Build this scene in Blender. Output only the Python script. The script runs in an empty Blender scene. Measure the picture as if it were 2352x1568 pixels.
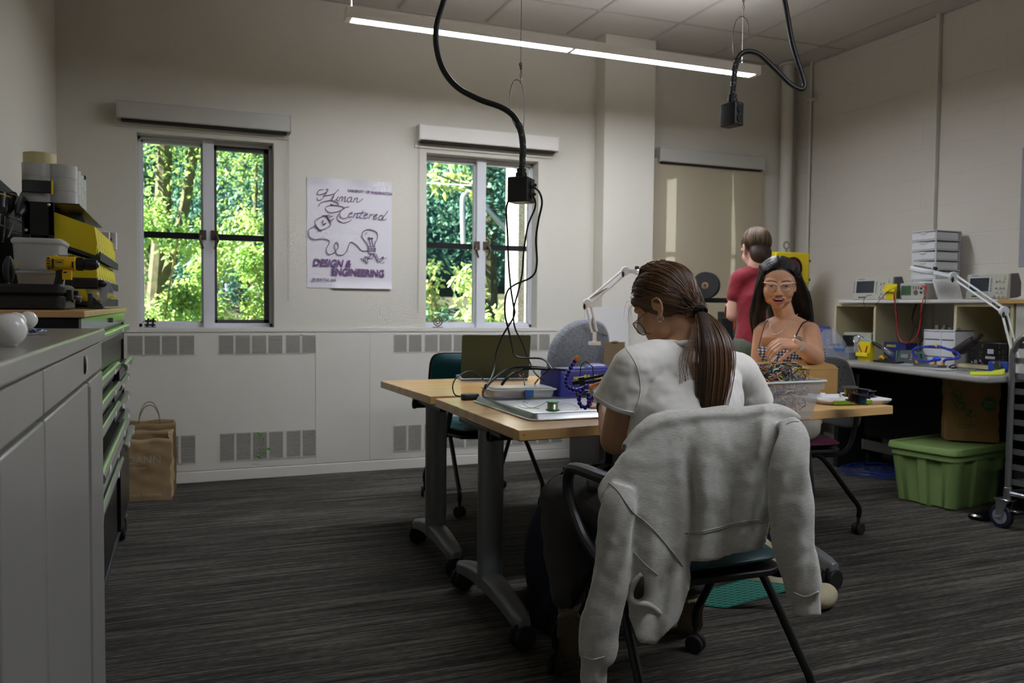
import bpy, bmesh, math, random
from mathutils import Vector, Matrix, Euler, Quaternion
from math import sin, cos, pi, radians as R, sqrt, atan2
random.seed(7)
SC = bpy.context.scene
COL = SC.collection

# ------------------------------------------------------------------ camera
F_PX, CX, CY = 1895.59, 1176.0, 784.0
YAW, PIT, ROL = R(21.98181), R(2.36559), R(0.53601)
EYE = Vector((0, 0, 1.12))
_w = Vector((sin(YAW)*cos(PIT), cos(YAW)*cos(PIT), -sin(PIT)))
_r0 = Vector((cos(YAW), -sin(YAW), 0)); _u0 = _r0.cross(_w)
_r = cos(ROL)*_r0 + sin(ROL)*_u0
_u = -sin(ROL)*_r0 + cos(ROL)*_u0
cam_data = bpy.data.cameras.new('camera')
cam = bpy.data.objects.new('camera', cam_data); COL.objects.link(cam)
cam.matrix_world = Matrix(((_r.x, _u.x, -_w.x, EYE.x), (_r.y, _u.y, -_w.y, EYE.y), (_r.z, _u.z, -_w.z, EYE.z), (0, 0, 0, 1)))
cam_data.sensor_width = 36.0
cam_data.lens = F_PX/2352*36.0
cam_data.clip_start = 0.05; cam_data.clip_end = 200
cam_data.dof.use_dof = True; cam_data.dof.focus_distance = 2.35; cam_data.dof.aperture_fstop = 5.0
SC.camera = cam

def at(px, py, **k):
    """the room point seen at pixel (px,py) of the 2352x1568 photo on the plane x=, y= or z="""
    (a, v), = k.items(); i = 'xyz'.index(a)
    d = _r*((px-CX)/F_PX) - _u*((py-CY)/F_PX) + _w
    return EYE + d*((v-EYE[i])/d[i])

# ------------------------------------------------------------------ colour management, sky, sun
SC.view_settings.view_transform = 'Standard'
SC.view_settings.look = 'None'
SC.view_settings.exposure = 0.0
SC.view_settings.gamma = 1.0
SC.view_settings.use_curve_mapping = False
world = bpy.data.worlds.new('sky'); SC.world = world
world.use_nodes = True
_nt = world.node_tree; _nt.nodes.clear()
_o = _nt.nodes.new('ShaderNodeOutputWorld'); _b = _nt.nodes.new('ShaderNodeBackground')
_s = _nt.nodes.new('ShaderNodeTexSky'); _s.sky_type = 'HOSEK_WILKIE'; _s.turbidity = 3.0
_s.sun_direction = Vector((-0.78, 0.06, 0.62)).normalized()
_b.inputs['Strength'].default_value = 4.6
_nt.links.new(_s.outputs[0], _b.inputs[0]); _nt.links.new(_b.outputs[0], _o.inputs[0])
_sd = bpy.data.lights.new('sun', 'SUN'); _sd.energy = 44.0; _sd.angle = R(0.6); _sd.color = (1, .96, .88)
sun = bpy.data.objects.new('sun', _sd); COL.objects.link(sun)
sun.rotation_euler = Vector((-0.78, 0.06, 0.62)).to_track_quat('Z', 'Y').to_euler()
sun.location = (-8, 9, 9)
LED = 106.0          # radiance of the ceiling fixtures' diffusers

# ------------------------------------------------------------------ materials
def lin(c):
    return tuple((x/255/12.92 if x/255 <= .04045 else ((x/255+.055)/1.055)**2.4) for x in c)
MATS = {}
def mat(name, rgb, rough=.5, metal=0., var=0., scale=30., bump=0., alpha=1., trans=0., spec=.5, coat=0., sheen=0., sss=0., stretch=None, emis=None, estr=0., bscale=None, ior=1.45):
    """principled material with procedural colour variation and bump; rgb is an sRGB 0-255 triple"""
    if name in MATS: return MATS[name]
    m = bpy.data.materials.new(name); MATS[name] = m
    m.use_nodes = True; nt = m.node_tree; p = nt.nodes['Principled BSDF']; L = nt.links.new
    c = lin(rgb)
    p.inputs['Base Color'].default_value = (*c, 1)
    p.inputs['Roughness'].default_value = rough; p.inputs['Metallic'].default_value = metal
    p.inputs['Alpha'].default_value = alpha; p.inputs['Transmission Weight'].default_value = trans
    p.inputs['Specular IOR Level'].default_value = spec; p.inputs['Coat Weight'].default_value = coat
    p.inputs['IOR'].default_value = ior
    p.inputs['Sheen Weight'].default_value = sheen
    if sss: p.inputs['Subsurface Weight'].default_value = sss; p.inputs['Subsurface Radius'].default_value = (.012, .005, .003); p.inputs['Subsurface Scale'].default_value = 1.
    if emis: p.inputs['Emission Color'].default_value = (*lin(emis), 1); p.inputs['Emission Strength'].default_value = estr
    if var or bump:
        tc = nt.nodes.new('ShaderNodeTexCoord'); mp = nt.nodes.new('ShaderNodeMapping'); L(tc.outputs['Object'], mp.inputs[0])
        if stretch: mp.inputs['Scale'].default_value = stretch
        n = nt.nodes.new('ShaderNodeTexNoise'); n.inputs['Scale'].default_value = scale; n.inputs['Detail'].default_value = 4
        L(mp.outputs[0], n.inputs['Vector'])
        if var:
            r = nt.nodes.new('ShaderNodeValToRGB'); r.color_ramp.elements[0].position = .3; r.color_ramp.elements[1].position = .7
            r.color_ramp.elements[0].color = (*[x*(1-var) for x in c], 1); r.color_ramp.elements[1].color = (*[min(1, x*(1+var)) for x in c], 1)
            L(n.outputs['Fac'], r.inputs[0]); L(r.outputs[0], p.inputs['Base Color'])
        if bump:
            n2 = n
            if bscale:
                n2 = nt.nodes.new('ShaderNodeTexNoise'); n2.inputs['Scale'].default_value = bscale; n2.inputs['Detail'].default_value = 3; L(mp.outputs[0], n2.inputs['Vector'])
            b = nt.nodes.new('ShaderNodeBump'); b.inputs['Strength'].default_value = bump; b.inputs['Distance'].default_value = .01
            L(n2.outputs['Fac'], b.inputs['Height']); L(b.outputs[0], p.inputs['Normal'])
    return m

# ------------------------------------------------------------------ mesh builder
def rot(ax, deg):
    return Matrix.Rotation(R(deg), 4, ax)
def T(*v):
    return Matrix.Translation(Vector(v))
def frame(p, d, up=Vector((0, 0, 1))):
    """matrix with Z along d at p"""
    z = Vector(d).normalized(); x = Vector(up).cross(z)
    if x.length < 1e-4: x = Vector((1, 0, 0)).cross(z)
    if x.length < 1e-4: x = Vector((0, 1, 0)).cross(z)
    x.normalize(); y = z.cross(x)
    return Matrix(((x.x, y.x, z.x, p[0]), (x.y, y.y, z.y, p[1]), (x.z, y.z, z.z, p[2]), (0, 0, 0, 1)))
def catmull(pts, n=6, closed=False):
    pts = [Vector(p) for p in pts]; out = []
    m = len(pts)
    for i in range(m if closed else m-1):
        if closed: p0, p1, p2, p3 = pts[i-1], pts[i], pts[(i+1) % m], pts[(i+2) % m]
        else: p0, p1, p2, p3 = pts[max(i-1, 0)], pts[i], pts[i+1], pts[min(i+2, m-1)]
        for k in range(n):
            t = k/n
            out.append(.5*((2*p1)+(p2-p0)*t+(2*p0-5*p1+4*p2-p3)*t*t+(3*p1-p0-3*p2+p3)*t**3))
    if not closed: out.append(pts[-1].copy())
    return out
def rrect(w, h, r, n=4):
    """rounded rectangle outline, centred, CCW"""
    o = []
    for cx_, cy_, a0 in ((w/2-r, h/2-r, 0), (-w/2+r, h/2-r, 90), (-w/2+r, -h/2+r, 180), (w/2-r, -h/2+r, 270)):
        for k in range(n+1):
            a = R(a0+90*k/n); o.append((cx_+r*cos(a), cy_+r*sin(a)))
    return o
class MB:
    def __init__(s): s.v = []; s.f = []; s.m = []; s.X = Matrix()
    def add(s, vs, fs, X=None, mi=0):
        M = s.X @ X if X is not None else s.X
        b = len(s.v); s.v += [M @ Vector(v) for v in vs]; s.f += [tuple(i+b for i in f) for f in fs]; s.m += [mi]*len(fs)
        return s
    def box(s, x0, x1, y0, y1, z0, z1, X=None, mi=0):
        return s.add([(x0, y0, z0), (x1, y0, z0), (x1, y1, z0), (x0, y1, z0), (x0, y0, z1), (x1, y0, z1), (x1, y1, z1), (x0, y1, z1)],
                     [(3, 2, 1, 0), (4, 5, 6, 7), (0, 1, 5, 4), (1, 2, 6, 5), (2, 3, 7, 6), (3, 0, 4, 7)], X, mi)
    def rbox(s, w, d, h, r=.01, X=None, n=3, mi=0, br=None):
        """rounded-corner block, base centred at origin, small bevel at top and bottom"""
        br = min(r*.6, h*.3) if br is None else br
        prof = [(0, -br), (br, 0), (h-br, 0), (h, -br)]
        rings = []
        for z, o in prof:
            rings.append([(x, y, z) for x, y in rrect(w+2*o, d+2*o, max(r+o, 1e-4), n)])
        return s.loft(rings, True, True, X, mi)
    def loft(s, rings, cap0=True, cap1=True, X=None, mi=0, closed=True):
        n = len(rings[0]); vs = [p for r in rings for p in r]; fs = []
        for i in range(len(rings)-1):
            for k in range(n if closed else n-1):
                a = i*n+k; b = i*n+(k+1) % n
                fs.append((a, b, b+n, a+n))
        if cap0: fs.append(tuple(reversed(range(n))))
        if cap1: fs.append(tuple(range((len(rings)-1)*n, len(rings)*n)))
        return s.add(vs, fs, X, mi)
    def cyl(s, p0, p1, r0, r1=None, n=16, cap=True, mi=0):
        r1 = r0 if r1 is None else r1
        p0 = Vector(p0); p1 = Vector(p1); M = frame(p0, p1-p0); h = (p1-p0).length
        return s.loft([[(r*cos(2*pi*k/n), r*sin(2*pi*k/n), z) for k in range(n)] for z, r in ((0, r0), (h, r1))], cap, cap, M, mi)
    def lathe(s, prof, X=None, n=24, mi=0, cap=True):
        """prof: (radius, z) pairs"""
        return s.loft([[(r*cos(2*pi*k/n), r*sin(2*pi*k/n), z) for k in range(n)] for r, z in prof], cap, cap, X, mi)
    def tube(s, pts, r, n=8, mi=0, cap=True, flat=1.):
        """pts path; r radius or list; flat squeezes the section across"""
        pts = [Vector(p) for p in pts]; rr = r if isinstance(r, (list, tuple)) else [r]*len(pts)
        rings = []; pn = None
        for i, p in enumerate(pts):
            t = (pts[min(i+1, len(pts)-1)]-pts[max(i-1, 0)])
            if t.length < 1e-9: t = Vector((0, 0, 1))
            t.normalize()
            if pn is None:
                pn = Vector((0, 0, 1)).cross(t)
                if pn.length < .05: pn = Vector((1, 0, 0)).cross(t)
            pn = (pn - t*pn.dot(t)).normalized(); b = t.cross(pn)
            rings.append([tuple(p+pn*(rr[i]*cos(2*pi*k/n))+b*(rr[i]*flat*sin(2*pi*k/n))) for k in range(n)])
        return s.loft(rings, cap, cap, None, mi)
    def ell(s, c, rx, ry, rz, n=16, m=10, X=None, mi=0):
        M = (X if X is not None else Matrix()) @ T(*c)
        rings = []
        for j in range(1, m):
            a = pi*j/m
            rings.append([(rx*sin(a)*cos(2*pi*k/n), ry*sin(a)*sin(2*pi*k/n), -rz*cos(a)) for k in range(n)])
        b = len(s.v); s.loft(rings, False, False, M, mi)
        b2 = len(s.v); MM = s.X @ M; s.v += [MM @ Vector((0, 0, -rz)), MM @ Vector((0, 0, rz))]
        for k in range(n):
            s.f.append((b+(k+1) % n, b+k, b2)); s.f.append((b+(m-2)*n+k, b+(m-2)*n+(k+1) % n, b2+1)); s.m += [mi, mi]
        return s
    def prism(s, poly, h, X=None, mi=0, z0=0.):
        """polygon in xy extruded to height h"""
        return s.loft([[(x, y, z0) for x, y in poly], [(x, y, z0+h) for x, y in poly]], True, True, X, mi)
    def grid(s, fn, nu, nv, X=None, mi=0, closed_u=False):
        vs = [fn(i/(nu-1) if not closed_u else i/nu, j/(nv-1)) for j in range(nv) for i in range(nu)]; fs = []
        for j in range(nv-1):
            for i in range(nu if closed_u else nu-1):
                a = j*nu+i; b = j*nu+(i+1) % nu
                fs.append((a, b, b+nu, a+nu))
        return s.add(vs, fs, X, mi)
    def build(s, name, m, parent=None, smooth=30., bevel=0., sub=0, solid=0., world=False, remesh=0., sm_it=0, label=None, kind=None, seg=2, soff=0.):
        me = bpy.data.meshes.new(name)
        vs = s.v
        if world and parent is not None:
            Mi = ROOT[parent.name].inverted() if parent.name in ROOT else parent.matrix_world.inverted()
            vs = [Mi @ v for v in vs]
        me.from_pydata([tuple(v) for v in vs], [], s.f); me.validate(); 
        for mm in (m if isinstance(m, (list, tuple)) else [m]): me.materials.append(mm)
        if isinstance(m, (list, tuple)):
            for p_, i_ in zip(me.polygons, s.m): p_.material_index = i_
        bm = bmesh.new(); bm.from_mesh(me); bmesh.ops.recalc_face_normals(bm, faces=bm.faces); bm.to_mesh(me); bm.free()
        o = bpy.data.objects.new(name, me); COL.objects.link(o)
        if parent is not None: o.parent = parent; ROOT[o.name] = ROOT[parent.name] if parent.name in ROOT else Matrix()
        else: ROOT[o.name] = Matrix()
        if remesh:
            md = o.modifiers.new('remesh', 'REMESH'); md.mode = 'VOXEL'; md.voxel_size = remesh; md.use_smooth_shade = True
            if sm_it:
                md = o.modifiers.new('smooth', 'SMOOTH'); md.factor = .5; md.iterations = sm_it
        if solid: md = o.modifiers.new('solid', 'SOLIDIFY'); md.thickness = solid; md.offset = soff
        if bevel:
            md = o.modifiers.new('bevel', 'BEVEL'); md.width = bevel; md.segments = seg; md.limit_method = 'ANGLE'; md.angle_limit = R(40)
        if sub: md = o.modifiers.new('sub', 'SUBSURF'); md.levels = sub; md.render_levels = sub
        if smooth is not None:
            me.polygons.foreach_set('use_smooth', [True]*len(me.polygons))
            if smooth < 180: me.set_sharp_from_angle(angle=R(smooth))
        if label: o['label'] = label
        if kind: o['kind'] = kind
        return o
ROOT = {}
def thing(name, label, cat, loc=(0, 0, 0), rz=0., group=None):
    o = bpy.data.objects.new(name, None); COL.objects.link(o); o.empty_display_size = .05
    o.location = loc; o.rotation_euler = (0, 0, R(rz)); o['label'] = label; o['category'] = cat
    if group: o['group'] = group
    ROOT[o.name] = T(*loc) @ rot('Z', rz)
    return o
def tag(o, label, cat, group=None, kind=None):
    o['label'] = label; o['category'] = cat
    if group: o['group'] = group
    if kind: o['kind'] = kind
    return o
def struct(o):
    o['kind'] = 'structure'; return o
def dup(root, loc, rz=None, label=None, group=None):
    r = root.copy(); COL.objects.link(r); r.location = loc
    if rz is not None: r.rotation_euler = (0, 0, R(rz))
    if label: r['label'] = label
    if group: r['group'] = group
    for ch in list(root.children):
        c = ch.copy(); COL.objects.link(c); c.parent = r
        for g in list(ch.children):
            d = g.copy(); COL.objects.link(d); d.parent = c
    return r
def text_mesh(s, size, X, ext=.0006, name='lettering', m=None, parent=None, shear=0., align='LEFT', bold=0., sx=1., label=None):
    """letters built from Blender's own font as a thin raised mesh"""
    cu = bpy.data.curves.new('t', 'FONT'); cu.body = s; cu.size = size; cu.extrude = ext; cu.shear = shear; cu.align_x = align; cu.offset = bold
    cu.resolution_u = 3
    ob = bpy.data.objects.new('t', cu); COL.objects.link(ob)
    me = bpy.data.meshes.new_from_object(ob.evaluated_get(bpy.context.evaluated_depsgraph_get()))
    COL.objects.unlink(ob); bpy.data.objects.remove(ob)
    b = MB()
    b.add([(v.co.x*sx, v.co.y, v.co.z) for v in me.vertices], [tuple(p.vertices) for p in me.polygons], X)
    bpy.data.meshes.remove(me)
    if parent is None and m is None: return b
    return b.build(name, m, parent, smooth=None, label=label)
# ------------------------------------------------------------------ the room
YB, XL, XR, ZC, YF = 5.533, -0.66, 4.76, 3.115, -2.6
WALL = mat('wall_paint', (204, 200, 188), .85, var=.015, scale=2.5, bump=.25, bscale=190, spec=.25)
WHITE = mat('white_enamel', (212, 208, 200), .45, var=.02, scale=3, spec=.4)
BLUEWHITE = mat('window_paint', (205, 206, 210), .5)

def carpet():
    m = bpy.data.materials.new('striped_carpet'); m.use_nodes = True; nt = m.node_tree; L = nt.links.new; p = nt.nodes['Principled BSDF']
    tc = nt.nodes.new('ShaderNodeTexCoord')
    def noise(scale, st, det=3):
        mp = nt.nodes.new('ShaderNodeMapping'); mp.inputs['Scale'].default_value = st; mp.inputs['Rotation'].default_value = (0, 0, R(2)); L(tc.outputs['Object'], mp.inputs[0])
        n = nt.nodes.new('ShaderNodeTexNoise'); n.inputs['Scale'].default_value = scale; n.inputs['Detail'].default_value = det; L(mp.outputs[0], n.inputs['Vector']); return n.outputs['Fac']
    a = noise(1, (4, 120, 1)); b = noise(1, (25, 420, 1), 2); c = noise(1, (.7, 3.5, 1)); d = noise(1, (1.2, 40, 1), 2)
    def mix(x, y, op, v=None):
        n = nt.nodes.new('ShaderNodeMath'); n.operation = op; L(x, n.inputs[0])
        if y is not None: L(y, n.inputs[1])
        else: n.inputs[1].default_value = v
        return n.outputs[0]
    s = mix(mix(mix(a, b, 'ADD'), mix(d, None, 'MULTIPLY', .9), 'ADD'), mix(c, None, 'MULTIPLY', .35), 'ADD')
    s = mix(s, None, 'MULTIPLY', .31)
    r = nt.nodes.new('ShaderNodeValToRGB'); L(s, r.inputs[0]); e = r.color_ramp.elements
    e[0].position = .40; e[0].color = (*lin((28, 27, 26)), 1); e[1].position = .62; e[1].color = (*lin((108, 103, 94)), 1)
    k = e.new(.5); k.color = (*lin((60, 58, 54)), 1)
    L(r.outputs[0], p.inputs['Base Color']); p.inputs['Roughness'].default_value = .95; p.inputs['Specular IOR Level'].default_value = .15
    bp = nt.nodes.new('ShaderNodeBump'); bp.inputs['Strength'].default_value = .6; bp.inputs['Distance'].default_value = .004; L(s, bp.inputs['Height']); L(bp.outputs[0], p.inputs['Normal'])
    return m
struct(MB().box(XL-.3, XR+.3, YF-.2, YB+.25, -.12, 0).build('floor', carpet(), smooth=None))

def ceiling_mat():
    m = mat('ceiling_tile', (192, 188, 180), .9, var=.02, scale=6, bump=.15, bscale=260, spec=.2)
    return m
struct(MB().box(XL-.3, XR+.3, YF-.2, YB+.3, ZC, ZC+.12).build('ceiling', ceiling_mat(), smooth=None))
# recessed-looking T bar grid of the ceiling: joints with a 61 x 122 cm pitch measured off the photo
def tbars():
    b = MB()
    xs = [at(1115, 52, z=ZC).x + k*.627 for k in range(-5, 6)]
    ys = [at(1732, 79.7, z=ZC).y + k*1.23 for k in range(-6, 2)]
    for x in xs:
        if XL < x < XR: b.box(x-.010, x+.010, YF, YB, ZC-.006, ZC)
    for y in ys:
        if YF < y < YB: b.box(XL, XR, y-.010, y+.010, ZC-.0062, ZC)
    return b
struct(tbars().build('trim_1', mat('ceiling_grid', (168, 165, 158), .6), smooth=None))
tr = MB(); e_ = .022
for x0, x1, y0, y1 in ((XL, XR, YB-e_, YB), (XR-e_, XR, YF, YB), (XL, XL+e_, YF, YB)): tr.box(x0, x1, y0, y1, ZC-.012, ZC)
struct(tr.build('trim_2', mat('ceiling_angle', (170, 166, 158), .6), smooth=None))

# back wall with three window openings
W1 = (-.232, .572, .975, 2.158); W2 = (1.586, 2.428, .972, 2.178); W3 = (3.33, 4.31, .97, 2.30)
TH = .24
def back_wall():
    b = MB(); cur = XL-.3
    for (x0, x1, z0, z1) in (W1, W2, W3):
        b.box(cur, x0, YB, YB+TH, 0, ZC+.1)
        b.box(x0, x1, YB, YB+TH, 0, z0); b.box(x0, x1, YB, YB+TH, z1, ZC+.1); cur = x1
    b.box(cur, XR+.3, YB, YB+TH, 0, ZC+.1)
    return b
struct(back_wall().build('wall_back', WALL, smooth=None))
struct(MB().box(XL-.2, XL, YF-.2, YB, 0, ZC+.1).build('wall_left', WALL, smooth=None))
# right wall: painted concrete block, joints as bump
def block_mat():
    m = bpy.data.materials.new('painted_block'); m.use_nodes = True; nt = m.node_tree; L = nt.links.new; p = nt.nodes['Principled BSDF']
    tc = nt.nodes.new('ShaderNodeTexCoord'); sp = nt.nodes.new('ShaderNodeSeparateXYZ'); L(tc.outputs['Object'], sp.inputs[0])
    cb = nt.nodes.new('ShaderNodeCombineXYZ'); L(sp.outputs['Y'], cb.inputs[0]); L(sp.outputs['Z'], cb.inputs[1])
    br = nt.nodes.new('ShaderNodeTexBrick'); L(cb.outputs[0], br.inputs['Vector'])
    br.inputs['Scale'].default_value = 1; br.inputs['Brick Width'].default_value = .61; br.inputs['Row Height'].default_value = .203
    br.inputs['Mortar Size'].default_value = .004; br.inputs['Mortar Smooth'].default_value = .6
    br.inputs['Color1'].default_value = (1, 1, 1, 1); br.inputs['Color2'].default_value = (1, 1, 1, 1); br.inputs['Mortar'].default_value = (0, 0, 0, 1)
    n = nt.nodes.new('ShaderNodeTexNoise'); n.inputs['Scale'].default_value = 120; L(tc.outputs['Object'], n.inputs['Vector'])
    ad = nt.nodes.new('ShaderNodeMath'); ad.operation = 'MULTIPLY_ADD'; L(n.outputs['Fac'], ad.inputs[0]); ad.inputs[1].default_value = .12; L(br.outputs['Color'], ad.inputs[2])
    bp = nt.nodes.new('ShaderNodeBump'); bp.inputs['Strength'].default_value = .5; bp.inputs['Distance'].default_value = .005; L(ad.outputs[0], bp.inputs['Height']); L(bp.outputs[0], p.inputs['Normal'])
    p.inputs['Base Color'].default_value = (*lin((205, 199, 188)), 1); p.inputs['Roughness'].default_value = .8; p.inputs['Specular IOR Level'].default_value = .25
    return m
struct(MB().box(XR, XR+.2, YF-.2, YB, 0, ZC+.1).build('wall_right', block_mat(), smooth=None))
struct(MB().box(XL-.2, XR+.2, YF-.2, YF, 0, ZC+.1).build('wall_front', WALL, smooth=None))
# structural pier standing off the back wall
struct(MB().box(2.885, 3.312, 5.385, YB, 0, ZC).build('wall_pier', WALL, bevel=.006))

# windows: frame, sashes, glass
GLASS = None
def glass_mat():
    m = bpy.data.materials.new('window_glass'); m.use_nodes = True; nt = m.node_tree; nt.nodes.clear(); L = nt.links.new
    o = nt.nodes.new('ShaderNodeOutputMaterial'); mx = nt.nodes.new('ShaderNodeMixShader'); t = nt.nodes.new('ShaderNodeBsdfTransparent'); g = nt.nodes.new('ShaderNodeBsdfGlossy')
    g.inputs['Roughness'].default_value = .02; f = nt.nodes.new('ShaderNodeFresnel'); f.inputs['IOR'].default_value = 1.35
    t.inputs['Color'].default_value = (.93, .95, .94, 1)
    L(f.outputs[0], mx.inputs[0]); L(t.outputs[0], mx.inputs[1]); L(g.outputs[0], mx.inputs[2]); L(mx.outputs[0], o.inputs[0]); return m
GLASS = glass_mat()
DKFR = mat('dark_sash_frame', (62, 58, 60), .5)
BAR = mat('black_window_bar', (22, 24, 36), .5)
BRASS = mat('aged_bronze', (96, 88, 78), .35, .8, var=.2, scale=90)
def window(n, W, dark_right):
    x0, x1, z0, z1 = W; y = YB+.10; xm = (x0+x1)/2+.008; mw = .034
    w = MB()
    fr = .022
    w.box(x0, x0+fr, y, y+.05, z0, z1); w.box(x1-fr, x1, y, y+.05, z0, z1); w.box(x0, x1, y, y+.05, z1-fr, z1); w.box(x0, x1, y, y+.05, z0, z0+.026)
    w.box(xm-mw, xm+mw, y-.035, y+.05, z0, z1)
    o = struct(w.build('window_%d' % n, BLUEWHITE, bevel=.003))
    struct(MB().box(x0+.005, x1-.005, y+.028, y+.033, z0+.005, z1-.005).build('window_glass', GLASS, o, smooth=None))
    s = MB()
    for a, b_, dk in ((x0+fr, xm-mw, 0), (xm+mw, x1-fr, dark_right)):
        t = .017 if dk else .010
        s.box(a, a+t, y+.004, y+.04, z0+.03, z1-.024, mi=dk); s.box(b_-t*(1.8 if dk else 1), b_, y+.004, y+.04, z0+.03, z1-.024, mi=dk)
        s.box(a, b_, y+.004, y+.04, z1-.024-t*1.6, z1-.024, mi=dk); s.box(a, b_, y+.004, y+.04, z0+.026, z0+.026+t*1.3, mi=dk)
    struct(s.build('window_sash', [BLUEWHITE, DKFR], o, smooth=None))
    s = MB()
    s.box(x0+fr, xm-mw-.01, y+.036, y+.046, 1.535, 1.575); s.box(xm+mw+.01, x1-fr, y+.036, y+.046, 1.535, 1.575)
    struct(s.build('window_bar', BAR, o, smooth=None))
    for sx in (-1, 1):
        s = MB(); cx = xm+sx*(mw+.001)
        s.box(cx-.022, cx+.022, y-.045, y-.034, 1.53, 1.59); s.cyl((cx+sx*.012, y-.04, 1.552), (cx+sx*.012, y-.075, 1.552), .011, n=10)
        s.tube([(cx+sx*.012, y-.07, 1.552), (cx+sx*.02, y-.078, 1.53), (cx-sx*.002, y-.07, 1.47)], [.008, .009, .006], n=8)
        struct(s.build('window_latch', BRASS, o, bevel=.002))
    # painted sill board and stool lip
    sb = MB().box(x0+.001, x1-.001, YB-.004, YB+.15, z0-.02, z0+.001)
    struct(sb.build('window_sill', BLUEWHITE, o, smooth=None))
    return o
window(1, W1, 1); window(2, W2, 0); window(3, W3, 0)
# head trims (flat architraves) seen below the blinds
MB_ = MB().box(-.345, .665, YB-.012, YB, 2.185, 2.24); struct(MB_.build('trim_3', WALL, bevel=.002))
MB_ = MB().box(1.500, 2.535, YB-.012, YB, 2.205, 2.262); struct(MB_.build('trim_4', WALL, bevel=.002))

# radiator enclosure along the back wall
def enclosure():
    yf = YB-.012
    b = MB()
    xs = [(XL, .83), (.832, 1.192), (1.194, 2.884)]
    b.box(XL+.001, 2.884, yf-.004, YB-.001, .948, .972)          # top rail under the sills
    for x0, x1 in xs: b.box(x0+.0015, x1-.0015, yf, YB-.001, .075, .944)
    b.box(XL, 2.884, yf+.004, YB-.001, 0, .95)
    return b
enc = thing('radiator_cover', 'long white metal radiator cover with louvred grilles below the windows', 'radiator cover', (1.1, YB, 0))
o = enclosure().build('panel', mat('cover_enamel', (206, 202, 192), .5, var=.02, scale=4), enc, smooth=None, world=True)
DARKV = mat('painted_gap_shade', (26, 25, 24), .8)  # near-black stands in for the shade inside grille gaps and roller slots
def grille(x0, x1, z0, z1, n):
    f = MB(); yf = YB-.012
    f.box(x0-.006, x1+.006, yf-.0020, yf+.002, z0-.006, z0); f.box(x0-.006, x1+.006, yf-.0020, yf+.002, z1, z1+.006)
    f.box(x0-.006, x0, yf-.0020, yf+.002, z0-.006, z1+.006); f.box(x1, x1+.006, yf-.0020, yf+.002, z0-.006, z1+.006)
    for k in range(n):
        z = z0+(k+.5)*(z1-z0)/n
        f.box(x0, x1, -.0030, .0030, -.0011, .0011, T(0, yf-.0012, z) @ rot('X', 20))
    g = f.build('grille', MATS['cover_enamel'], enc, smooth=None, world=True)
    MB().box(x0, x1, yf-.0006, yf+.001, z0, z1).build('grille_gap_shade', DARKV, g, smooth=None, world=True)  # dark sheet paints the shade between the slats
def gx(px, py=800): return at(px, py, y=YB-.012).x
UP = [(292.5, 327.5), (332.5, 367.5), (372.5, 406.5), (412, 446), (503, 536), (541, 574), (579, 611.5), (616.5, 648.5), (657, 689), (694, 725)]
LO = [(505.5, 538), (543.5, 576), (581, 613), (618, 650), (658.5, 690), (695, 725.5), (415.5, 448.5), (374, 410), (333, 369), (292, 328)]
U2 = [(905, 934), (939, 968), (976, 1005), (1009, 1037), (1042, 1069), (1073, 1101), (1147, 1172), (1178, 1203), (1208, 1234), (1238, 1262)]
L2 = [(904, 933), (938, 967), (975, 1004), (1009, 1036), (1041, 1066), (1070, 1098), (1145, 1170), (1176, 1202), (1206, 1232), (1236, 1262), (1266, 1290), (1322, 1346), (1350, 1374)]
for a, b_ in UP: grille(gx(a), gx(b_), .808, .945-.02, 16)
for a, b_ in LO: grille(gx(a, 1030), gx(b_, 1030), .125, .30, 18)
for a, b_ in U2: grille(gx(a), gx(b_), .808, .945-.02, 16)
for a, b_ in L2: grille(gx(a, 1020), gx(b_, 1020), .125, .30, 18)
struct(MB().box(XL, 2.885, YB-.022, YB-.012, 0, .07).build('baseboard_back', WHITE, bevel=.004))
struct(MB().box(XR-.014, XR, YF, YB, 0, .10).build('baseboard_right', mat('brown_vinyl_base', (66, 58, 52), .6), smooth=None))

# vertical pipes and conduit
def tubething(name, label, cat, pts, r, m, n=12, **k):
    return tag(MB().tube(pts, r, n).build(name, m, **k), label, cat)
pv = thing('drain_pipe', 'thick white painted vertical pipe in the back right corner', 'pipe', (4.60, 5.46, 0))
MB().cyl((4.60, 5.46, 0), (4.60, 5.46, ZC), .048, n=24).build('pipe', WALL, pv, world=True)
MB().cyl((4.60, 5.46, ZC-.02), (4.60, 5.46, ZC-.001), .075, n=24).build('collar', WALL, pv, world=True)
cq = thing('wall_conduit', 'thin white painted conduit with a clamp near the back right corner', 'conduit', (4.735, 5.30, 0))
_c = at(1862, 230, x=4.735)
MB().cyl((4.735, _c.y, .0), (4.735, _c.y, ZC), .011, n=12).build('pipe', WALL, cq, world=True)
MB().box(4.72, 4.76, _c.y-.045, _c.y+.045, _c.z-.012, _c.z+.012).build('clamp', WALL, cq, world=True, bevel=.003)
_c = at(2148, 300, x=4.735)
cq = thing('cable_raceway', 'white surface raceway running down the right wall to the drawer tower', 'raceway', (4.745, _c.y, 0))
MB().box(4.728, 4.76, _c.y-.014, _c.y+.014, .9, ZC).build('channel', WALL, cq, world=True, bevel=.004)
MB().box(4.752, 4.76, _c.y+.014, _c.y+.075, 1.2, ZC-.0).build('backing_strip', WALL, cq, world=True)

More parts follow.
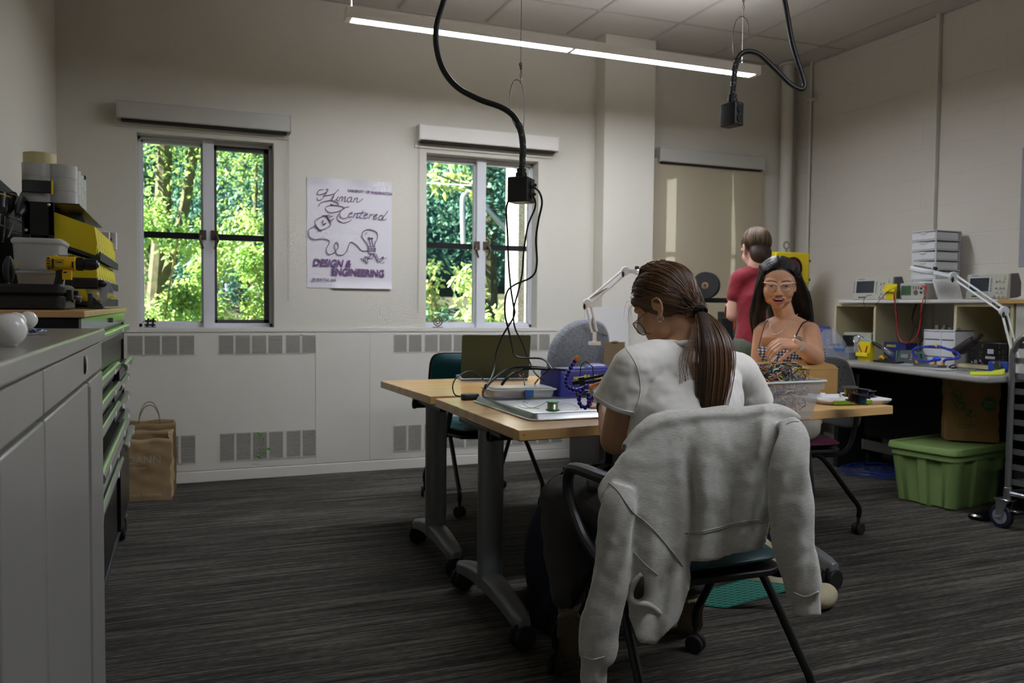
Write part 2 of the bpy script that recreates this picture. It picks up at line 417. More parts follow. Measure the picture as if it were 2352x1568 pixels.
# blinds
def blind(name, label, x0, x1, z0, z1, shade=False, m=WHITE, cord=None, yo=.09):
    t = thing(name, label, 'window blind', ((x0+x1)/2, YB, z0))
    b = MB().box(x0, x1, YB-yo, YB, z0, z1); b.build('cassette', m, t, world=True, bevel=.006)
    for x in (x0, x1):
        MB().box(x-.003, x+.003, YB-yo-.002, YB, z0-.006, z1+.004).build('end_cap', m, t, world=True, bevel=.002)
    MB().box(x0+.02, x1-.02, YB-yo+.02, YB-.02, z0-.012, z0+.001).build('roller_slot', DARKV, t, world=True)
    if cord:
        cx, zb = cord
        MB().tube([(cx, YB-.03, z0), (cx, YB-.032, (z0+zb)/2), (cx-.001, YB-.03, zb), (cx+.006, YB-.03, zb-.004), (cx+.008, YB-.032, (z0+zb)/2), (cx+.008, YB-.03, z0)], .0014, 6).build('bead_cord', mat('bead_cord', (150, 145, 138), .5), t, world=True)
    return t
GREYEN = mat('grey_cassette', (176, 174, 166), .45)
blind('window_blind', 'raised roller blind with long grey cassette over the left window', at(268.5, 250, y=YB-.09).x, at(668, 280, y=YB-.09).x, at(468, 285.5, y=YB-.09).z, at(468, 247, y=YB-.09).z, m=GREYEN, cord=(at(661, 690, y=YB-.03).x, at(661, 690, y=YB-.03).z))
blind('window_blind', 'raised roller blind with white cassette over the middle window', at(964.7, 300, y=YB-.09).x, at(1284, 330, y=YB-.09).x, at(1122, 333, y=YB-.09).z, at(1122, 299, y=YB-.09).z, cord=(at(959, 718, y=YB-.03).x, at(959, 718, y=YB-.03).z))
t = blind('window_blind', 'beige roller blind drawn down over the window right of the pier', 3.40, at(1757, 370, y=YB-.09).x, at(1630, 379, y=YB-.09).z, at(1630, 348, y=YB-.09).z, m=GREYEN)
def shade_mat():
    m = bpy.data.materials.new('beige_shade_cloth'); m.use_nodes = True; nt = m.node_tree; nt.nodes.clear(); L = nt.links.new
    o = nt.nodes.new('ShaderNodeOutputMaterial'); a = nt.nodes.new('ShaderNodeMixShader'); b = nt.nodes.new('ShaderNodeMixShader')
    d = nt.nodes.new('ShaderNodeBsdfDiffuse'); d.inputs[0].default_value = (*lin((186, 174, 152)), 1); tl = nt.nodes.new('ShaderNodeBsdfTranslucent'); tl.inputs[0].default_value = (*lin((170, 158, 138)), 1)
    tp = nt.nodes.new('ShaderNodeBsdfTransparent'); a.inputs[0].default_value = .2; b.inputs[0].default_value = .035
    L(d.outputs[0], a.inputs[1]); L(tl.outputs[0], a.inputs[2]); L(a.outputs[0], b.inputs[1]); L(tp.outputs[0], b.inputs[2]); L(b.outputs[0], o.inputs[0]); return m
def sh(u, v):
    return (3.335+u*(4.385-3.335), YB-.05+.003*sin(u*9+v*2), .55+v*1.72)
MB().grid(sh, 30, 20).build('shade', shade_mat(), t, world=True)
MB().cyl((3.335, YB-.05, .55), (4.385, YB-.05, .55), .009, n=8).build('hem_bar', GREYEN, t, world=True)

# linear suspended luminaires
ALU = mat('fixture_white', (246, 244, 239), .4)
DIFF = mat('lit_diffuser', (255, 255, 255), .5, emis=(240, 245, 255), estr=LED)
UPL = mat('uplight_lens', (255, 255, 255), .5, emis=(245, 245, 250), estr=LED*.22)
def fixture(label, x0, x1, y, z, group='suspended linear lights'):
    t = thing('ceiling_light', label, 'ceiling light', ((x0+x1)/2, y, z), group=group)
    w = .095; h = .055
    xm = (x0+x1)/2; k = z+.0135
    b = MB(); b.box(x0, x1, y-w/2, y+w/2, k, z+h); b.box(x0, x1, y-w/2, y-w/2+.012, z, k-.0002); b.box(x0, x1, y+w/2-.012, y+w/2, z, k-.0002)
    for p, q in ((x0, x0+.03), (x1-.03, x1), (xm-.012, xm+.012)): b.box(p, q, y-w/2+.0122, y+w/2-.0122, z, k-.0002)
    b.build('housing', ALU, t, world=True, smooth=None)
    for a, c in ((x0+.03, xm-.012), (xm+.012, x1-.03)):
        MB().box(a, c, y-w/2+.014, y+w/2-.014, z+.002, z+.012).build('diffuser', DIFF, t, world=True, smooth=None, label='glowing white diffuser')
    MB().box(x0+.04, x1-.04, y-w/2+.02, y+w/2-.02, z+h, z+h+.004).build('uplight_lens', UPL, t, world=True, smooth=None)
    for x in (x0+.03, x1-.11):
        MB().cyl((x, y, z+h), (x, y, ZC), .0012 if x > x0+1 else .006, n=6).build('suspension', ALU, t, world=True)
    return t
_a = at(790, 25, z=2.645); _b = at(1723, 161, z=2.645)
fixture('white suspended linear ceiling light with two glowing diffusers', _a.x, _b.x, 4.32, 2.59)
fixture('suspended linear light hanging nearer the camera, above the frame', 1.4, 3.9, .95, 2.72)
# ------------------------------------------------------------------ outdoors
def leafmat(name, rgb, tr=.55, var=.45):
    m = bpy.data.materials.new(name); m.use_nodes = True; nt = m.node_tree; nt.nodes.clear(); L = nt.links.new
    o = nt.nodes.new('ShaderNodeOutputMaterial'); mx = nt.nodes.new('ShaderNodeMixShader'); d = nt.nodes.new('ShaderNodeBsdfPrincipled'); tl = nt.nodes.new('ShaderNodeBsdfTranslucent')
    g = nt.nodes.new('ShaderNodeNewGeometry'); r = nt.nodes.new('ShaderNodeValToRGB'); c = lin(rgb)
    e = r.color_ramp.elements; e[0].color = (c[0]*(1-var), c[1]*(1-var*.8), c[2]*(1-var*.4), 1); e[1].color = (min(1, c[0]*(1+var)), min(1, c[1]*(1+var*.6)), c[2], 1)
    L(g.outputs['Random Per Island'], r.inputs[0]); L(r.outputs[0], d.inputs['Base Color']); L(r.outputs[0], tl.inputs[0]); d.inputs['Roughness'].default_value = .3; mx.inputs[0].default_value = tr
    L(d.outputs[0], mx.inputs[1]); L(tl.outputs[0], mx.inputs[2]); L(mx.outputs[0], o.inputs[0]); return m
LG = leafmat('sunlit_leaf', (150, 190, 112), .45, .6); LG2 = leafmat('pale_leaf', (176, 204, 134), .45, .5); LD = leafmat('hazed_deep_leaf', (96, 146, 130), .3)  # deep tone is lightened and blued to paint distance haze
BARK = mat('mossy_bark', (92, 90, 66), .9, var=.35, scale=9, bump=.8)
STEM = mat('dry_stem', (150, 130, 95), .9, var=.3, scale=12)
SOIL = mat('garden_soil', (58, 62, 40), .95, var=.4, scale=4, bump=.5)  # dark olive soil colour with random variation
def leaf(b, p, s, rng):
    a, e, t = rng.uniform(0, 6.28), rng.gauss(.3, .5), rng.gauss(0, .5)
    M = T(*p) @ Matrix.Rotation(a, 4, 'Z') @ Matrix.Rotation(e, 4, 'Y') @ Matrix.Rotation(t, 4, 'X')
    w = s*rng.uniform(.45, .65); d = -s*.12
    b.add([(0, 0, 0), (s*.45, w/2, d), (s, 0, d*2.2), (s*.45, -w/2, d), (s*.5, 0, d*.2)], [(0, 3, 4), (0, 4, 1), (4, 3, 2), (4, 2, 1)], M)
def shrub(label, cx, cy, rx, ry, z0, z1, n, s, m, seed, name='leafy_shrub', stems=9, group='shrubs outside the windows', cat='shrub'):
    rng = random.Random(seed); t = thing(name, label, cat, (cx, cy, z0-.0), group=group); b = MB(); zc, rz = (z0+z1)/2, (z1-z0)/2
    lumps = [(cx+rng.uniform(-.75, .75)*rx, cy+rng.uniform(-.6, .6)*ry, zc+rng.uniform(-.85, .8)*rz, rng.uniform(.25, .5)*min(rx, rz)) for _ in range(26)]
    for i in range(n):
        lx, ly, lz, lr = rng.choice(lumps); v = Vector((rng.gauss(0, 1), rng.gauss(0, 1), rng.gauss(0, 1))).normalized()*lr*(rng.random()**.4)
        leaf(b, (lx+v.x, ly+v.y*.8, max(z0+.05, lz+v.z)), s*rng.uniform(.6, 1.3), rng)
    b.build('foliage', m, t, world=True, smooth=None)
    b = MB()
    for i in range(stems):
        lx, ly, lz, lr = rng.choice(lumps); x0 = cx+rng.uniform(-.3, .3)*rx
        b.tube(catmull([(x0, cy, z0), ((x0+lx)/2+rng.uniform(-.1, .1), (cy+ly)/2, (z0+lz)/2), (lx, ly, lz)], 4), [.014-.0008*k for k in range(9)], 5)
    b.build('stem', STEM, t, world=True)
    return t
GZ = -.25
def gnd(u, v):
    x = -14+40*u; y = YB+TH+v*30; return (x, y, GZ+max(0, (y-9))*.16)
tag(MB().grid(gnd, 20, 20).build('garden_ground', SOIL), 'sloping garden ground outside the windows', 'ground')['kind'] = 'structure'
# shrub belt seen through the left window
k = 0
for (px, y, zt, n, s, m, lab) in (
        (330, 8.0, 2.25, 6500, .062, LG, 'broad-leaved sunlit shrub filling the lower left of the left window'),
        (440, 9.15, 2.6, 6500, .062, LG2, 'pale green shrub behind the left casement of the left window'),
        (520, 8.0, 2.0, 4200, .06, LG, 'bright shrub low in the right casement of the left window'),
        (625, 9.15, 2.3, 6500, .062, LG2, 'yellow-green shrub at the right edge of the left window'),
        (980, 8.6, 1.35, 1500, .085, LD, 'dark fine-leaved shrub at the bottom left of the middle window'),
        (1040, 9.6, 1.95, 2400, .085, LG2, 'sunlit leafy stems in the left casement of the middle window'),
        (1130, 7.7, 1.55, 1500, .085, LG2, 'bright green leaves beside the concrete pillar')):
    x = at(px, 600, y=y).x; shrub(lab, x, y, .50, .5, GZ, zt, n, s, m, 40+k); k += 1
# upper foliage: overhanging branch, trees
def tree(label, pxa, y, ztop, lean, r0, crown, seed, m=LG, n=1500, s=.10, fork=True, group='trees outside the windows', zc=(2.3, 4.6)):
    rng = random.Random(seed); x = at(pxa, 500, y=y).x
    t = thing('tree', label, 'tree', (x, y, GZ), group=group)
    b = MB(); path = catmull([(x, y, GZ), (x+lean*.3, y, 1.2), (x+lean*.7, y, 2.4), (x+lean, y, ztop)], 5)
    b.tube(path, [r0*(1-.45*i/(len(path)-1)) for i in range(len(path))], 10)
    if fork: b.tube(catmull([(x+lean*.3, y, 1.3), (x+lean*.3+.28, y-.1, 2.1), (x+lean+.55, y, ztop)], 5), [r0*.6*(1-.04*i) for i in range(11)], 8)
    b.build('trunk', BARK, t, world=True)
    b = MB()
    for i in range(n):
        v = Vector((rng.gauss(0, 1), rng.gauss(0, 1), rng.gauss(0, 1))).normalized()*(rng.random()**.5)
        leaf(b, (x+lean+v.x*crown, y+v.y*crown*.7, (zc[0]+zc[1])/2+v.z*(zc[1]-zc[0])/2), s*rng.uniform(.6, 1.3), rng)
    b.build('foliage', m, t, world=True, smooth=None)
tree('mossy forked tree trunk in the upper left of the left window', 345, 10.3, 4.8, .2, .13, 1.1, 3, LG, 3200, .07)
tree('leafy tree with thin dark branches in the right casement of the left window', 575, 12.3, 5.0, .1, .04, 1.3, 4, LG, 3400, .065)
tree('dark evergreen tree behind the middle window', 1120, 15.0, 7.0, 0, .25, 2.6, 5, LD, 9000, .13, False, zc=(1.6, 6.5))
tree('dark evergreen tree far left beyond the left window', 350, 15.0, 7.0, 0, .25, 2.4, 6, LD, 8000, .12, False, zc=(.8, 6.5))
tree('deep green tree beyond the right casement of the left window', 560, 17.4, 7.0, 0, .2, 1.9, 7, LD, 5000, .13, False, zc=(.6, 4.3))
# overhanging maple twig in window 2 upper left
rng = random.Random(11); t = thing('overhanging_branch', 'bright maple branch hanging into the top left of the middle window', 'branch', (2.1, 7.4, 2.6))
b = MB(); _q = [at(900, 380, y=7.4), at(1000, 400, y=7.4), at(1075, 430, y=7.4)]
b.tube(catmull(_q, 5), .008, 6).build('twig', BARK, t, world=True)
b = MB()
for i in range(150):
    p = at(rng.uniform(900, 1085), rng.uniform(345, 440), y=7.4+rng.uniform(-.3, .3)); leaf(b, p, .11*rng.uniform(.7, 1.4), rng)
b.build('foliage', LG2, t, world=True, smooth=None)
# far hedge bank
def bank(u, v):
    return (-16+44*u, 21+.6*sin(u*40)+.4*sin(v*9+u*13), GZ+v*9)
tag(MB().grid(bank, 60, 14).build('distant_hedge_bank', mat('hazed_distant_greens', (60, 92, 92), .95, var=.6, scale=1.6, bump=1)), 'dark blue-green wooded bank far behind the garden', 'hedge')['kind'] = 'structure'  # bluish cast of the bank is distance haze mixed into its colour
# building wall behind trees, distance haze painted in as violet, left window upper right
_p = at(585, 500, y=19.3)
t = thing('distant_building', 'haze-tinted violet building wall glimpsed through trees in the left window', 'building', (_p.x+.6, 19.6, 0))
b = MB().box(_p.x-.6, _p.x+1.9, 19.3, 20.2, 0, 4.4); b.build('wall', mat('violet_haze_tint', (150, 142, 190), .9), t, world=True)  # violet paints the purplish haze of the distance onto the wall
# concrete pillar right of window 2
_p = at(1166, 600, y=6.35)
t = thing('concrete_pillar', 'speckled concrete pillar with one sunlit face outside the middle window', 'pillar', (_p.x+.25, 6.3, GZ))
_x1 = at(1188, 600, y=6.18).x
b = MB().box(_x1, _x1+.6, 6.18, 6.45, GZ, 4.2); b.build('shaft', mat('speckled_concrete', (190, 188, 182), .9, var=.35, scale=60, bump=.4), t, world=True, bevel=.01)
# metal handrail
t = thing('handrail', 'bent galvanised handrail outside the middle window', 'handrail', tuple(at(1066, 540, y=9.0)))
b = MB(); b.tube(catmull([at(1064, 560, y=8.9), at(1062, 470, y=8.9), at(1066, 448, y=8.9), at(1078, 442, y=8.9), at(1095, 455, y=8.9), at(1165, 530, y=8.9)], 6), .028, 10)
b.build('rail', mat('galvanised_steel', (190, 196, 205), .4, .6), t, world=True)
tag(MB().tube(catmull([at(960, 400, y=9.4), at(1020, 410, y=9.4), at(1092, 424, y=9.4)], 6), .014, 8).build('overhead_cable', mat('pale_cable', (230, 220, 190), .6)), 'thin pale cable crossing the top left of the middle window', 'cable')
# neighbouring wing seen through the shade
t = thing('garden_post', 'pale post standing outside the shaded right window', 'post', (3.9, 8, GZ))
b = MB(); b.box(at(1553, 500, y=8).x, at(1588, 500, y=8).x, 8, 8.2, GZ, at(1570, 410, y=8).z); b.build('post', mat('pale_post', (230, 226, 215), .8), t, world=True)
# ------------------------------------------------------------------ left side: steel cupboards, tool chest and what is on them
STEEL = mat('grey_powder_coat', (152, 150, 146), .33, .25, var=.03, scale=5, spec=.5)
DKGAP = mat('black_gap', (16, 15, 15), .7)
BLK = mat('black_plastic', (24, 24, 26), .45)
BLKS = mat('black_enamel_steel', (18, 18, 20), .28, .2)
CHROME = mat('satin_chrome', (190, 192, 196), .22, .95)
RUB = mat('black_rubber', (22, 22, 24), .7)
BUTCHER = None
def butcher(name, a, b, lx=1.6, ly=28., ang=0., rough=.32):
    """butcher block: long staves along local x"""
    m = bpy.data.materials.new(name); m.use_nodes = True; nt = m.node_tree; L = nt.links.new; p = nt.nodes['Principled BSDF']
    tc = nt.nodes.new('ShaderNodeTexCoord'); mp = nt.nodes.new('ShaderNodeMapping'); mp.inputs['Rotation'].default_value = (0, 0, ang); L(tc.outputs['Object'], mp.inputs[0])
    br = nt.nodes.new('ShaderNodeTexBrick'); L(mp.outputs[0], br.inputs['Vector']); br.inputs['Scale'].default_value = 1
    br.inputs['Brick Width'].default_value = .55; br.inputs['Row Height'].default_value = .036; br.inputs['Mortar Size'].default_value = .0004; br.offset = .37
    br.inputs['Color1'].default_value = (*lin(a), 1); br.inputs['Color2'].default_value = (*lin(b), 1); br.inputs['Mortar'].default_value = (*[x*.8 for x in lin(a)], 1)
    m2 = nt.nodes.new('ShaderNodeMapping'); m2.inputs['Scale'].default_value = (3, 60, 60); L(mp.outputs[0], m2.inputs[0])
    n = nt.nodes.new('ShaderNodeTexNoise'); n.inputs['Scale'].default_value = 1.5; n.inputs['Detail'].default_value = 5; L(m2.outputs[0], n.inputs['Vector'])
    mx = nt.nodes.new('ShaderNodeMix'); mx.data_type = 'RGBA'; mx.blend_type = 'MULTIPLY'; mx.inputs[0].default_value = .35; L(br.outputs['Color'], mx.inputs[6]); L(n.outputs['Color'], mx.inputs[7])
    rr = nt.nodes.new('ShaderNodeHueSaturation'); rr.inputs['Value'].default_value = 1.15; L(mx.outputs[2], rr.inputs['Color'])
    n.outputs['Color']; bw = nt.nodes.new('ShaderNodeRGBToBW'); L(n.outputs['Color'], bw.inputs[0]); L(bw.outputs[0], mx.inputs[7]); L(rr.outputs[0], p.inputs['Base Color'])
    p.inputs['Roughness'].default_value = rough; p.inputs['Coat Weight'].default_value = .15; p.inputs['Coat Roughness'].default_value = .25
    return m
MAPLE = butcher('maple_butcher_block', (204, 164, 110), (190, 148, 94))
XC = -.185
def cupboard(y0, y1, label):
    t = thing('steel_cupboard', label, 'cupboard', ((XC+XL)/2, (y0+y1)/2, 0), group=None)
    b = MB(); b.box(XL+.01, XC-.022, y0, y1, .04, 1.024); b.box(XL+.03, XC-.05, y0+.01, y1-.01, 0, .05); b.build('body', STEEL, t, world=True, bevel=.002)
    MB().box(XC-.022, XC-.004, y0+.002, y1-.002, .952, 1.020).build('rail', STEEL, t, world=True, bevel=.002)
    ym = y1-(YE-at(207, 900, x=XC).y)
    MB().box(XC-.02, XC-.003, y0+.004, ym-.015, .06, .944).build('door', STEEL, t, world=True, bevel=.003)
    d = MB().box(XC-.02, XC-.003, ym+.02, y1-.004, .06, .944).build('door', STEEL, t, world=True, bevel=.003)
    h = MB(); h.box(XC-.026, XC-.012, ym-.015, ym+.02, .06, .94); h.build('handle_channel', mat('dark_channel', (70, 68, 66), .4), d, world=True)
    h = MB(); h.cyl((XC-.004, ym, .06), (XC-.004, ym, .935), .006, n=8); h.cyl((XC-.004, ym+.011, .06), (XC-.004, ym+.011, .935), .004, n=8); h.build('handle', STEEL, d, world=True, label='full-height grey pull bar')
    l = MB(); l.ell((XC-.003, ym-.075, .988), .004, .010, .020); k = l.build('lock', BLK, t, world=True)
    MB().box(XC-.004, XC-.0025, ym-.058, ym-.016, .975, 1.002).build('paper_label', mat('white_label', (205, 203, 198), .6), t, world=True, smooth=None)
    return t
YE = at(237, 760, x=XC).y
YS = at(107, 900, x=XC).y
cupboard(YS+.003, YE, 'grey steel cupboard with pull bar, next to the black tool chest')
cupboard(2*YS-YE, YS-.003, 'grey steel cupboard nearest the camera at the left edge')
t = thing('cupboard_worktop', 'continuous grey steel top lying over the steel cupboards', 'worktop', (-.42, 1.5, 1.024))
MB().box(XL+.005, XC+.004, YE-1.88, YE+.006, 1.0245, 1.055).build('top_panel', mat('grey_steel_top', (158, 156, 150), .26, .35, var=.03, scale=4), t, world=True, bevel=.005, seg=3)

# white globes on the worktop
GLOBE = mat('white_gloss_globe', (228, 226, 222), .12, coat=.4)
gl = [((20, 758), 38, 'nearest and largest white glossy globe on the cupboard worktop'), ((36, 739), 22, 'white globe between the nearest globe and the rightmost globe'), ((65, 734.7), 19.8, 'rightmost white glossy globe on the steel worktop'), ((-9, 741), 21, 'white globe cut off by the left edge of the picture')]
for (px, py), r_px, lab in gl:
    hy = 705.7+(px-1176)*.00936; d = .065*F_PX/(py+r_px-hy); r = r_px*d/F_PX
    p = EYE + (_r*((px-CX)/F_PX) - _u*((py-CY)/F_PX) + _w)*d; z = 1.0555+r
    t = thing('light_globe', lab, 'globe', (p.x, p.y, z), group='white globes on the cupboard worktop')
    MB().lathe([(r*.40, -r*.98), (r*.48, -r*.96)]+[(r*sin(a), -r*cos(a)) for a in [R(30+6*i) for i in range(25)]]+[(.001, r)], None, 32).build('globe', GLOBE, t, smooth=180)
    MB().lathe([(r*.38, -r+.001), (r*.38, -r+.006), (r*.46, -r+.006)], None, 20).build('collar', GLOBE, t)
_p = at(66, 768, z=1.056)
t = thing('wrapper', 'crumpled clear wrapper with blue foil lying behind the nearest globe', 'wrapper', tuple(_p))
rng = random.Random(3)
def wr(u, v): return ((u-.5)*.035, (v-.5)*.09, .002+.008*abs(sin(u*7+v*3)*sin(v*6))+rng.uniform(0, .004))
MB().grid(wr, 14, 16, rot('Z', -20)).build('foil', mat('blue_foil', (96, 112, 140), .25, .5, var=.4, scale=60), t, solid=.001, smooth=60)

# black tool chest with maple top
XK = -.247; YK0, YK1 = YE+.09, 4.43
t = thing('tool_chest', 'black rolling tool chest with a maple top and silver drawer pulls', 'tool chest', ((XK+XL)/2, (YK0+YK1)/2, 0))
b = MB(); b.box(XL+.02, XK-.012, YK0, YK1, .15, 1.030)
b.box(XL+.02, XK-.002, YK0, YK0+.02, .15, 1.08); b.box(XL+.02, XK-.002, YK1-.02, YK1, .15, 1.08)
b.build('body', BLKS, t, world=True, bevel=.003)
MB().box(XL+.005, XK+.012, YK0-.012, YK1+.012, 1.081, 1.100).build('maple_top', MAPLE, t, world=True, bevel=.003)
pn = MB().box(XK-.02, XK, YK0+.02, YK1, 1.032, 1.080).build('top_rail', mat('reflection_tinted_rail', (110, 130, 118), .12, .9), t, world=True, bevel=.002, label='polished steel rail')  # green reflection of the foliage is tinted into the steel colour
l = MB().cyl((XK, 3.55, 1.056), (XK+.01, 3.55, 1.056), .009); l.build('lock', CHROME, t, world=True)
ys = at(264, 850, x=XK).y
PULL = mat('brushed_pull', (168, 176, 172), .2, .9)
TAPEW = mat('label_tape', (215, 213, 208), .5)
def drawer(y0, y1, z0, z1, out, px):
    d = MB(); d.box(XK-.3, XK-.004+out, y0+.006, y1-.006, z0+.004, z1-.02); o = d.build('drawer', BLKS, t, world=True, bevel=.002)
    h = MB(); zt = z1-.004
    h.loft([[(XK+out+a, y, zt+c) for a, c in ((-.006, -.006), (.010, .000), (.022, -.006), (.026, -.018), (.022, -.030), (.012, -.034), (.014, -.022), (.008, -.012))] for y in (y0+.012, y1-.012)])
    h.build('pull', PULL, o, world=True, smooth=50)
    for yy in (y0+.12*(y1-y0), y1-.3*(y1-y0)):
        MB().box(XK+out+.0245, XK+out+.0268, yy, yy+.05, zt-.026, zt-.010).build('label', TAPEW, o, world=True, smooth=None)
drawer(YK0+.02, YK1-.01, .948, 1.030, 0, 0)
zn = [at(264, p, x=XK).z for p in (826, 870, 916, 958, 1004, 1046)]+[.16]
for i in range(6): drawer(YK0+.02, ys-.012, max(zn[i+1], .16), zn[i], (.0, .0, .0, .03, .008, .008)[i], 0)
zn = [at(287, p, x=XK).z for p in (812, 851, 893, 935, 973)]+[.16]
for i in range(5): drawer(ys+.012, YK1-.02, max(zn[i+1], .16), zn[i], (.02, 0, 0, 0, .02)[i], 0)
MB().box(XK-.03, XK+.004, YK0, YK1+.02, .115, .150).build('bumper', mat('dark_bumper', (52, 52, 54), .6), t, world=True, bevel=.004)
for y in (YK0+.12, YK1-.14):
    for x in (XK-.02, XL+.12):
        w = MB(); w.cyl((x-.024, y, .052), (x+.024, y, .052), .052, n=24); o = w.build('wheel', RUB, t, world=True, bevel=.008)
        f = MB(); f.box(x-.032, x-.027, y-.02, y+.02, .045, .115); f.box(x+.027, x+.032, y-.02, y+.02, .045, .115); f.box(x-.032, x+.032, y-.03, y+.03, .108, .118); f.box(x-.02, x+.02, y-.075, y-.03, .095, .103, None); f.build('caster_fork', CHROME, o, world=True, bevel=.002)

TOPZ = 1.1005
# black carrying case
def pxx(px, py, y): return at(px, py, y=y)
yc = 2.70; xr = pxx(150, 690, yc).x; yb_ = at(183, 690, x=xr+.0).y
t = thing('carrying_case', 'closed black plastic power tool case lying on the maple top', 'case', ((xr-.19), yc+.17, TOPZ))
hh = pxx(100, 652, yc).z-TOPZ
t_w = .38; t_d = .27
cxx, cyy = xr-.19, yc+.135
MB().rbox(t_w, t_d, hh*.56, .03, T(cxx, cyy, TOPZ), 4, br=.006).build('lower_shell', BLK, t, world=True)
MB().rbox(t_w, t_d, hh*.43, .03, T(cxx, cyy, TOPZ+hh*.57), 4, br=.008).build('lid', BLK, t, world=True)
for k in (-.08, .09):
    l = MB(); l.box(xr-.002, xr+.014, cyy+k-.02, cyy+k+.02, TOPZ+hh*.35, TOPZ+hh*.8); l.box(xr+.010, xr+.018, cyy+k-.018, cyy+k+.018, TOPZ+hh*.3, TOPZ+hh*.42); l.build('latch', BLK, t, world=True, bevel=.003)
h = MB().tube(catmull([(xr, cyy-.05, TOPZ+hh*.5), (xr+.02, cyy-.045, TOPZ+hh*.5), (xr+.024, cyy, TOPZ+hh*.5), (xr+.02, cyy+.045, TOPZ+hh*.5), (xr, cyy+.05, TOPZ+hh*.5)], 4), .007, 8).build('handle', BLK, t, world=True)

CLEAR = mat('frosted_clear_plastic', (205, 208, 210), .38, alpha=.42, spec=.5)
CLEARW = mat('milky_plastic', (200, 202, 200), .4, alpha=.72)
YEL = mat('yellow_bin_plastic', (212, 190, 20), .42)
DYEL = mat('tool_yellow', (222, 176, 20), .42)
# clear food boxes stacked behind the case
def clearbox(name, label, px0, px1, pt, pb, y, d, lid=True, m=CLEAR, group=None, inside=()):
    a, c = pxx(px0, pb, y), pxx(px1, pt, y); w = c.x-a.x; h = c.z-a.z; x = (a.x+c.x)/2
    t = thing(name, label, 'plastic box', (x, y+d/2, a.z), group=group)
    s = MB(); rings = []
    for z, o in ((0, -.010), (.006, -.004), (h*.8, 0), (h*.8, -.003), (.008, -.008)):
        rings.append([(p, q, z) for p, q in rrect(w+2*o, d+2*o, .022, 4)])
    s.loft(rings, True, True); s.build('tub', m, t, smooth=50)
    if lid:
        l = MB(); l.rbox(w+.010, d+.010, h*.2, .024, T(0, 0, h*.8), 4); l.build('lid', CLEARW, t)
    for (u, v, r, mm) in inside:
        pass
    return t, x, a.z, w, h
bx, x_, z_, w_b, h_b = clearbox('storage_box', 'lower frosted plastic box standing behind the black case', 36, 135, 623, 660, 3.10, .2, m=CLEARW, group='frosted boxes on the tool chest')
bx, x_, z_, w_b, h_b = clearbox('storage_box', 'upper tall frosted plastic box full of coloured parts', 27, 140, 548, 621, 3.10, .2, group='frosted boxes on the tool chest')
rng = random.Random(5)
pcs = ((220, 200, 60), (190, 90, 70), (90, 110, 140), (210, 210, 205), (120, 150, 90), (200, 150, 110))
t = thing('craft_parts', 'coloured spools and parts inside the upper frosted box', 'parts', (x_, 3.20, z_+.008))
for i, c in enumerate(pcs):
    b = MB(); b.cyl((-.065+.026*i, -.06+.02*(i % 3), .002), (-.065+.026*i, -.06+.02*(i % 3), .03+.01*(i % 2)), .016, n=16); b.build('spool', mat('spool_colour_%d' % i, c, .5), t)

# cordless drill, lying nose to the right
dy = 3.03; pz = pxx(170, 606, dy); px0 = pxx(106, 606, dy).x; px1 = pxx(228, 606, dy).x; Ld = px1-px0
t = thing('cordless_drill', 'yellow and black cordless drill standing on the maple top', 'drill', (pz.x-.02, dy, TOPZ))
S = Ld/.200; M0 = T(px0, dy, pz.z) @ Matrix.Scale(S, 4)
b = MB(); b.X = M0
b.loft([[(x, a*ry, c*rz+dz) for a, c in [(cos(2*pi*k/20), sin(2*pi*k/20)) for k in range(20)]] for x, ry, rz, dz in ((0, .018, .020, -.002), (.006, .026, .029, 0), (.03, .030, .032, 0), (.085, .030, .031, 0), (.108, .029, .030, 0), (.113, .024, .027, 0))])
b.ell((.035, 0, .028), .012, .012, .008)
b.box(.060, .095, -.017, .017, -.068, -.022); o = b.build('motor_housing', DYEL, t, world=True, bevel=.003)
vl = [(.006, .018, -.0292, -.024, -.014+.010*k, -.010+.010*k) for k in range(4)]+[(.024, .032, -.0312, -.027, -.020, .018), (.099, .105, -.031, -.027, -.018, .008), (.066, .078, -.0185, -.0165, -.040, -.034)]
for q in vl: v = MB(); v.X = M0; v.box(*q).build('vent_slot', BLK, o, world=True)
for q in (.022, -.022): v = MB(); v.X = M0; v.cyl((.012, -.028, q), (.012, -.020, q), .0035).build('screw', BLK, o, world=True)
l = MB(); l.X = M0; l.box(.038, .070, -.0318, -.0300, -.016, .016); l.build('rating_label', mat('drill_label', (170, 150, 40), .5), o, world=True, smooth=None)
l = MB(); l.X = M0; l.box(.042, .062, -.0322, -.0316, .002, .006); l.build('label_bar', BLK, o, world=True, smooth=None)
text_mesh('MAKE LAB', .013*S, T(px0+.045*S, dy-.012*S, pz.z+.0302*S) @ rot('X', 50), m=BLK, parent=None, name='lettering').parent = None
_l = [o2 for o2 in COL.objects if o2.name.startswith('lettering')][-1]; _l.parent = t; _l.matrix_parent_inverse = ROOT[t.name].inverted()
c = MB(); c.X = M0
c.lathe([(.024, 0), (.027, .003), (.027, .028), (.022, .030), (.025, .034), (.026, .060), (.021, .078), (.012, .084)], T(.112, 0, 0) @ rot('Y', 90), 28)
for k in range(18):
    a = 2*pi*k/18; c.box(-.001, .001, -.001, .001, .004, .026, T(.112, 0, 0) @ rot('Y', 90) @ Matrix.Rotation(a, 4, 'Z') @ T(.0272, 0, 0))
c.build('chuck', BLK, t, world=True)
c = MB(); c.X = M0; c.lathe([(.014, 0), (.0125, .004), (.006, .006), (.004, .006)], T(.195, 0, 0) @ rot('Y', 90), 20); c.build('chuck_nose', CHROME, t, world=True)
g = MB(); g.X = M0
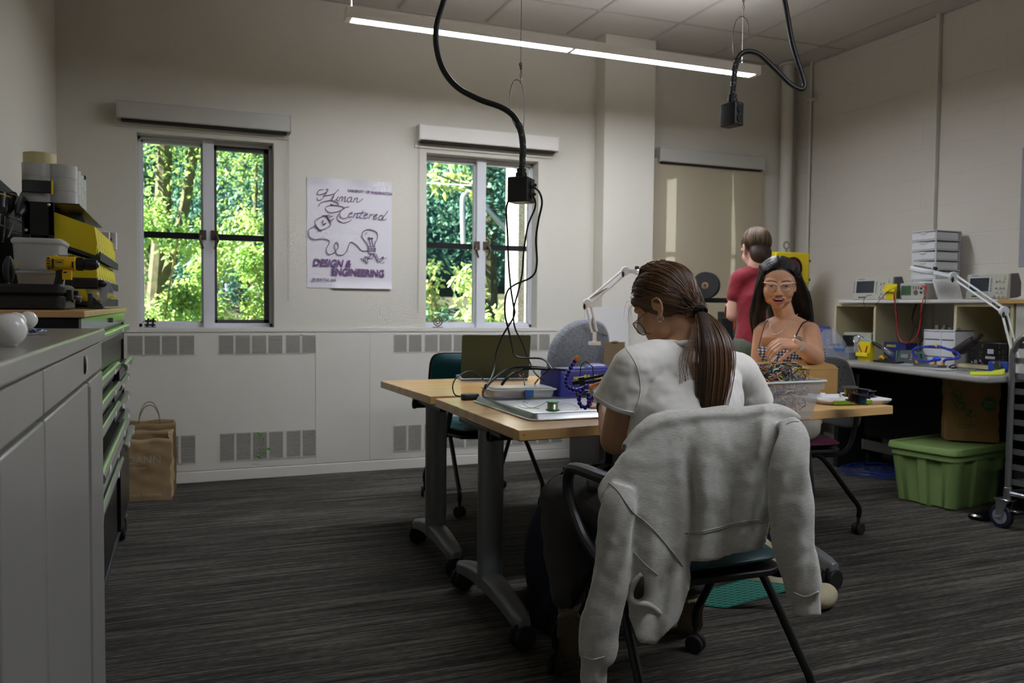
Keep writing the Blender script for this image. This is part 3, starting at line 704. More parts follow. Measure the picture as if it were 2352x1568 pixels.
g.loft([[(x+a*rx, b_*ry, z) for a, b_ in [(cos(2*pi*k/16), sin(2*pi*k/16)) for k in range(16)]] for x, z, rx, ry in ((.060, -.024, .026, .018), (.052, -.050, .018, .016), (.044, -.085, .018, .016), (.040, -.12, .022, .018), (.040, -.125, .040, .030), (.040, -.155, .042, .032))])
g.box(.070, .078, -.008, .008, -.070, -.038); g.build('grip', BLK, t, world=True, bevel=.002)

# sloping bin rack
BY0, BY1 = 3.42, 4.40
def rp(px, py, y=BY0): return at(px, py, y=y)
t = thing('bin_rack', 'black steel rack with sloping shelves for the yellow bins', 'rack', (-.45, 3.9, TOPZ))
a, c = rp(58, 540), rp(126, 466)
for y in (BY0-.02, BY1):
    s = MB(); s.box(a.x, c.x, y, y+.004, a.z, c.z); s.box(a.x, a.x+.02, y, y+.004, TOPZ, c.z); s.box(a.x-.02, c.x+.05, y, y+.004, TOPZ, TOPZ+.07)
    s.box(c.x-.02, c.x, y, y+.004, TOPZ, c.z-.0)
    RKX = c.x; s.build('side_panel', BLKS, t, world=True, bevel=.002)
for p in ((112, 470), (60, 528)):
    q = rp(*p, BY0-.024); MB().ell((q.x, q.y, q.z), .006, .003, .006, 12, 6).build('bolt', CHROME, t, world=True)
MB().box(a.x-.01, a.x, BY0, BY1, TOPZ+.02, c.z).build('back_panel', BLKS, t, world=True)
SH = [((130, 556), (222, 588)), ((150, 636), (222, 652)), ((150, 700), (222, 708))]
rngb = random.Random(9)
labs = ('top', 'middle', 'bottom')
for li, (q0, q1) in enumerate(SH):
    A, B_ = rp(*q0), rp(*q1)
    if li == 2: A = Vector((A.x, BY0, TOPZ+.034)); B_ = Vector((B_.x, BY0, TOPZ+.022))
    sl = (B_.z-A.z)/(B_.x-A.x); x0, x1 = a.x, B_.x+.006
    z_at = lambda x: A.z+sl*(x-A.x)
    s = MB(); s.loft([[(x0, y, z_at(x0)), (x1, y, z_at(x1)), (x1+.002, y, z_at(x1)+.018), (x1+.006, y, z_at(x1)+.018), (x1+.006, y, z_at(x1)-.014), (x0, y, z_at(x0)-.012)] for y in (BY0, BY1-.002)])
    s.build('shelf', mat('matte_shelf_grey', (48, 50, 50), .7), t, world=True, smooth=None)
    n = 8; pitch = (BY1-BY0-.02)/n
    for k in range(n):
        if li == 2 and k in (1, 2, 3): continue
        y = BY0+.012+k*pitch; w = pitch-.012; xa = A.x-.02; xb = B_.x-.004
        h = .105 if li == 0 else .085
        if li == 2: h = .06
        g = {0: 'first yellow bin on the %s shelf of the rack', 7: 'last yellow bin on the %s shelf of the rack'}.get(k)
        lab = (g % labs[li]) if g else '%s yellow bin from the near end of the %s shelf' % (('', 'second', 'third', 'fourth', 'fifth', 'sixth', 'seventh')[k], labs[li])
        bt = thing('parts_bin', lab, 'bin', (xb, y+w/2, z_at(xb)+.002), group=None if g else 'yellow bins on the %s shelf' % labs[li])
        s = MB(); Lb = xb-xa; dz = sl*Lb
        def prof(th):
            return
        # outer shell as open-topped trough: sides, back, low front
        def q(x, yy, z): return (x, yy, z + sl*x)
        th = .0025; ft = .6
        pts = [q(-Lb, -w/2, 0), q(0, -w/2, 0), q(.004, -w/2, h*.45), q(-.004, -w/2, h), q(-Lb, -w/2, h)]
        pti = [q(-Lb, w/2, 0), q(0, w/2, 0), q(.004, w/2, h*.45), q(-.004, w/2, h), q(-Lb, w/2, h)]
        s.add(pts+pti, [(0, 1, 2, 3, 4), (5, 9, 8, 7, 6), (0, 5, 6, 1), (0, 4, 9, 5), (1, 6, 7, 2), (2, 7, 8, 3)])
        s.build('tray', YEL, bt, solid=.0025, smooth=None)
        s = MB(); s.box(0, .005, -w/2, w/2, h*.40+0, h*.46+0); s.box(.000, .006, -w*.3, w*.3, .006, .026); s.build('label_lip', YEL, bt, smooth=None)
        if li < 2: MB().box(.0062, .007, -w*.24, w*.24, .009, .023).build('paper_label', TAPEW, bt, smooth=None)
# loose things by the rack
_p = at(205, 640, y=3.35)
t = thing('soft_pouch', 'clear plastic pouch of small parts hanging over the lowest bins', 'pouch', tuple(at(222, 670, y=3.36)))
def pou(u, v): return ((u-.5)*.09+.02*v, .01*sin(u*6+v*5), .06*(1-v)-.03+.01*sin(u*9))
MB().grid(pou, 14, 12).build('bag', mat('clear_film', (190, 195, 210), .15, alpha=.4), t, solid=.002, smooth=60)
_p = at(180, 650, y=3.30)
t = thing('hot_glue_gun', 'black tool lying on the lower shelf in front of the rack', 'tool', (_p.x, 3.33, _p.z-.02))
b = MB(); b.rbox(.13, .035, .04, .012); b.ell((.07, 0, .02), .02, .014, .014); b.build('body', BLK, t)
t = thing('small_vise', 'dark grey bench stand at the foot of the bin rack', 'stand', tuple(at(220, 712, y=3.3)[:2])+(TOPZ,))
b = MB(); b.rbox(.055, .05, .014, .006); b.box(-.024, -.010, -.02, .02, .012, .055); b.add([(-.01, -.004, .014), (.022, -.004, .014), (-.01, -.004, .045), (-.01, .004, .014), (.022, .004, .014), (-.01, .004, .045)], [(0, 1, 2), (3, 5, 4), (0, 3, 4, 1), (1, 4, 5, 2), (0, 2, 5, 3)]); b.build('bracket', mat('dark_grey_cast', (58, 64, 62), .4, .4), t, bevel=.001)
for (px, py, lab, c) in ((240, 556, 'small white box with a red mark behind the top row of bins', (215, 214, 210)), (256, 545, 'second white box beyond the top bins, nearest the wall', (200, 200, 205))):
    q = at(px, py, y=4.25 if px == 240 else 4.36)
    t = thing('white_box', lab, 'box', (q.x, q.y, q.z-.03), group=None); t.location.z = at(px, 566, y=q.y).z-.018; ROOT[t.name] = T(*t.location)
    MB().rbox(.045, .04, .085, .004).build('carton', mat('white_carton_%d' % px, c, .6), t); MB().cyl((-.006, -.021, .05), (-.006, -.0195, .05), .009).build('red_mark', mat('crimson_mark', (150, 30, 60), .5), t)

# rolls of clear tape stacked on the rack
RING = mat('clear_tape_roll', (176, 176, 172), .22, var=.12, scale=22, coat=.4)
CREAM = mat('masking_tape_roll', (198, 188, 138), .35, var=.12, scale=40, stretch=(1, 1, .1))
CORE = mat('card_core', (150, 120, 80), .8)
zt = rp(126, 466).z+.001
MB_t = MB().box(a.x-.02, RKX+.08, BY0, BY1, zt-.004, zt); MB_t.build('top_shelf', BLKS, bpy.data.objects['bin_rack'], world=True)
def taperoll(loc, label, m=RING, r=.052, h=.048, group='clear tape rolls on the rack'):
    t = thing('tape_roll', label, 'tape roll', loc, group=group)
    MB().lathe([(.038, 0), (r, 0), (r, h), (.038, h), (.038, 0)], None, 28, cap=False).build('tape', m, t)
    MB().lathe([(.0355, 0), (.038, 0), (.038, h), (.0355, h), (.0355, 0)], None, 24, cap=False).build('core', CORE, t)
    return t
cols = []
for ci, (px, y) in enumerate(((88, 3.49), (143, 3.50), (100, 3.61), (152, 3.62), (160, 3.74), (166, 3.86))):
    x = at(px, 450, y=y).x
    for k in range(3): taperoll((x, y, zt+k*.0485), 'clear tape roll, %s layer, %s' % (('bottom', 'middle', 'top')[k], ('front left column', 'front right column', 'second row left', 'second row right', 'third row', 'rearmost column')[ci]), group='clear tape rolls, %s layer' % ('bottom', 'middle', 'top')[k])
x = at(92, 400, y=3.52).x; taperoll((x, 3.52, zt+.1455), 'wide cream tape roll on top of the clear tape rolls', CREAM, .055, .042, None)
x = at(126, 400, y=3.66).x; taperoll((x, 3.70, zt+.1455), 'small cream tape roll on top of the stack, nearest the wall', CREAM, .04, .028, None)
t = thing('tape_dispenser', 'dark tape dispenser with a yellow edge wrapped round the middle rolls', 'dispenser', tuple(at(85, 430, y=3.425)))
b = MB(); b.rbox(.095, .012, .045, .005, T(0, 0, -.02)); b.build('body', mat('smoky_plastic', (48, 48, 52), .2), t); MB().box(.046, .051, -.008, .006, -.022, .028).build('yellow_edge', YEL, t)
# black picture-frame like lamp head beyond the rolls
q = at(186, 430, y=3.95)
t = thing('framed_magnifier', 'black rectangular framed magnifier standing behind the tape rolls', 'magnifier', (q.x, 3.95, zt))
A, B_ = at(165, 402, y=3.95), at(198, 452, y=3.95)
b = MB(); 
for (u0, u1, v0, v1) in ((A.x-.04, B_.x, A.z-.010, A.z), (B_.x-.010, B_.x, B_.z-.02, A.z), (A.x-.04, B_.x, B_.z-.006, B_.z+.006), (A.x-.04, A.x-.03, B_.z, A.z)): b.box(u0, u1, 3.94, 3.965, v0, v1)
b.box(B_.x-.02, B_.x-.005, 3.94, 3.965, zt, B_.z)
b.ell((A.x+.0, 3.95, A.z), .020, .012, .012)
b.build('frame', mat('violet_black_plastic', (26, 20, 40), .4), t, world=True, bevel=.002)
MB().box(A.x-.032, B_.x-.009, 3.950, 3.953, B_.z, A.z-.008).build('lens', mat('smoked_lens', (120, 120, 112), .2, alpha=.35), t, world=True)
MB().tube(catmull([at(140, 398, y=3.93), at(147, 391, y=3.93), at(152, 397, y=3.93), at(172, 402, y=3.93), at(180, 393, y=3.93), at(186, 402, y=3.93), at(192, 425, y=3.93)], 5), .0016, 6).build('cord', BLK, t, world=True)
t = thing('orange_cable_loop', 'loop of orange hose hanging behind the top bins', 'hose', tuple(at(190, 478, y=3.9)))
MB().tube(catmull([at(170, 473, y=3.9), at(184, 472, y=3.9), at(194, 480, y=3.9), at(192, 488, y=3.9), at(180, 493, y=3.9), at(165, 492, y=3.9)], 5), .007, 8).build('hose', mat('orange_rubber', (215, 140, 30), .4), t, world=True)
t = thing('wire_spool', 'small spool of blue and white wire behind the top bins', 'spool', tuple(at(180, 505, y=3.8)))
b = MB(); b.lathe([(.03, -.02), (.03, -.016), (.02, -.016), (.02, .016), (.03, .016), (.03, .02)], T(*at(176, 508, y=3.8)) @ rot('X', 80), 24); b.build('spool', mat('blue_grey_spool', (70, 84, 120), .4, var=.4, scale=40), t, world=True)

# wall pegboard with screwdrivers in a twisted wire rail
t = thing('pegboard', 'dark perforated pegboard on the left wall behind the screwdrivers', 'pegboard', (XL+.01, 4.1, 1.25))
A = at(-5, 421, x=XL+.012); B_ = at(50, 455, x=XL+.012)
b = MB(); b.add([(XL+.002, A.y-.4, 1.02), (XL+.002, B_.y+.05, 1.02), (XL+.002, B_.y+.05, B_.z-.01), (XL+.002, A.y-.4, B_.z+.03), (XL+.016, A.y-.4, 1.02), (XL+.016, B_.y+.05, 1.02), (XL+.016, B_.y+.05, B_.z-.01), (XL+.016, A.y-.4, B_.z+.03)], [(0, 1, 2, 3), (4, 7, 6, 5), (0, 4, 5, 1), (1, 5, 6, 2), (2, 6, 7, 3), (3, 7, 4, 0)])
b.build('board', mat('pegboard_grey', (52, 54, 52), .8), t, world=True)
rl = MB()
xw = XL+.09
for (p0, p1) in (((-6, 487), (57, 513)), ((-6, 514), (53, 537))):
    u, v = at(*p0, x=xw), at(*p1, x=xw)
    n = 60; pa = [u.lerp(v, i/n)+Vector((.0018*cos(i*1.5), 0, .0018*sin(i*1.5))) for i in range(n+1)]; rl.tube(pa, .0022, 6)
    pa = [u.lerp(v, i/n)-Vector((.0018*cos(i*1.5), 0, .0018*sin(i*1.5))) for i in range(n+1)]; rl.tube(pa, .0022, 6)
    rl.cyl((XL+.01, u.y+.03, u.z), (xw, u.y+.03, u.z), .002, n=6); rl.cyl((XL+.01, v.y-.01, v.z), (xw, v.y-.01, v.z), .002, n=6)
rl.build('wire_rail', CHROME, t, world=True)
def screwdriver(p_top, p_bot, y_off, r, label, m2, big=False):
    u, v = at(*p_top, x=xw+y_off), at(*p_bot, x=xw+y_off)
    t = thing('screwdriver', label, 'screwdriver', tuple(v)); d = (v-u); L_ = d.length; F_ = frame(u, d)
    s = min(.5, .12/L_) if not big else .55
    hl = L_*s
    MB().lathe([(r*.5, 0), (r*.95, hl*.05), (r, hl*.2), (r*.9, hl*.5), (r, hl*.75), (r*.6, hl*.92), (r*.45, hl)], F_, 16).build('handle', BLK, t, world=True)
    MB().lathe([(r*1.02, hl*.17), (r*1.04, hl*.19), (r*1.02, hl*.21)], F_, 16).build('ring', m2, t, world=True)
    g = MB(); g.loft([[(r*.86*cos(a), r*.55*sin(a), z) for a in [R(20+20*i) for i in range(8)]] for z in (hl*.15, hl*.45, hl*.8)], X=F_ @ rot('Z', 150)); g.loft([[(r*1.02*cos(a), r*1.02*sin(a), z) for a in [R(k_+10*i) for i in range(5)]] for z, k_ in ((hl*.3, -20), (hl*.5, -20), (hl*.75, -20))], X=F_ @ rot('Z', 250)); g.build('grip_inlay', YEL, t, world=True)
    MB().cyl(tuple(F_ @ Vector((0, 0, hl*.95))), tuple(v), .0028, n=8).build('shaft', CHROME, t, world=True)
screwdriver((2, 440), (-3, 540), .0, .017, 'screwdriver with a yellow inlay cut off by the left edge', YEL)
screwdriver((15, 444), (8, 548), .0, .014, 'second screwdriver in the rail, yellow oval badge on its grip', YEL)
screwdriver((31, 444), (6, 555), .0, .014, 'slim black screwdriver with a grey ring, leaning left', TAPEW)
screwdriver((66, 440), (18, 545), .05, .022, 'thick black screwdriver tilted to the right above the others', TAPEW, True)
t = thing('pliers', 'black handled pliers standing in front of the left boxes', 'pliers', tuple(at(18, 650, y=3.0)))
b = MB(); b.tube(catmull([at(19, 650, y=3.0), at(13, 625, y=3.0), at(15, 605, y=3.0), at(20, 588, y=3.0)], 5), [.004+.006*sin(pi*i/15) for i in range(16)], 10); b.tube(catmull([at(24, 650, y=3.02), at(28, 625, y=3.02), at(25, 605, y=3.02), at(21, 588, y=3.02)], 5), [.004+.005*sin(pi*i/15) for i in range(16)], 10); b.build('handles', BLK, t, world=True)
MB().tube([at(19, 650, y=3.0), at(21, 665, y=3.0)], .005, 8).build('jaw', CHROME, t, world=True)

# paper bags by the radiator cover
PAPER = mat('brown_kraft_paper', (150, 126, 92), .85, var=.1, scale=14, bump=.35, bscale=9)
PAPER2 = mat('dark_kraft_paper', (122, 100, 68), .85, var=.12, scale=10, bump=.4, bscale=8)
def paperbag(name, label, cx, cy, w, d, h, rz, m, seed, crease=.010, handles=True, top_open=True, slump=0.):
    t = thing(name, label, 'paper bag', (cx, cy, 0), rz)
    rngp = random.Random(seed); nz, ns = 16, 11
    ph = [rngp.uniform(0, 6.28) for _ in range(6)]
    rings = []
    per = []
    for (a, b_, c, e) in (((-w/2, -d/2), (w/2, -d/2), 0, 0), ((w/2, -d/2), (w/2, d/2), 0, 0), ((w/2, d/2), (-w/2, d/2), 0, 0), ((-w/2, d/2), (-w/2, -d/2), 0, 0)):
        for k in range(ns): u = k/ns; per.append((a[0]+(b_[0]-a[0])*u, a[1]+(b_[1]-a[1])*u))
    for j in range(nz+1):
        v = j/nz; r = []
        for i, (x, y) in enumerate(per):
            gus = (1-abs(y)/(d/2)) if abs(abs(x)-w/2) < 1e-6 else 0
            px = x*(1-.35*gus*v*(d/w)*.6) ; py = y*(1-slump*v)
            n_ = sin(x*31+v*9+ph[0])*sin(v*17+y*23+ph[1])+.6*sin(x*70+y*55+v*31+ph[2])*sin(v*40+ph[3])
            f = crease*n_*(.35+v*.65)
            lx = sqrt(px*px+py*py)+1e-6
            r.append((px+px/lx*f, py+py/lx*f, h*v + .004*sin(i*.9+ph[4])*v - (slump*.10*v if y < 0 else 0)))
        rings.append(r)
    MB().loft(rings, True, False).build('bag_body', m, t, smooth=25, solid=.0015)
    if handles:
        for s in (-1, 1):
            yy = s*d*.38*(1-slump)
            MB().tube(catmull([(-w*.2, yy, h-.05), (-w*.19, yy+.0, h+.03), (-w*.1, yy+s*.02, h+.095), (w*.0, yy+s*.03, h+.11), (w*.1, yy+s*.02, h+.095), (w*.19, yy, h+.03), (w*.2, yy, h-.05)], 5), .0028, 6).build('twisted_handle', m, t)
    return t
pl = at(290, 1130, z=0); pr_ = at(385, 1130, z=0)
_pb = at(345, 1112, z=0)
t2 = paperbag('paper_bag', 'tall brown paper bag standing against the radiator cover', _pb.x+.005, 5.37, .29, .17, .415, 2, PAPER2, 3, .004)
t1 = paperbag('paper_bag', 'crumpled brown store bag in front, its top folded in, by the tool chest', at(345, 1130, z=0).x-.01, 5.17, .27, .15, .385, -6, PAPER, 4, .009, handles=False, slump=.35)
text_mesh('JOANN', .062, T(-.118, -.082, .215) @ rot('X', 94), m=mat('pale_print', (178, 168, 150), .7), parent=t1)
text_mesh('joann.com', .022, T(-.085, -.081, .185) @ rot('X', 94), m=MATS['pale_print'], parent=t1)
text_mesh('handmade happiness', .026, T(-.13, -.083, .03) @ rot('X', 92), m=MATS['pale_print'], parent=t1)
MB().box(-.135, .02, -.0795, -.0785, .01, .33).build('dark_print_panel', PAPER2, t1, smooth=None) if False else None
text_mesh('accoberta', .06, T(.112, -.0895, .12) @ rot('Z', 0) @ rot('X', 90) @ rot('Z', 90), m=mat('ink_black', (40, 32, 28), .8), parent=t2, shear=.2)
# grille ivy: sprig growing out of the lower grille
t = thing('ivy_sprig', 'small green ivy sprig growing out of the lower grille', 'ivy', tuple(at(600, 1030, y=YB-.02)))
b = MB(); rng = random.Random(2)
b2 = MB().tube(catmull([at(592, 996, y=YB-.02), at(604, 1010, y=YB-.026), at(600, 1030, y=YB-.024), at(612, 1034, y=YB-.03), at(592, 1052, y=YB-.024)], 5), .0012, 5); b2.build('stem', mat('ivy_stem', (90, 110, 50), .7), t, world=True)
for (px, py, s) in ((592, 997, .024), (598, 1000, .018), (604, 1009, .016), (616, 1031, .02), (609, 1034, .02), (597, 1034, .016), (592, 1051, .022), (598, 1053, .016)):
    p = at(px, py, y=YB-.03); M = T(*p) @ rot('X', 90) @ rot('Z', rng.uniform(0, 360))
    b.add([(0, -s*.5, 0), (s*.5, -s*.3, .002), (s*.35, s*.2, .003), (0, s*.6, 0), (-s*.35, s*.2, .003), (-s*.5, -s*.3, .002), (0, 0, -.002)], [(6, 0, 1), (6, 1, 2), (6, 2, 3), (6, 3, 4), (6, 4, 5), (6, 5, 0)], M)
b.build('foliage', mat('ivy_green', (96, 150, 50), .5), t, world=True, smooth=None)

# poster
POST = mat('poster_paper', (214, 210, 216), .35, var=.01, scale=3)
PUR = mat('purple_ink', (104, 70, 122), .6)
A, B_, C_, D_ = at(706, 408, y=YB-.006), at(904, 417, y=YB-.006), at(704, 660, y=YB-.006), at(896, 664, y=YB-.006)
PX0, PX1, PZ0, PZ1 = (A.x+C_.x)/2, (B_.x+D_.x)/2, (C_.z+D_.z)/2, (A.z+B_.z)/2
t = thing('poster', 'white poster with purple script lettering and a running light bulb drawing', 'poster', ((PX0+PX1)/2, YB, PZ0))
def pg(u, v):
    curl = .016*max(0, v-.93)/.07*(.5+.5*sin(u*12))+.012*max(0, .06-v)/.06*(u > .3)
    return (PX0+(PX1-PX0)*u, YB-.003-.004*abs(sin(u*3.2))*(.3+.7*v)*.6-curl, PZ0+(PZ1-PZ0)*v)
MB().grid(pg, 24, 40).build('sheet', POST, t, world=True, smooth=180)
PW, PH = PX1-PX0, PZ1-PZ0
PXL = lambda px: PX0+(px-705)/(897-705)*PW
def PP(px, py, o=.0105):   # poster pixel to wall
    u = (px-705)/194; v = 1-(py-410-(px-705)*.024)/(251)
    return Vector((PX0+u*PW, YB-o, PZ0+v*PH))
def ink(paths, r=.0042, cl=False):
    b = MB()
    for p in paths: b.tube(catmull([PP(*q) for q in p], 6, cl), r, 6, flat=.4)
    return b
ink([
 [(710, 545), (709, 530), (722, 521)], [(710, 545), (722, 551), (742, 549), (755, 556), (748, 572), (752, 584), (765, 581), (775, 567), (771, 557), (766, 565), (772, 584), (786, 585), (795, 575), (800, 560), (806, 556), (818, 564), (828, 575), (845, 575)],
 [(722, 518), (731, 529), (738, 531)], [(730, 503), (722, 511), (731, 527), (741, 528), (757, 518), (754, 508), (746, 497), (737, 500), (730, 503)],
 [(738, 497), (757, 495)], [(748, 496), (759, 512)], [(753, 500), (762, 497)], [(757, 507), (765, 503)],
 [(737, 512), (741, 508), (740, 516), (747, 514), (741, 519)],
 [(843, 566), (840, 558), (829, 543), (833, 530), (847, 526), (862, 532), (865, 545), (859, 558), (859, 566)],
 [(843, 566), (859, 564)], [(844, 571), (860, 569)], [(844, 576), (859, 574)], [(843, 566), (845, 580), (858, 581), (860, 568)],
 [(849, 564), (846, 551), (843, 546), (846, 544), (848, 549), (851, 545), (854, 547), (852, 552), (855, 564)],
 [(848, 581), (847, 590), (836, 590), (838, 602), (843, 603), (842, 593), (853, 593), (856, 582)],
 [(856, 582), (864, 598), (870, 601), (879, 593), (877, 590), (868, 595), (861, 582)],
 [(827, 593), (829, 597)], [(831, 593), (833, 601)], [(875, 606), (881, 601)], [(882, 593), (887, 592)], [(836, 538), (841, 533)]]).build('line_drawing', PUR, t, world=True)
def ptxt(s, px, py, size, sh=0., bold=.0, sx=1.): text_mesh(s, size, T(*PP(px, py, .011)) @ rot('X', 90) @ rot('Z', -.8), ext=.0006, m=PUR, parent=t, shear=sh, bold=bold, sx=sx).matrix_parent_inverse = ROOT[t.name].inverted()
ptxt('UNIVERSITY OF WASHINGTON', 796, 441, .026, 0, .0004, .82)
ptxt('DESIGN &', 717, 611, .066, .22, .0022, .86); ptxt('ENGINEERING', 759, 632, .066, 0, .0022, .84); ptxt('@ SEATTLE, WA', 715, 645, .024, .2, .0004, .9)
# script words as brush strokes
ink([ # Human
 [(741, 437), (731, 440), (729, 449), (742, 447), (752, 438), (747, 436)], [(752, 438), (745, 450), (737, 460), (729, 462), (728, 456)], [(776, 436), (768, 444), (757, 460), (753, 463)], [(740, 452), (757, 449), (768, 445)],
 [(765, 452), (761, 460), (764, 463), (771, 458), (775, 452)], [(775, 452), (771, 461), (775, 462)], [(779, 453), (776, 463)], [(779, 455), (784, 452), (783, 463)], [(786, 455), (791, 452), (789, 463), (793, 462)],
 [(806, 453), (799, 453), (795, 460), (799, 464), (806, 456)], [(806, 453), (803, 462), (807, 463)], [(812, 454), (809, 464)], [(812, 457), (818, 453), (817, 463), (823, 462), (831, 455)],
 [(730, 477), (737, 467), (757, 462), (775, 468), (770, 473), (757, 470)],
 # Centered
 [(790, 478), (775, 473), (752, 474), (746, 482), (757, 489), (775, 486), (790, 478)], [(799, 475), (787, 478), (779, 489), (780, 499), (790, 502), (797, 498)], [(776, 492), (772, 503), (785, 512), (800, 508), (805, 504)],
 [(799, 492), (806, 490), (805, 487), (799, 492), (799, 499), (806, 497)], [(813, 489), (808, 500)], [(812, 492), (819, 489), (816, 500), (822, 497)], [(832, 482), (824, 498), (829, 500)], [(818, 489), (838, 487)],
 [(833, 495), (841, 492), (840, 489), (834, 494), (834, 501), (842, 498)], [(850, 489), (844, 501)], [(847, 494), (856, 490)], [(856, 496), (864, 493), (862, 490), (856, 496), (857, 502), (864, 499)], [(878, 493), (871, 493), (867, 500), (872, 503), (878, 496)], [(889, 482), (877, 500), (881, 503), (886, 500)]], .0040).build('script_lettering', PUR, t, world=True)

# sill ornaments
t = thing('hash_ornament', 'black hash sign ornament standing on the left window sill', 'ornament', tuple(at(345, 752, y=YB+.03)))
b = MB()
for (p, q) in (((341, 730), (338, 751)), ((353, 730), (350, 751)), ((333, 737), (358, 737)), ((332, 746), (357, 746))):
    b.tube([at(*p, y=YB+.03), at(*q, y=YB+.03)], .006, 4)
b.box(at(332, 752, y=YB+.03).x, at(358, 752, y=YB+.03).x, YB+.01, YB+.05, .976, .980); b.build('sign', BLK, t, world=True, smooth=None)
t = thing('at_sign_ornament', 'rusty at sign ornament standing on the middle window sill', 'ornament', tuple(at(1004, 752, y=YB+.03)))
b = MB(); c = at(1005, 738, y=YB+.03)
b.tube([c+Vector((.0035*(k/4+1.2)*cos(k*.42)*1.15, 0, .0035*(k/4+1.2)*sin(k*.42)*1.15)) for k in range(6, 34)], .0045, 6); b.box(c.x-.03, c.x+.035, YB+.01, YB+.05, .973, .978)
b.build('sign', mat('rusty_iron', (92, 72, 62), .6, .4, var=.3, scale=60), t, world=True)
# ------------------------------------------------------------------ work tables
def cp(px, py, d):
    """room point seen at a pixel, d metres in front of the camera"""
    return EYE + (_r*((px-CX)/F_PX) - _u*((py-CY)/F_PX) + _w)*d
TZ = .735
PILLAR = mat('silver_grey_paint', (128, 130, 132), .38, .4)
def table(label, NL, NR, FL, legs, name='work_table', inset=True):
    FR_ = NR+(FL-NL)
    t = thing(name, label, 'table', ((NL.x+FR_.x)/2, (NL.y+FR_.y)/2, 0), group=None)
    top = MB().prism([(p.x, p.y) for p in (NL, NR, FR_, FL)], .035, z0=TZ-.035)
    ang = -atan2(NR.y-NL.y, NR.x-NL.x)
    top.build('tabletop', butcher('butcher_top', (214, 172, 112), (198, 154, 96), ang=ang, rough=.26) if 'butcher_top' not in bpy.data.materials else bpy.data.materials['butcher_top'], t, world=True, bevel=.003)
    for (c, f1, f2) in legs:
        b = MB(); b.loft([[(c.x+a*.048, c.y+b_*.034, z) for a, b_ in [(cos(2*pi*k/28), sin(2*pi*k/28)) for k in range(28)]] for z in (.11, TZ-.037)]); o = b.build('column', PILLAR, t, world=True, smooth=60)
        MB().box(c.x-.05, c.x+.16, c.y-.22, c.y+.22, TZ-.052, TZ-.0355).build('top_bracket', BLK, t, world=True, bevel=.003)
        fv = (f2-f1); L_ = fv.length; M = T((f1.x+f2.x)/2, (f1.y+f2.y)/2, 0) @ Matrix.Rotation(atan2(fv.y, fv.x), 4, 'Z')
        n = 14; rings = []
        for i in range(n+1):
            u = i/n*2-1; x = u*(L_/2+.02); zt = .165-.055*abs(u)**1.6; zb = .105-.040*abs(u)**2; w = .040-.008*abs(u)
            if i in (0, n): w *= .6
            rings.append([(x, -w, zb), (x, w, zb), (x, w, zt-.012), (x, w*.6, zt), (x, -w*.6, zt), (x, -w, zt-.012)])
        MB().loft(rings, X=M).build('foot', PILLAR, t, world=True, smooth=40, bevel=.004)
        for f in (f1, f2):
            a = rng.uniform(0, 3); D_ = Vector((cos(a), sin(a), 0)); q = Vector((f.x, f.y, .042))
            w = MB()
            for s in (-1, 1): w.cyl(q+D_*(s*.006), q+D_*(s*.027), .042, n=24)
            o = w.build('caster_wheel', RUB, t, world=True, bevel=.006)
            w = MB(); w.cyl((f.x, f.y, .045), (f.x, f.y, .10), .012); w.box(-.006, .006, -.03, .03, .045, .088, T(f.x, f.y, 0) @ Matrix.Rotation(a, 4, 'Z')); w.build('caster_stem', BLK, o, world=True, bevel=.002)
    return t
NLa, NRa, FLa = at(1191.6, 988.4, z=TZ), at(2051.8, 931.3, z=TZ), at(999.4, 914.8, z=TZ)
f1, f2 = at(1062, 1352, z=0), at(1200, 1490, z=0)
fr = at(1909, 1352, z=0); frf = fr+Vector((0, .5, 0))
legA = [((f1+f2)/2, f1, f2), (Vector((fr.x-.0, fr.y+.30, 0)), fr, fr+Vector((.0, .60, 0)))]
tabA = table('near butcher-block table with silver column legs, tray and laptop power brick on it', NLa, NRa, FLa, legA)
NLb, FLb = at(987.5, 910, z=TZ), at(874, 874.5, z=TZ); dirn = (NRa-NLa).normalized()
g1, g2 = at(960, 1246, z=0), at(1046, 1324, z=0)
NRb = NLb+dirn*1.72
legB = [((g1+g2)/2, g1, g2), ((g1+g2)/2+dirn*1.4, g1+dirn*1.4, g2+dirn*1.4)]
tabB = table('far butcher-block table behind the near one, carrying the laptop', NLb, NRb, FLb, legB)
for t_, p_, q_ in ((tabA, NLa, FLa), (tabB, NLb, FLb)):
    e = p_.lerp(q_, .3); b = MB(); b.cyl((e.x+.0, e.y, TZ-.06), (e.x+.09, e.y, TZ-.06), .018); b.cyl((e.x, e.y, TZ-.06), (e.x+.012, e.y, TZ-.06), .021); b.build('tilt_knob', BLK, t_, world=True)
for p_ in (at(1204, 999, y=NLa.y), ):
    MB().cyl((p_.x, p_.y-.002, p_.z), (p_.x, p_.y+.01, p_.z), .0015, n=8).build('screw_hole', DKGAP, tabA, world=True)

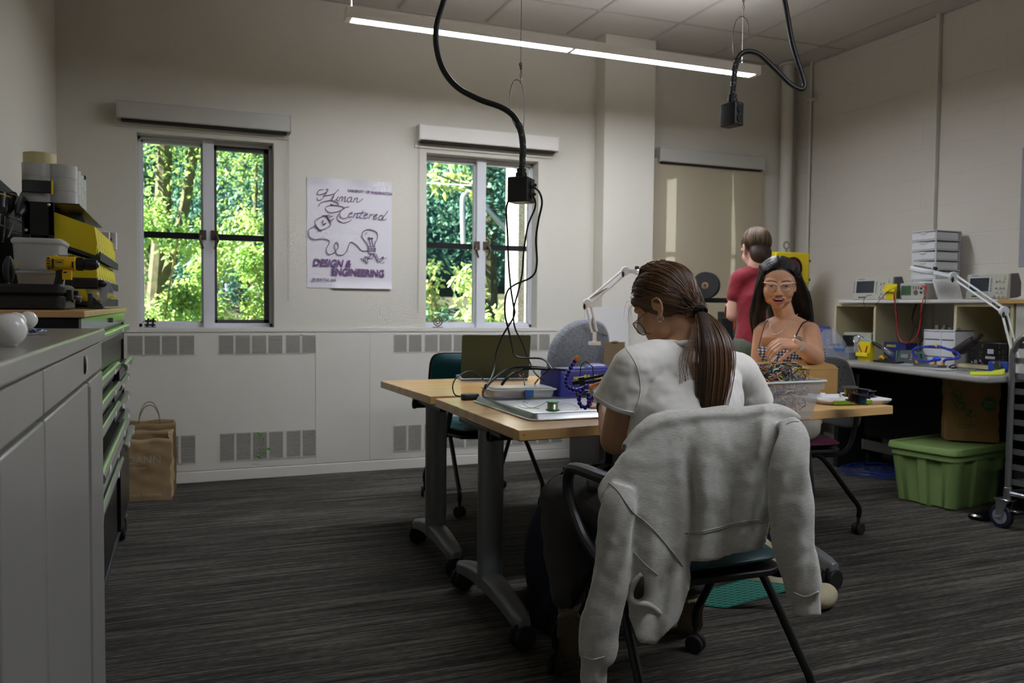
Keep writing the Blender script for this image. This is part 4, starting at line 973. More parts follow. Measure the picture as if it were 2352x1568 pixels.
# ------------------------------------------------------------------ nesting chairs
TEAL = mat('teal_vinyl', (4, 58, 62), .36, var=.04, scale=30, bump=.1, bscale=300)
BURG = mat('burgundy_vinyl', (72, 28, 48), .4, bump=.1, bscale=300)
GREYB = mat('dark_grey_plastic', (86, 88, 86), .42)
TUBE = mat('black_tube_steel', (18, 18, 18), .28, .3)
def pad(w, d, h, nx=14, ny=12, sag=.012, puff=.5):
    """cushion, base centred at origin"""
    def f(u, v, s):
        x = (u*2-1); y = (v*2-1)
        ex = 1-abs(x)**6; ey = 1-abs(y)**6
        k = max(0, ex*ey)**.5
        X_ = x*w/2*(1-.10*abs(y)**5); Y_ = y*d/2*(1-.10*abs(x)**5)
        return (X_, Y_, (h*.5+h*.5*k-sag*(1-x*x)*(1-y*y)) if s else (h*.5-h*.4*k))
    b = MB(); nu, nv = nx, ny
    top = [f(i/(nu-1), j/(nv-1), 1) for j in range(nv) for i in range(nu)]; bot = [f(i/(nu-1), j/(nv-1), 0) for j in range(nv) for i in range(nu)]
    fs = []
    for j in range(nv-1):
        for i in range(nu-1):
            a = j*nu+i; fs.append((a, a+1, a+nu+1, a+nu)); c = a+nu*nv; fs.append((c, c+nu, c+nu+1, c+1))
    rim = [i for i in range(nu)]+[j*nu+nu-1 for j in range(1, nv)]+[(nv-1)*nu+i for i in range(nu-2, -1, -1)]+[j*nu for j in range(nv-2, 0, -1)]
    for k in range(len(rim)):
        a, c = rim[k], rim[(k+1) % len(rim)]; fs.append((a, a+nu*nv, c+nu*nv, c))
    b.add(top+bot, fs); return b
def place(b, M):
    b.v = [M @ v for v in b.v]; return b
def nest_chair(label, loc, rz, seatm, backm, group=None, perf=False, seat_z=.455):
    t = thing('nesting_chair', label, 'chair', loc, rz, group)
    place(pad(.47, .46, .075), T(0, .02, seat_z-.04)).build('seat', seatm, t, smooth=60, sub=1)
    MB().prism(rrect(.46, .45, .08, 6), .018, T(0, .02, seat_z-.048)).build('seat_pan', BLK, t, bevel=.004)
    Mb = T(0, -.235, .70) @ rot('X', 80)
    if not perf:
        b = pad(.45, .30, .045, sag=.0); b.v = [Vector((v.x, v.y, v.z - .9*v.x*v.x)) for v in b.v]
        place(b, Mb @ rot('X', 180)).build('backrest', backm, t, smooth=60, sub=1)
        b = pad(.455, .305, .02, sag=0); b.v = [Vector((v.x, v.y, v.z+.9*v.x*v.x)) for v in b.v]; place(b, Mb @ T(0, 0, -.006)).build('back_shell', BLK, t, smooth=60, sub=1)
    else:
        def g(u, v):
            x = (u*2-1); y = v*2-1; X_ = x*.225*(1-.12*(1+y)**2*.25)*(1-.10*abs(y)**6); Y_ = y*.19*(1-.10*abs(x)**5)
            return (X_, Y_, .7*X_*X_)
        place(MB().grid(g, 22, 16), Mb).build('backrest', backm, t, solid=.010, smooth=60, sub=1)
        h = MB()
        for i in range(-5, 6):
            for j in range(-4, 5):
                x, y = i*.033+(.016 if j % 2 else 0), j*.033; h.cyl((x, y, .7*x*x-.0066), (x, y, .7*x*x+.0066), .004, n=8)
        place(h, Mb).build('perforation', DKGAP, t, smooth=None)
    for s in (-1, 1):
        MB().tube(catmull([(s*.20, -.03, seat_z-.06), (s*.215, -.20, seat_z-.045), (s*.205, -.265, seat_z+.06), (s*.20, -.275, .66), (s*.19, -.28, .80)], 6), .0125, 10).build('back_upright', TUBE, t)
        a = MB(); a.tube(catmull([(s*.200, -.268, .655), (s*.235, -.20, .668), (s*.262, -.08, .672), (s*.268, .10, .668), (s*.266, .155, .645), (s*.262, .165, .58), (s*.25, .10, .48), (s*.235, .02, seat_z-.03), (s*.21, .0, seat_z-.055)], 6), [.010]+[.014]*5+[.018]*12+[.0165]*31, 10, flat=1.); a.build('armrest', mat('armrest_plastic', (34, 34, 35), .4), t)
        for fy, yy in ((1, .27), (-1, -.27)):
            l = MB(); l.tube(catmull([(s*.205, fy*.02, seat_z-.055), (s*.225, fy*.08, seat_z-.075), (s*.245, yy*.82, .20), (s*.25, yy, .135), (s*.25, yy, .085)], 6), .0125, 10); o = l.build('leg', TUBE, t)
            an = R(35 if fy > 0 else -20)*s; D_ = Vector((cos(an), sin(an), 0)); q = Vector((s*.25, yy, .030))
            w = MB()
            for k in (-1, 1): w.cyl(q+D_*(k*.005), q+D_*(k*.022), .030, n=20)
            w.cyl(q+Vector((0, 0, .0)), q+Vector((0, 0, .058)), .008, n=10)
            w.build('caster', RUB, o, bevel=.005)
    MB().box(-.20, .20, -.05, .05, seat_z-.065, seat_z-.048).build('crossbar', TUBE, t, bevel=.003)
    return t
nest_chair('teal vinyl chair facing us behind the far table, partly hidden by the laptop', (1.61, 4.43, 0), 184, TEAL, TEAL)
CH = (1.305, 1.97); CHR = -1
nest_chair('black framed chair with a teal seat, the foreground woman sits on it', (CH[0], CH[1], 0), CHR, TEAL, TEAL)
nest_chair('dark grey perforated-back chair with burgundy seat at the right end of the table', (2.93, 3.44, 0), 80, BURG, GREYB, perf=True)

# patterned office chair
t = thing('office_chair', 'blue-grey patterned office chair with a tall rounded back', 'chair', (2.50, 4.55, 0), 196)
def fabric():
    m = bpy.data.materials.new('patterned_fabric'); m.use_nodes = True; nt = m.node_tree; L = nt.links.new; p = nt.nodes['Principled BSDF']
    tc = nt.nodes.new('ShaderNodeTexCoord'); v = nt.nodes.new('ShaderNodeTexNoise'); v.inputs['Scale'].default_value = 95; v.inputs['Detail'].default_value = 0; v.inputs['Distortion'].default_value = 2.5; L(tc.outputs['Object'], v.inputs['Vector'])
    r = nt.nodes.new('ShaderNodeValToRGB'); L(v.outputs['Fac'], r.inputs[0]); e = r.color_ramp.elements
    e[0].position = .46; e[0].color = (*lin((82, 94, 112)), 1); e[1].position = .54; e[1].color = (*lin((136, 134, 132)), 1); L(r.outputs[0], p.inputs['Base Color']); p.inputs['Roughness'].default_value = .95; p.inputs['Sheen Weight'].default_value = .3; return m
FAB = fabric()
def obk(u, v, th):
    a = u*2*pi; r = .5+.5*v
    return None
rings = []
for z, k in ((-.03, .90), (-.022, .98), (0, 1.0), (.022, .97), (.034, .86), (.040, .6), (.042, .2)):
    ring = []
    for i in range(40):
        a = 2*pi*i/40; sx, sy = cos(a), sin(a); w = .262*(1-.10*sy*abs(sy)); X_ = k*w*abs(sx)**.8*(1 if sx > 0 else -1); Y_ = k*.27*abs(sy)**.85*(1 if sy > 0 else -1)
        ring.append((X_, Y_, z+.8*X_*X_))
    rings.append(ring)
MB().loft(rings, X=T(0, -.24, .785) @ rot('X', 82)).build('backrest', FAB, t, smooth=70)
place(pad(.50, .48, .09), T(0, .02, .43)).build('seat', FAB, t, smooth=60, sub=1)
MB().tube(catmull([(0, -.12, .42), (0, -.28, .44), (0, -.31, .55), (0, -.27, .70)], 6), .022, 10, flat=.5).build('back_bar', TUBE, t)
MB().cyl((0, 0, .14), (0, 0, .42), .028).build('gas_column', TUBE, t)
MB().box(-.09, .09, -.1, .1, .405, .43).build('tilt_mechanism', TUBE, t, bevel=.01)
for k in range(5):
    a = 2*pi*k/5+.3; c_, s_ = cos(a), sin(a)
    l = MB(); l.loft([[(x, -w, z0), (x, w, z0), (x, w, z1), (x, -w, z1)] for x, w, z0, z1 in ((.02, .03, .09, .15), (.15, .024, .085, .13), (.29, .018, .08, .108))], X=rot('Z', math.degrees(a))); o = l.build('base_arm', TUBE, t, bevel=.004)
    w = MB(); q = Vector((.28*c_, .28*s_, .032))
    for s in (-1, 1): w.cyl(q+Vector((-s_, c_, 0))*(s*.006), q+Vector((-s_, c_, 0))*(s*.026), .032, n=18)
    w.cyl(q, q+Vector((0, 0, .05)), .008); w.build('caster', RUB, o, bevel=.004)

# ------------------------------------------------------------------ things on the tables
def q3(px, py, z=TZ): return at(px, py, z=z)
# laptop: lid seen from behind
a, b_ = q3(1064, 874), q3(1208, 873)
c = (a+b_)/2; wd = (b_-a).length; ang = math.degrees(atan2((b_-a).y, (b_-a).x))
t = thing('laptop', 'open olive-grey laptop seen from behind on the far table', 'laptop', (c.x, c.y, TZ), ang)
lw = wd*1.08; LAPM = mat('olive_grey_aluminium', (50, 62, 42), .5, .0)
lh = .235
Ml = T(0, 0, .012) @ rot('X', 78+0)
MB().rbox(lw, .235, .013, .012, T(0, .10+.02, 0), 4).build('base', mat('laptop_silver', (150, 160, 172), .3, .7), t)
MB().box(-lw*.42, lw*.42, .06, .16, .0131, .0139).build('keyboard', BLK, t, smooth=None)
lid = MB(); lid.prism(rrect(lw, lh, .012, 4), .006, T(0, 0, 0) @ rot('X', 102) @ T(0, lh/2+.012, -.003)); o = lid.build('lid', LAPM, t, bevel=.0015)
lid = MB(); lid.prism(rrect(lw-.012, lh-.012, .008, 4), .0006, rot('X', 102) @ T(0, lh/2+.012, -.0038)); lid.build('screen', BLK, o, smooth=None)
Mt = rot('X', 102) @ T(0, .012, .0032)
st = MB(); st.box(lw/2-.055, lw/2-.036, .018, .040, 0, .0006, Mt); st.build('sticker', mat('sticker_purple', (52, 30, 70), .4), o, smooth=None)
text_mesh('W', .024, rot('X', 102) @ T(lw/2-.038-.015, .019, .0040), m=mat('sticker_gold', (215, 175, 175), .5), parent=t, bold=.001)
# hmm the lid leans away from us so its outer face is what we see

# inverted aluminium sheet pan with rolled rim
TA, TB, TC_ = q3(1096, 919), q3(1220, 968), q3(1440, 958)
ux = (TC_-TB).normalized(); uy = Vector((-ux.y, ux.x, 0)); Lx = .46; Ly = min((TA-TB).length*1.0, .62)
rzt = math.degrees(atan2(ux.y, ux.x)); ctr = TB+ux*(Lx/2)+uy*(Ly/2)
t = thing('sheet_pan', 'upturned aluminium sheet pan used as a work tray', 'tray', (ctr.x, ctr.y, TZ+.0005), rzt)
PAN = mat('brushed_aluminium_pan', (176, 177, 179), .36, .95, var=.05, scale=12)
PH_ = .026
rings = []
for o_, z in ((.0, .0), (.004, .001), (.004, .005), (.0, .006), (-.004, .005), (-.014, PH_-.004), (-.017, PH_-.001), (-.021, PH_)):
    rings.append([(x, y, z) for x, y in rrect(Lx+2*o_, Ly+2*o_, .035+o_, 6)])
MB().loft(rings, False, True).build('pan', PAN, t, smooth=35)
ZP = TZ+PH_+.001
t = thing('rim_hole', 'x', 'x') if False else None

# plastic organiser with blue latch
a, b_ = q3(1132, 918, ZP), q3(1278, 914, ZP)
c = (a+b_)/2; w_ = (b_-a).length; an = math.degrees(atan2((b_-a).y, (b_-a).x)); bd = .155; bh = .042
ctr = c+Vector((-sin(R(an)), cos(R(an)), 0))*(bd/2)
t = thing('organiser_box', 'clear lidded organiser box with a blue front latch on the sheet pan', 'plastic box', (ctr.x, ctr.y, ZP), an)
CLR = mat('clear_box_plastic', (215, 218, 220), .15, alpha=.35, spec=.6)
rings = [[(x, y, z) for x, y in rrect(w_+2*o_, bd+2*o_, .018, 5)] for z, o_ in ((0, -.012), (.004, -.008), (bh*.78, -.002), (bh*.78, -.005), (.006, -.011))]
MB().loft(rings, True, True).build('tub', CLR, t, smooth=45)
l = MB(); l.rbox(w_+.012, bd+.012, .006, .02, T(0, 0, bh*.76), 5, br=.002); l.rbox(w_-.02, bd-.02, .005, .014, T(0, 0, bh*.76+.006), 5, br=.002); l.build('lid', mat('translucent_lid', (212, 214, 212), .25, alpha=.6), t)
l = MB(); l.box(-.016+.012, .020+.012, -bd/2-.010, -bd/2-.004, .006, bh*.76+.004); l.box(-.011+.012, .015+.012, -bd/2-.0108, -bd/2-.0095, .012, .0145); l.build('latch', mat('blue_latch_plastic', (44, 104, 168), .4), t, bevel=.0015)
REDP = mat('red_parts', (176, 66, 72), .45)
t0 = thing('red_clip_cases', 'red and pink small cases inside the organiser box', 'parts', (ctr.x, ctr.y, ZP+.006), an)
b = MB(); b.rbox(.046, .05, .012, .006, T(-.050, -.03, 0)); b.rbox(.05, .05, .015, .006, T(-.005, -.03, 0)); b.build('cases', REDP, t0)
# solder spool
c = q3(1269, 941, ZP); GRN = mat('green_spool_plastic', (40, 150, 66), .35)
t = thing('solder_spool', 'small spool of solder with green flanges on the sheet pan', 'spool', (c.x, c.y, ZP))
MB().lathe([(.0005, 0), (.024, 0), (.025, .0015), (.024, .003), (.0005, .003)], None, 28).build('flange', GRN, t); MB().lathe([(.0005, .027), (.023, .027), (.024, .0285), (.023, .030), (.0005, .030)], None, 28).build('flange', GRN, t)
MB().lathe([(.018, .003)]+[(.018+.0006*(k % 2), .003+.001*k) for k in range(1, 24)]+[(.018, .027)], None, 28).build('solder_winding', mat('solder_wire', (168, 166, 150), .3, .7), t)
MB().tube(catmull([q3(1284, 930, ZP+.01), q3(1305, 926, ZP+.004), q3(1328, 935, ZP+.002), q3(1318, 943, ZP+.002)], 5), .0008, 5).build('loose_end', MATS['solder_wire'], t, world=True)
tubething('jumper_wire', 'thin blue wire curled on the sheet pan', 'wire', catmull([q3(1212, 926, ZP+.012), q3(1202, 921, ZP+.014), q3(1203, 928, ZP+.008), q3(1215, 935, ZP+.003), q3(1238, 938, ZP+.002)], 6), .0009, mat('blue_wire', (50, 60, 150), .4), 5)
tubething('jumper_wire', 'thin dark green wire lying toward the solder spool', 'wire', catmull([q3(1190, 932, ZP+.003), q3(1205, 937, ZP+.002), q3(1230, 935, ZP+.006), q3(1253, 924, ZP+.014)], 6), .0009, mat('green_wire', (30, 90, 70), .4), 5)
# black power brick
a = q3(1083, 919); t = thing('power_brick', 'black laptop power brick lying on the corner of the near table', 'power adapter', (a.x, a.y+.02, TZ), 8)
MB().rbox(.078, .036, .026, .013, None, 6, br=.004).build('brick', BLK, t, smooth=50)
b = MB()
for x in (-.028, .028):
    for z in (.006, .020): b.cyl((x, -.0185, z), (x, -.0170, z), .0025, n=8)
b.build('screw_cap', DKGAP, t)

# fume extractor
BLU = mat('deep_blue_abs', (42, 46, 132), .38, bump=.05, bscale=400)
a, b_ = q3(1258, 922), q3(1400, 930)
an = math.degrees(atan2((b_-a).y, (b_-a).x)); w_ = .27; d_ = .17; h_ = .185
p0 = q3(1318, 925)
t = thing('fume_extractor', 'blue bench fume extractor with yellow lettering beside the woman', 'fume extractor', (p0.x+.055, p0.y+.09, TZ), 6)
ZF = at(1300, 850, y=p0.y).z-TZ
b = MB(); rings = [[(x, y, z) for x, y in rrect(w_*k, d_*k2, .014, 4)] for z, k, k2 in ((0, 1.0, 1.0), (.01, 1.02, 1.02), (ZF-.01, .97, .95), (ZF, .94, .9))]
b.loft(rings); b.build('housing', BLU, t, smooth=40)
b = MB(); b.box(-.055, .125, -d_/2-.004, -d_/2+.004, .012, .062); b.build('intake_recess', DKGAP, t, bevel=.002)
b = MB(); b.cyl((-.04, -d_/2-.006, .05), (.12, -d_/2-.006, .05), .0016, n=6); b.build('guard_wire', CHROME, t)
b = MB(); b.box(-.13, .13, -.07, -.055, ZF-.002, ZF+.004); b.ell((.10, .0, ZF-.01), .06, .06, .03); b.build('hood', BLU, t, smooth=50)
YT = mat('yellow_print', (222, 200, 50), .5)
text_mesh('FA-400', .026, T(-.018, -d_/2*.965-.004, ZF*.70) @ rot('X', 87.5), m=YT, parent=t, bold=.0012, sx=1.15, label='yellow model lettering')
text_mesh('HAKKO', .015, T(-.068, -d_/2*.965-.004, ZF*.72) @ rot('X', 87.5), m=YT, parent=t, bold=.0008)
text_mesh('ESD', .011, T(.078, -d_/2*.965-.004, ZF*.74) @ rot('X', 87.5), m=YT, parent=t, bold=.0002)

# segmented blue goosenecks ("helping hands")
NAVY = mat('cobalt_bead_plastic', (30, 22, 150), .16, coat=.5); ORG = mat('orange_nozzle', (235, 125, 30), .4)
def beads(par, pts, r=.0075, step=.0115, m=NAVY, name='segment_arm'):
    P_ = catmull(pts, 14); b = MB(); acc = 0; last = P_[0]; k = 0
    for i in range(1, len(P_)):
        acc += (P_[i]-P_[i-1]).length
        if acc >= step:
            acc = 0; d = (P_[i]-last).normalized(); last = P_[i]
            b.lathe([(r*.62, -step*.55), (r*.95, -step*.25), (r, 0), (r*.9, step*.22), (r*.6, step*.5)], frame(P_[i], d), 14)
    b.build(name, m, par, world=True, smooth=60)
    return P_
base = q3(1345, 938, ZP)
t = thing('helping_hands', 'cobalt blue segmented helping-hand arms with orange tips by the woman', 'soldering helper', tuple(base))
D0 = 2.62
p = beads(t, [cp(1325, 823, D0), cp(1316, 836, D0), cp(1309, 848, D0), cp(1303, 862, D0), cp(1299, 876, D0), cp(1305, 889, D0), cp(1322, 896, D0), cp(1338, 893, D0+.02)], .0076)
MB().lathe([(.008, -.006), (.009, 0), (.007, .006), (.003, .010)], frame(cp(1324, 824, D0), cp(1330, 814, D0)-cp(1322, 828, D0)), 14).build('orange_tip', ORG, t, world=True)
MB().tube([cp(1326, 820, D0), cp(1331, 814, D0)], .0022, 8).build('metal_tip', CHROME, t, world=True)
beads(t, [cp(1354, 884, D0), cp(1342, 890, D0), cp(1334, 900, D0), cp(1330, 915, D0), cp(1333, 930, D0), cp(1343, 936, D0), cp(1352, 930, D0), cp(1352, 915, D0+.01), cp(1350, 898, D0+.02)], .0074)
beads(t, [cp(1358, 905, D0+.04), cp(1362, 912, D0+.04), cp(1358, 920, D0+.04)], .0070)
MB().lathe([(.0085, 0), (.006, .012), (.0045, .040), (.0028, .042)], frame(cp(1355, 889, D0), cp(1372, 882, D0)-cp(1355, 889, D0)), 14).build('orange_tip', ORG, t, world=True)
MB().lathe([(.007, 0), (.005, .012), (.003, .014)], frame(cp(1355, 922, D0+.03), Vector((.3, 0, -1))), 12).build('orange_tip', ORG, t, world=True)
# black adjustable clip tool in front of the extractor
t = thing('soldering_vise_arm', 'black sliding arm with two rods in front of the fume extractor', 'clamp arm', tuple(cp(1340, 880, 2.75)))
b = MB(); D1 = 2.72
for o_ in (-5, 5): b.cyl(cp(1336, 876+o_*.9, D1), cp(1392, 865+o_, D1), .0042, n=10)
b.cyl(cp(1314, 880, D1), cp(1330, 877, D1), .008, n=14); M = frame(cp(1336, 875, D1), cp(1392, 865, D1)-cp(1336, 876, D1)); b.box(-.016, .016, -.014, .014, -.010, .010, M)
b.build('slide', BLK, t, world=True, bevel=.001)
MB().cyl(cp(1342, 873.5, D1), cp(1380, 866, D1), .0016, n=8).build('rod', CHROME, t, world=True)
t = thing('clear_funnel', 'crumpled translucent bag end beside the woman’s wrist', 'bag', tuple(cp(1380, 915, 2.7)))
def fn(u, v): return tuple(cp(1352+u*52*(1-.2*v), 925-v*38+10*u*sin(u*5)-8*u, 2.72+.03*sin(u*7+v*4)))
MB().grid(fn, 10, 10).build('film', mat('clear_film2', (200, 202, 204), .2, alpha=.55), t, world=True, solid=.001, smooth=60)
# pink phone edge on tray
a = q3(1362, 935, ZP); t = thing('phone', 'rose gold phone lying on the sheet pan by the woman’s arm', 'phone', (a.x+.04, a.y, ZP), 5)
MB().rbox(.14, .07, .008, .008, None, 4).build('body', mat('rose_gold', (190, 150, 135), .3, .6), t)

# power cables from the ceiling box and across the table
CBL = mat('black_cable', (20, 20, 20), .45)
def cable(label, pts, r, n=8, m=CBL, name='power_cable', k=6, group=None):
    return tag(MB().tube(catmull(pts, k), r, n).build(name, m), label, 'cable', group)
DB = 3.05   # distance of the hanging outlet box
# hanging drop-cord boxes
def dropbox(label, box_px, d, cord_px, size, yaw, loop_px, hook_px, top_r=.011, braid_from=None, holes=True):
    c = cp(*box_px, d); t = thing('drop_cord_outlet', label, 'outlet box', tuple(c), yaw, 'hanging drop-cord outlets')
    w, dd, h = size
    MB().rbox(w, dd, h, .006, T(0, 0, -h/2), 3).build('box', BLK, t)
    MB().lathe([(.020, 0), (.021, .006), (.021, .018), (.017, .022), (.018, .034), (.013, .038)], T(0, 0, h/2-.001), 12).build('gland', BLK, t, smooth=25)
    for s in (1, -1):
        f = MB(); f.cyl((0, -dd/2-.0035, s*h*.2), (0, -dd/2+.001, s*h*.2), .016, n=24); o = f.build('socket', BLK, t)
        f = MB(); f.box(-.007, -.005, -dd/2-.0042, -dd/2-.003, s*h*.2-.001, s*h*.2+.007); f.box(.005, .007, -dd/2-.0042, -dd/2-.003, s*h*.2-.001, s*h*.2+.006); f.cyl((0, -dd/2-.0042, s*h*.2-.007), (0, -dd/2-.003, s*h*.2-.007), .0025, n=10); f.build('slot', DKGAP, o)
    f = MB()
    for z in (h*.42, 0, -h*.42): f.cyl((0, -dd/2-.002, z), (0, -dd/2+.001, z), .0026, n=10)
    f.build('screw', CHROME, t)
    pts = [cp(*p[:2], p[2] if len(p) > 2 else d) for p in cord_px]
    P_ = catmull(pts, 8); MB().tube(P_, top_r, 10).build('cord', CBL, t, world=True)
    # wire mesh grip over the last stretch of cord
    nb = braid_from; Q = P_[nb:]; g = MB()
    for kx in range(6):
        for sg in (-1, 1):
            pp = []
            for i, p in enumerate(Q):
                tt = (Q[min(i+1, len(Q)-1)]-Q[max(0, i-1)]).normalized(); xa = tt.cross(Vector((0, 1, 0))).normalized(); ya = tt.cross(xa)
                a = sg*i*.9+kx*2*pi/6; pp.append(p+(xa*cos(a)+ya*sin(a))*(top_r+.0012))
            g.tube(pp, .0011, 4)
    g.build('mesh_grip', mat('grip_wire', (96, 96, 94), .35, .8), t, world=True)
    l = MB(); l.tube(catmull([cp(*p, d) for p in loop_px], 6, True), .0016, 6); l.build('wire_loop', MATS['grip_wire'], t, world=True)
    hk = MB(); hp = [cp(*p, d) for p in hook_px]
    hk.cyl(hp[0], (hp[0].x, hp[0].y, ZC), .0012, n=6); hk.ell(tuple(hp[0]), .007, .007, .008); hk.cyl(hp[0], hp[1], .005, n=8)
    hk.tube(catmull([hp[1], hp[2]+Vector((.004, 0, .008)), hp[2], hp[2]+Vector((-.004, 0, .008)), hp[1]], 5), .0014, 6); hk.cyl(hp[2], hp[3], .0016, n=6)
    hk.build('hanger', mat('grip_wire2', (120, 118, 112), .35, .8), t, world=True)
    return t
t1 = dropbox('black drop-cord outlet box hanging over the tables with cables plugged in', (1197, 437), DB, [(1060, -540), (1058, -220), (1036, -60), (1020, 0), (1003, 60), (1003, 110), (1018, 160), (1050, 200), (1100, 228), (1150, 246), (1178, 265), (1193, 290), (1200, 320), (1201, 350), (1199, 380), (1198, 402)], (.080, .080, .092), 46,
        [(1180, 186), (1190, 184), (1199, 196), (1204, 225), (1204, 265), (1200, 305), (1190, 300), (1176, 272), (1171, 235), (1173, 205)], [(1196, 148), (1197, 160), (1197, 178), (1197, 190)], braid_from=86)
t2 = dropbox('black drop-cord outlet box hanging empty near the right window', (1681, 264), 3.3, [(1785, -440), (1788, -160), (1800, -20), (1806, 20), (1818, 90), (1832, 140), (1845, 180), (1848, 196), (1843, 204), (1830, 202), (1810, 188), (1780, 158), (1745, 126), (1718, 118), (1700, 126), (1690, 148), (1686, 180), (1683, 205), (1682, 228)], (.056, .075, .092), 15,
        [(1696, 42), (1706, 38), (1716, 50), (1719, 78), (1712, 110), (1704, 140), (1690, 140), (1684, 118), (1684, 78), (1689, 52)], [(1707, -6), (1708, 5), (1708, 22), (1707, 38)], top_r=.010, braid_from=116)
for k, s in enumerate((1, -1)):
    c = ROOT[t1.name] @ Vector((0, 0, 0))
# plugs in the box
for i, (px, py) in enumerate(((1218, 426), (1216, 447))):
    q = cp(px, py, DB-.01); t = thing('power_plug', ['upper black plug in the hanging outlet box', 'lower black plug in the hanging outlet box'][i], 'plug', tuple(q), group=None)
    M = frame(q, Vector((.75, -.66, .05)))
    MB().lathe([(.013, -.016), (.015, -.004), (.014, .008), (.007, .016), (.005, .024)], M, 14).build('plug_body', BLK, t, world=True)
cable('right-hand cable from the hanging box, looping out then down to the table', [cp(1223, 428, DB-.03), cp(1238, 440, DB-.03), cp(1245, 466, DB-.02), cp(1237, 505, DB), cp(1231, 550, DB+.05), cp(1233, 605, DB+.1), cp(1222, 635, DB+.12), cp(1180, 655, DB+.15), cp(1163, 675, DB+.18), cp(1160, 720, DB+.2), cp(1168, 758, DB+.22), cp(1176, 795, DB+.22), cp(1182, 815, DB+.2), cp(1200, 822, DB+.2), cp(1245, 824, DB+.15), cp(1266, 845, DB), cp(1268, 856, DB)], .0038)
cable('middle cable from the hanging box running straight down behind the laptop', [cp(1222, 448, DB-.03), cp(1229, 460, DB-.02), cp(1228, 480, DB), cp(1212, 520, DB), cp(1203, 580, DB+.05), cp(1199, 630, DB+.1), cp(1190, 670, DB+.15), cp(1180, 710, DB+.2), cp(1182, 750, DB+.25), cp(1200, 790, DB+.28), cp(1218, 835, DB+.3), cp(1232, 860, DB+.2), cp(1250, 874, 3.25)], .0034)
cable('left-hand cable from the back of the hanging box falling to the table', [cp(1171, 455, DB+.03), cp(1163, 480, DB+.03), cp(1166, 540, DB+.05), cp(1168, 600, DB+.08), cp(1173, 660, DB+.1), cp(1179, 700, DB+.12), cp(1181, 725, DB+.13), cp(1155, 770, DB+.15), cp(1140, 810, DB+.15), cp(1136, 845, DB+.1), cp(1125, 875, DB), cp(1112, 895, 2.98), q3(1108, 912)], .0036)
# cables on the far table
def tc(px, py, z): return at(px, py, z=TZ+z)
DT = 3.15
cable('thick black cable arching over the organiser toward the extractor', [tc(1109, 903, .006), cp(1112, 893, 3.05), cp(1135, 870, 3.1), cp(1165, 848, DT), cp(1200, 842, DT), cp(1240, 844, DT), cp(1300, 850, 3.1)], .0052)
cable('second thick cable arching behind the organiser lid', [cp(1152, 884, 3.1), cp(1165, 868, 3.1), cp(1190, 851, DT), cp(1220, 846, DT), cp(1260, 848, 3.1)], .0056)
cable('thin cable looping from the laptop to the power brick', [cp(1130, 876, 3.35), cp(1115, 874, 3.2), cp(1095, 857, 3.1), cp(1075, 853, 3.05), cp(1050, 866, 3.0), cp(1040, 885, 2.97), cp(1044, 905, 2.95), cp(1058, 911, 2.95)], .0024)
cable('crossed black cable left of the fume extractor', [cp(1264, 848, 3.1), cp(1245, 862, 3.1), cp(1232, 876, 3.08), tc(1226, 886, .004)], .0030)
cable('short cable curving down right of the laptop', [cp(1195, 856, 3.2), cp(1202, 866, 3.2), cp(1205, 884, 3.15)], .0026)
cable('small hump of cable behind the fume extractor', [cp(1331, 905, 3.05), cp(1333, 850, 3.05), cp(1338, 836, 3.05), cp(1346, 831, 3.05), cp(1355, 838, 3.05), cp(1362, 848, 3.05), cp(1363, 905, 3.05)], .0020)
cable('flat cable tie end by the power brick', [tc(1110, 903, .01), cp(1113, 890, 3.0), cp(1123, 878, 3.05)], [.006, .0055, .005, .0045]*3+[.004], k=6)

# clear bin full of jumper wires
RB, RBk = at(1872, 884, z=.86), at(1902, 862, z=.86)
xr_, yn_ = RB.x+.055, RB.y; bw, bdp = .36, .23; bh = .87-TZ
ctr = Vector((xr_-bw/2, yn_+bdp/2, TZ+.001))
t = thing('wire_bin', 'clear open plastic bin heaped with jumper wires at the right of the table', 'plastic bin', tuple(ctr), 3)
rings = [[(x, y, z) for x, y in rrect(bw+2*o_, bdp+2*o_, .03, 6)] for z, o_ in ((0, -.030), (.004, -.024), (bh*.8, -.004), (bh*.8, .004), (bh, .006), (bh, -.002), (.006, -.027))]
MB().loft(rings, True, True).build('tub', mat('hazy_clear_plastic', (210, 212, 214), .2, alpha=.26, spec=.6), t, smooth=45)
MB().loft([[(x, y, z) for x, y in rrect(bw+2*o_, bdp+2*o_, .034, 6)] for z, o_ in ((bh*.97, .006), (bh, .012), (bh+.005, .010), (bh+.005, .0), (bh*.97, .0))], False, False).build('rim', mat('rim_plastic', (214, 218, 222), .25, alpha=.75), t, smooth=45)
wc = [((30, 30, 32), 90), ((196, 176, 60), 60), ((170, 60, 50), 34), ((50, 70, 140), 34), ((190, 120, 50), 34), ((200, 198, 190), 34), ((50, 110, 70), 40), ((90, 60, 110), 20)]
rng = random.Random(21)
tw = thing('jumper_wires', 'tangled heap of coloured jumper wires in the clear bin', 'wires', tuple(ctr+Vector((0, 0, .01))), 3)
tw['kind'] = 'stuff'
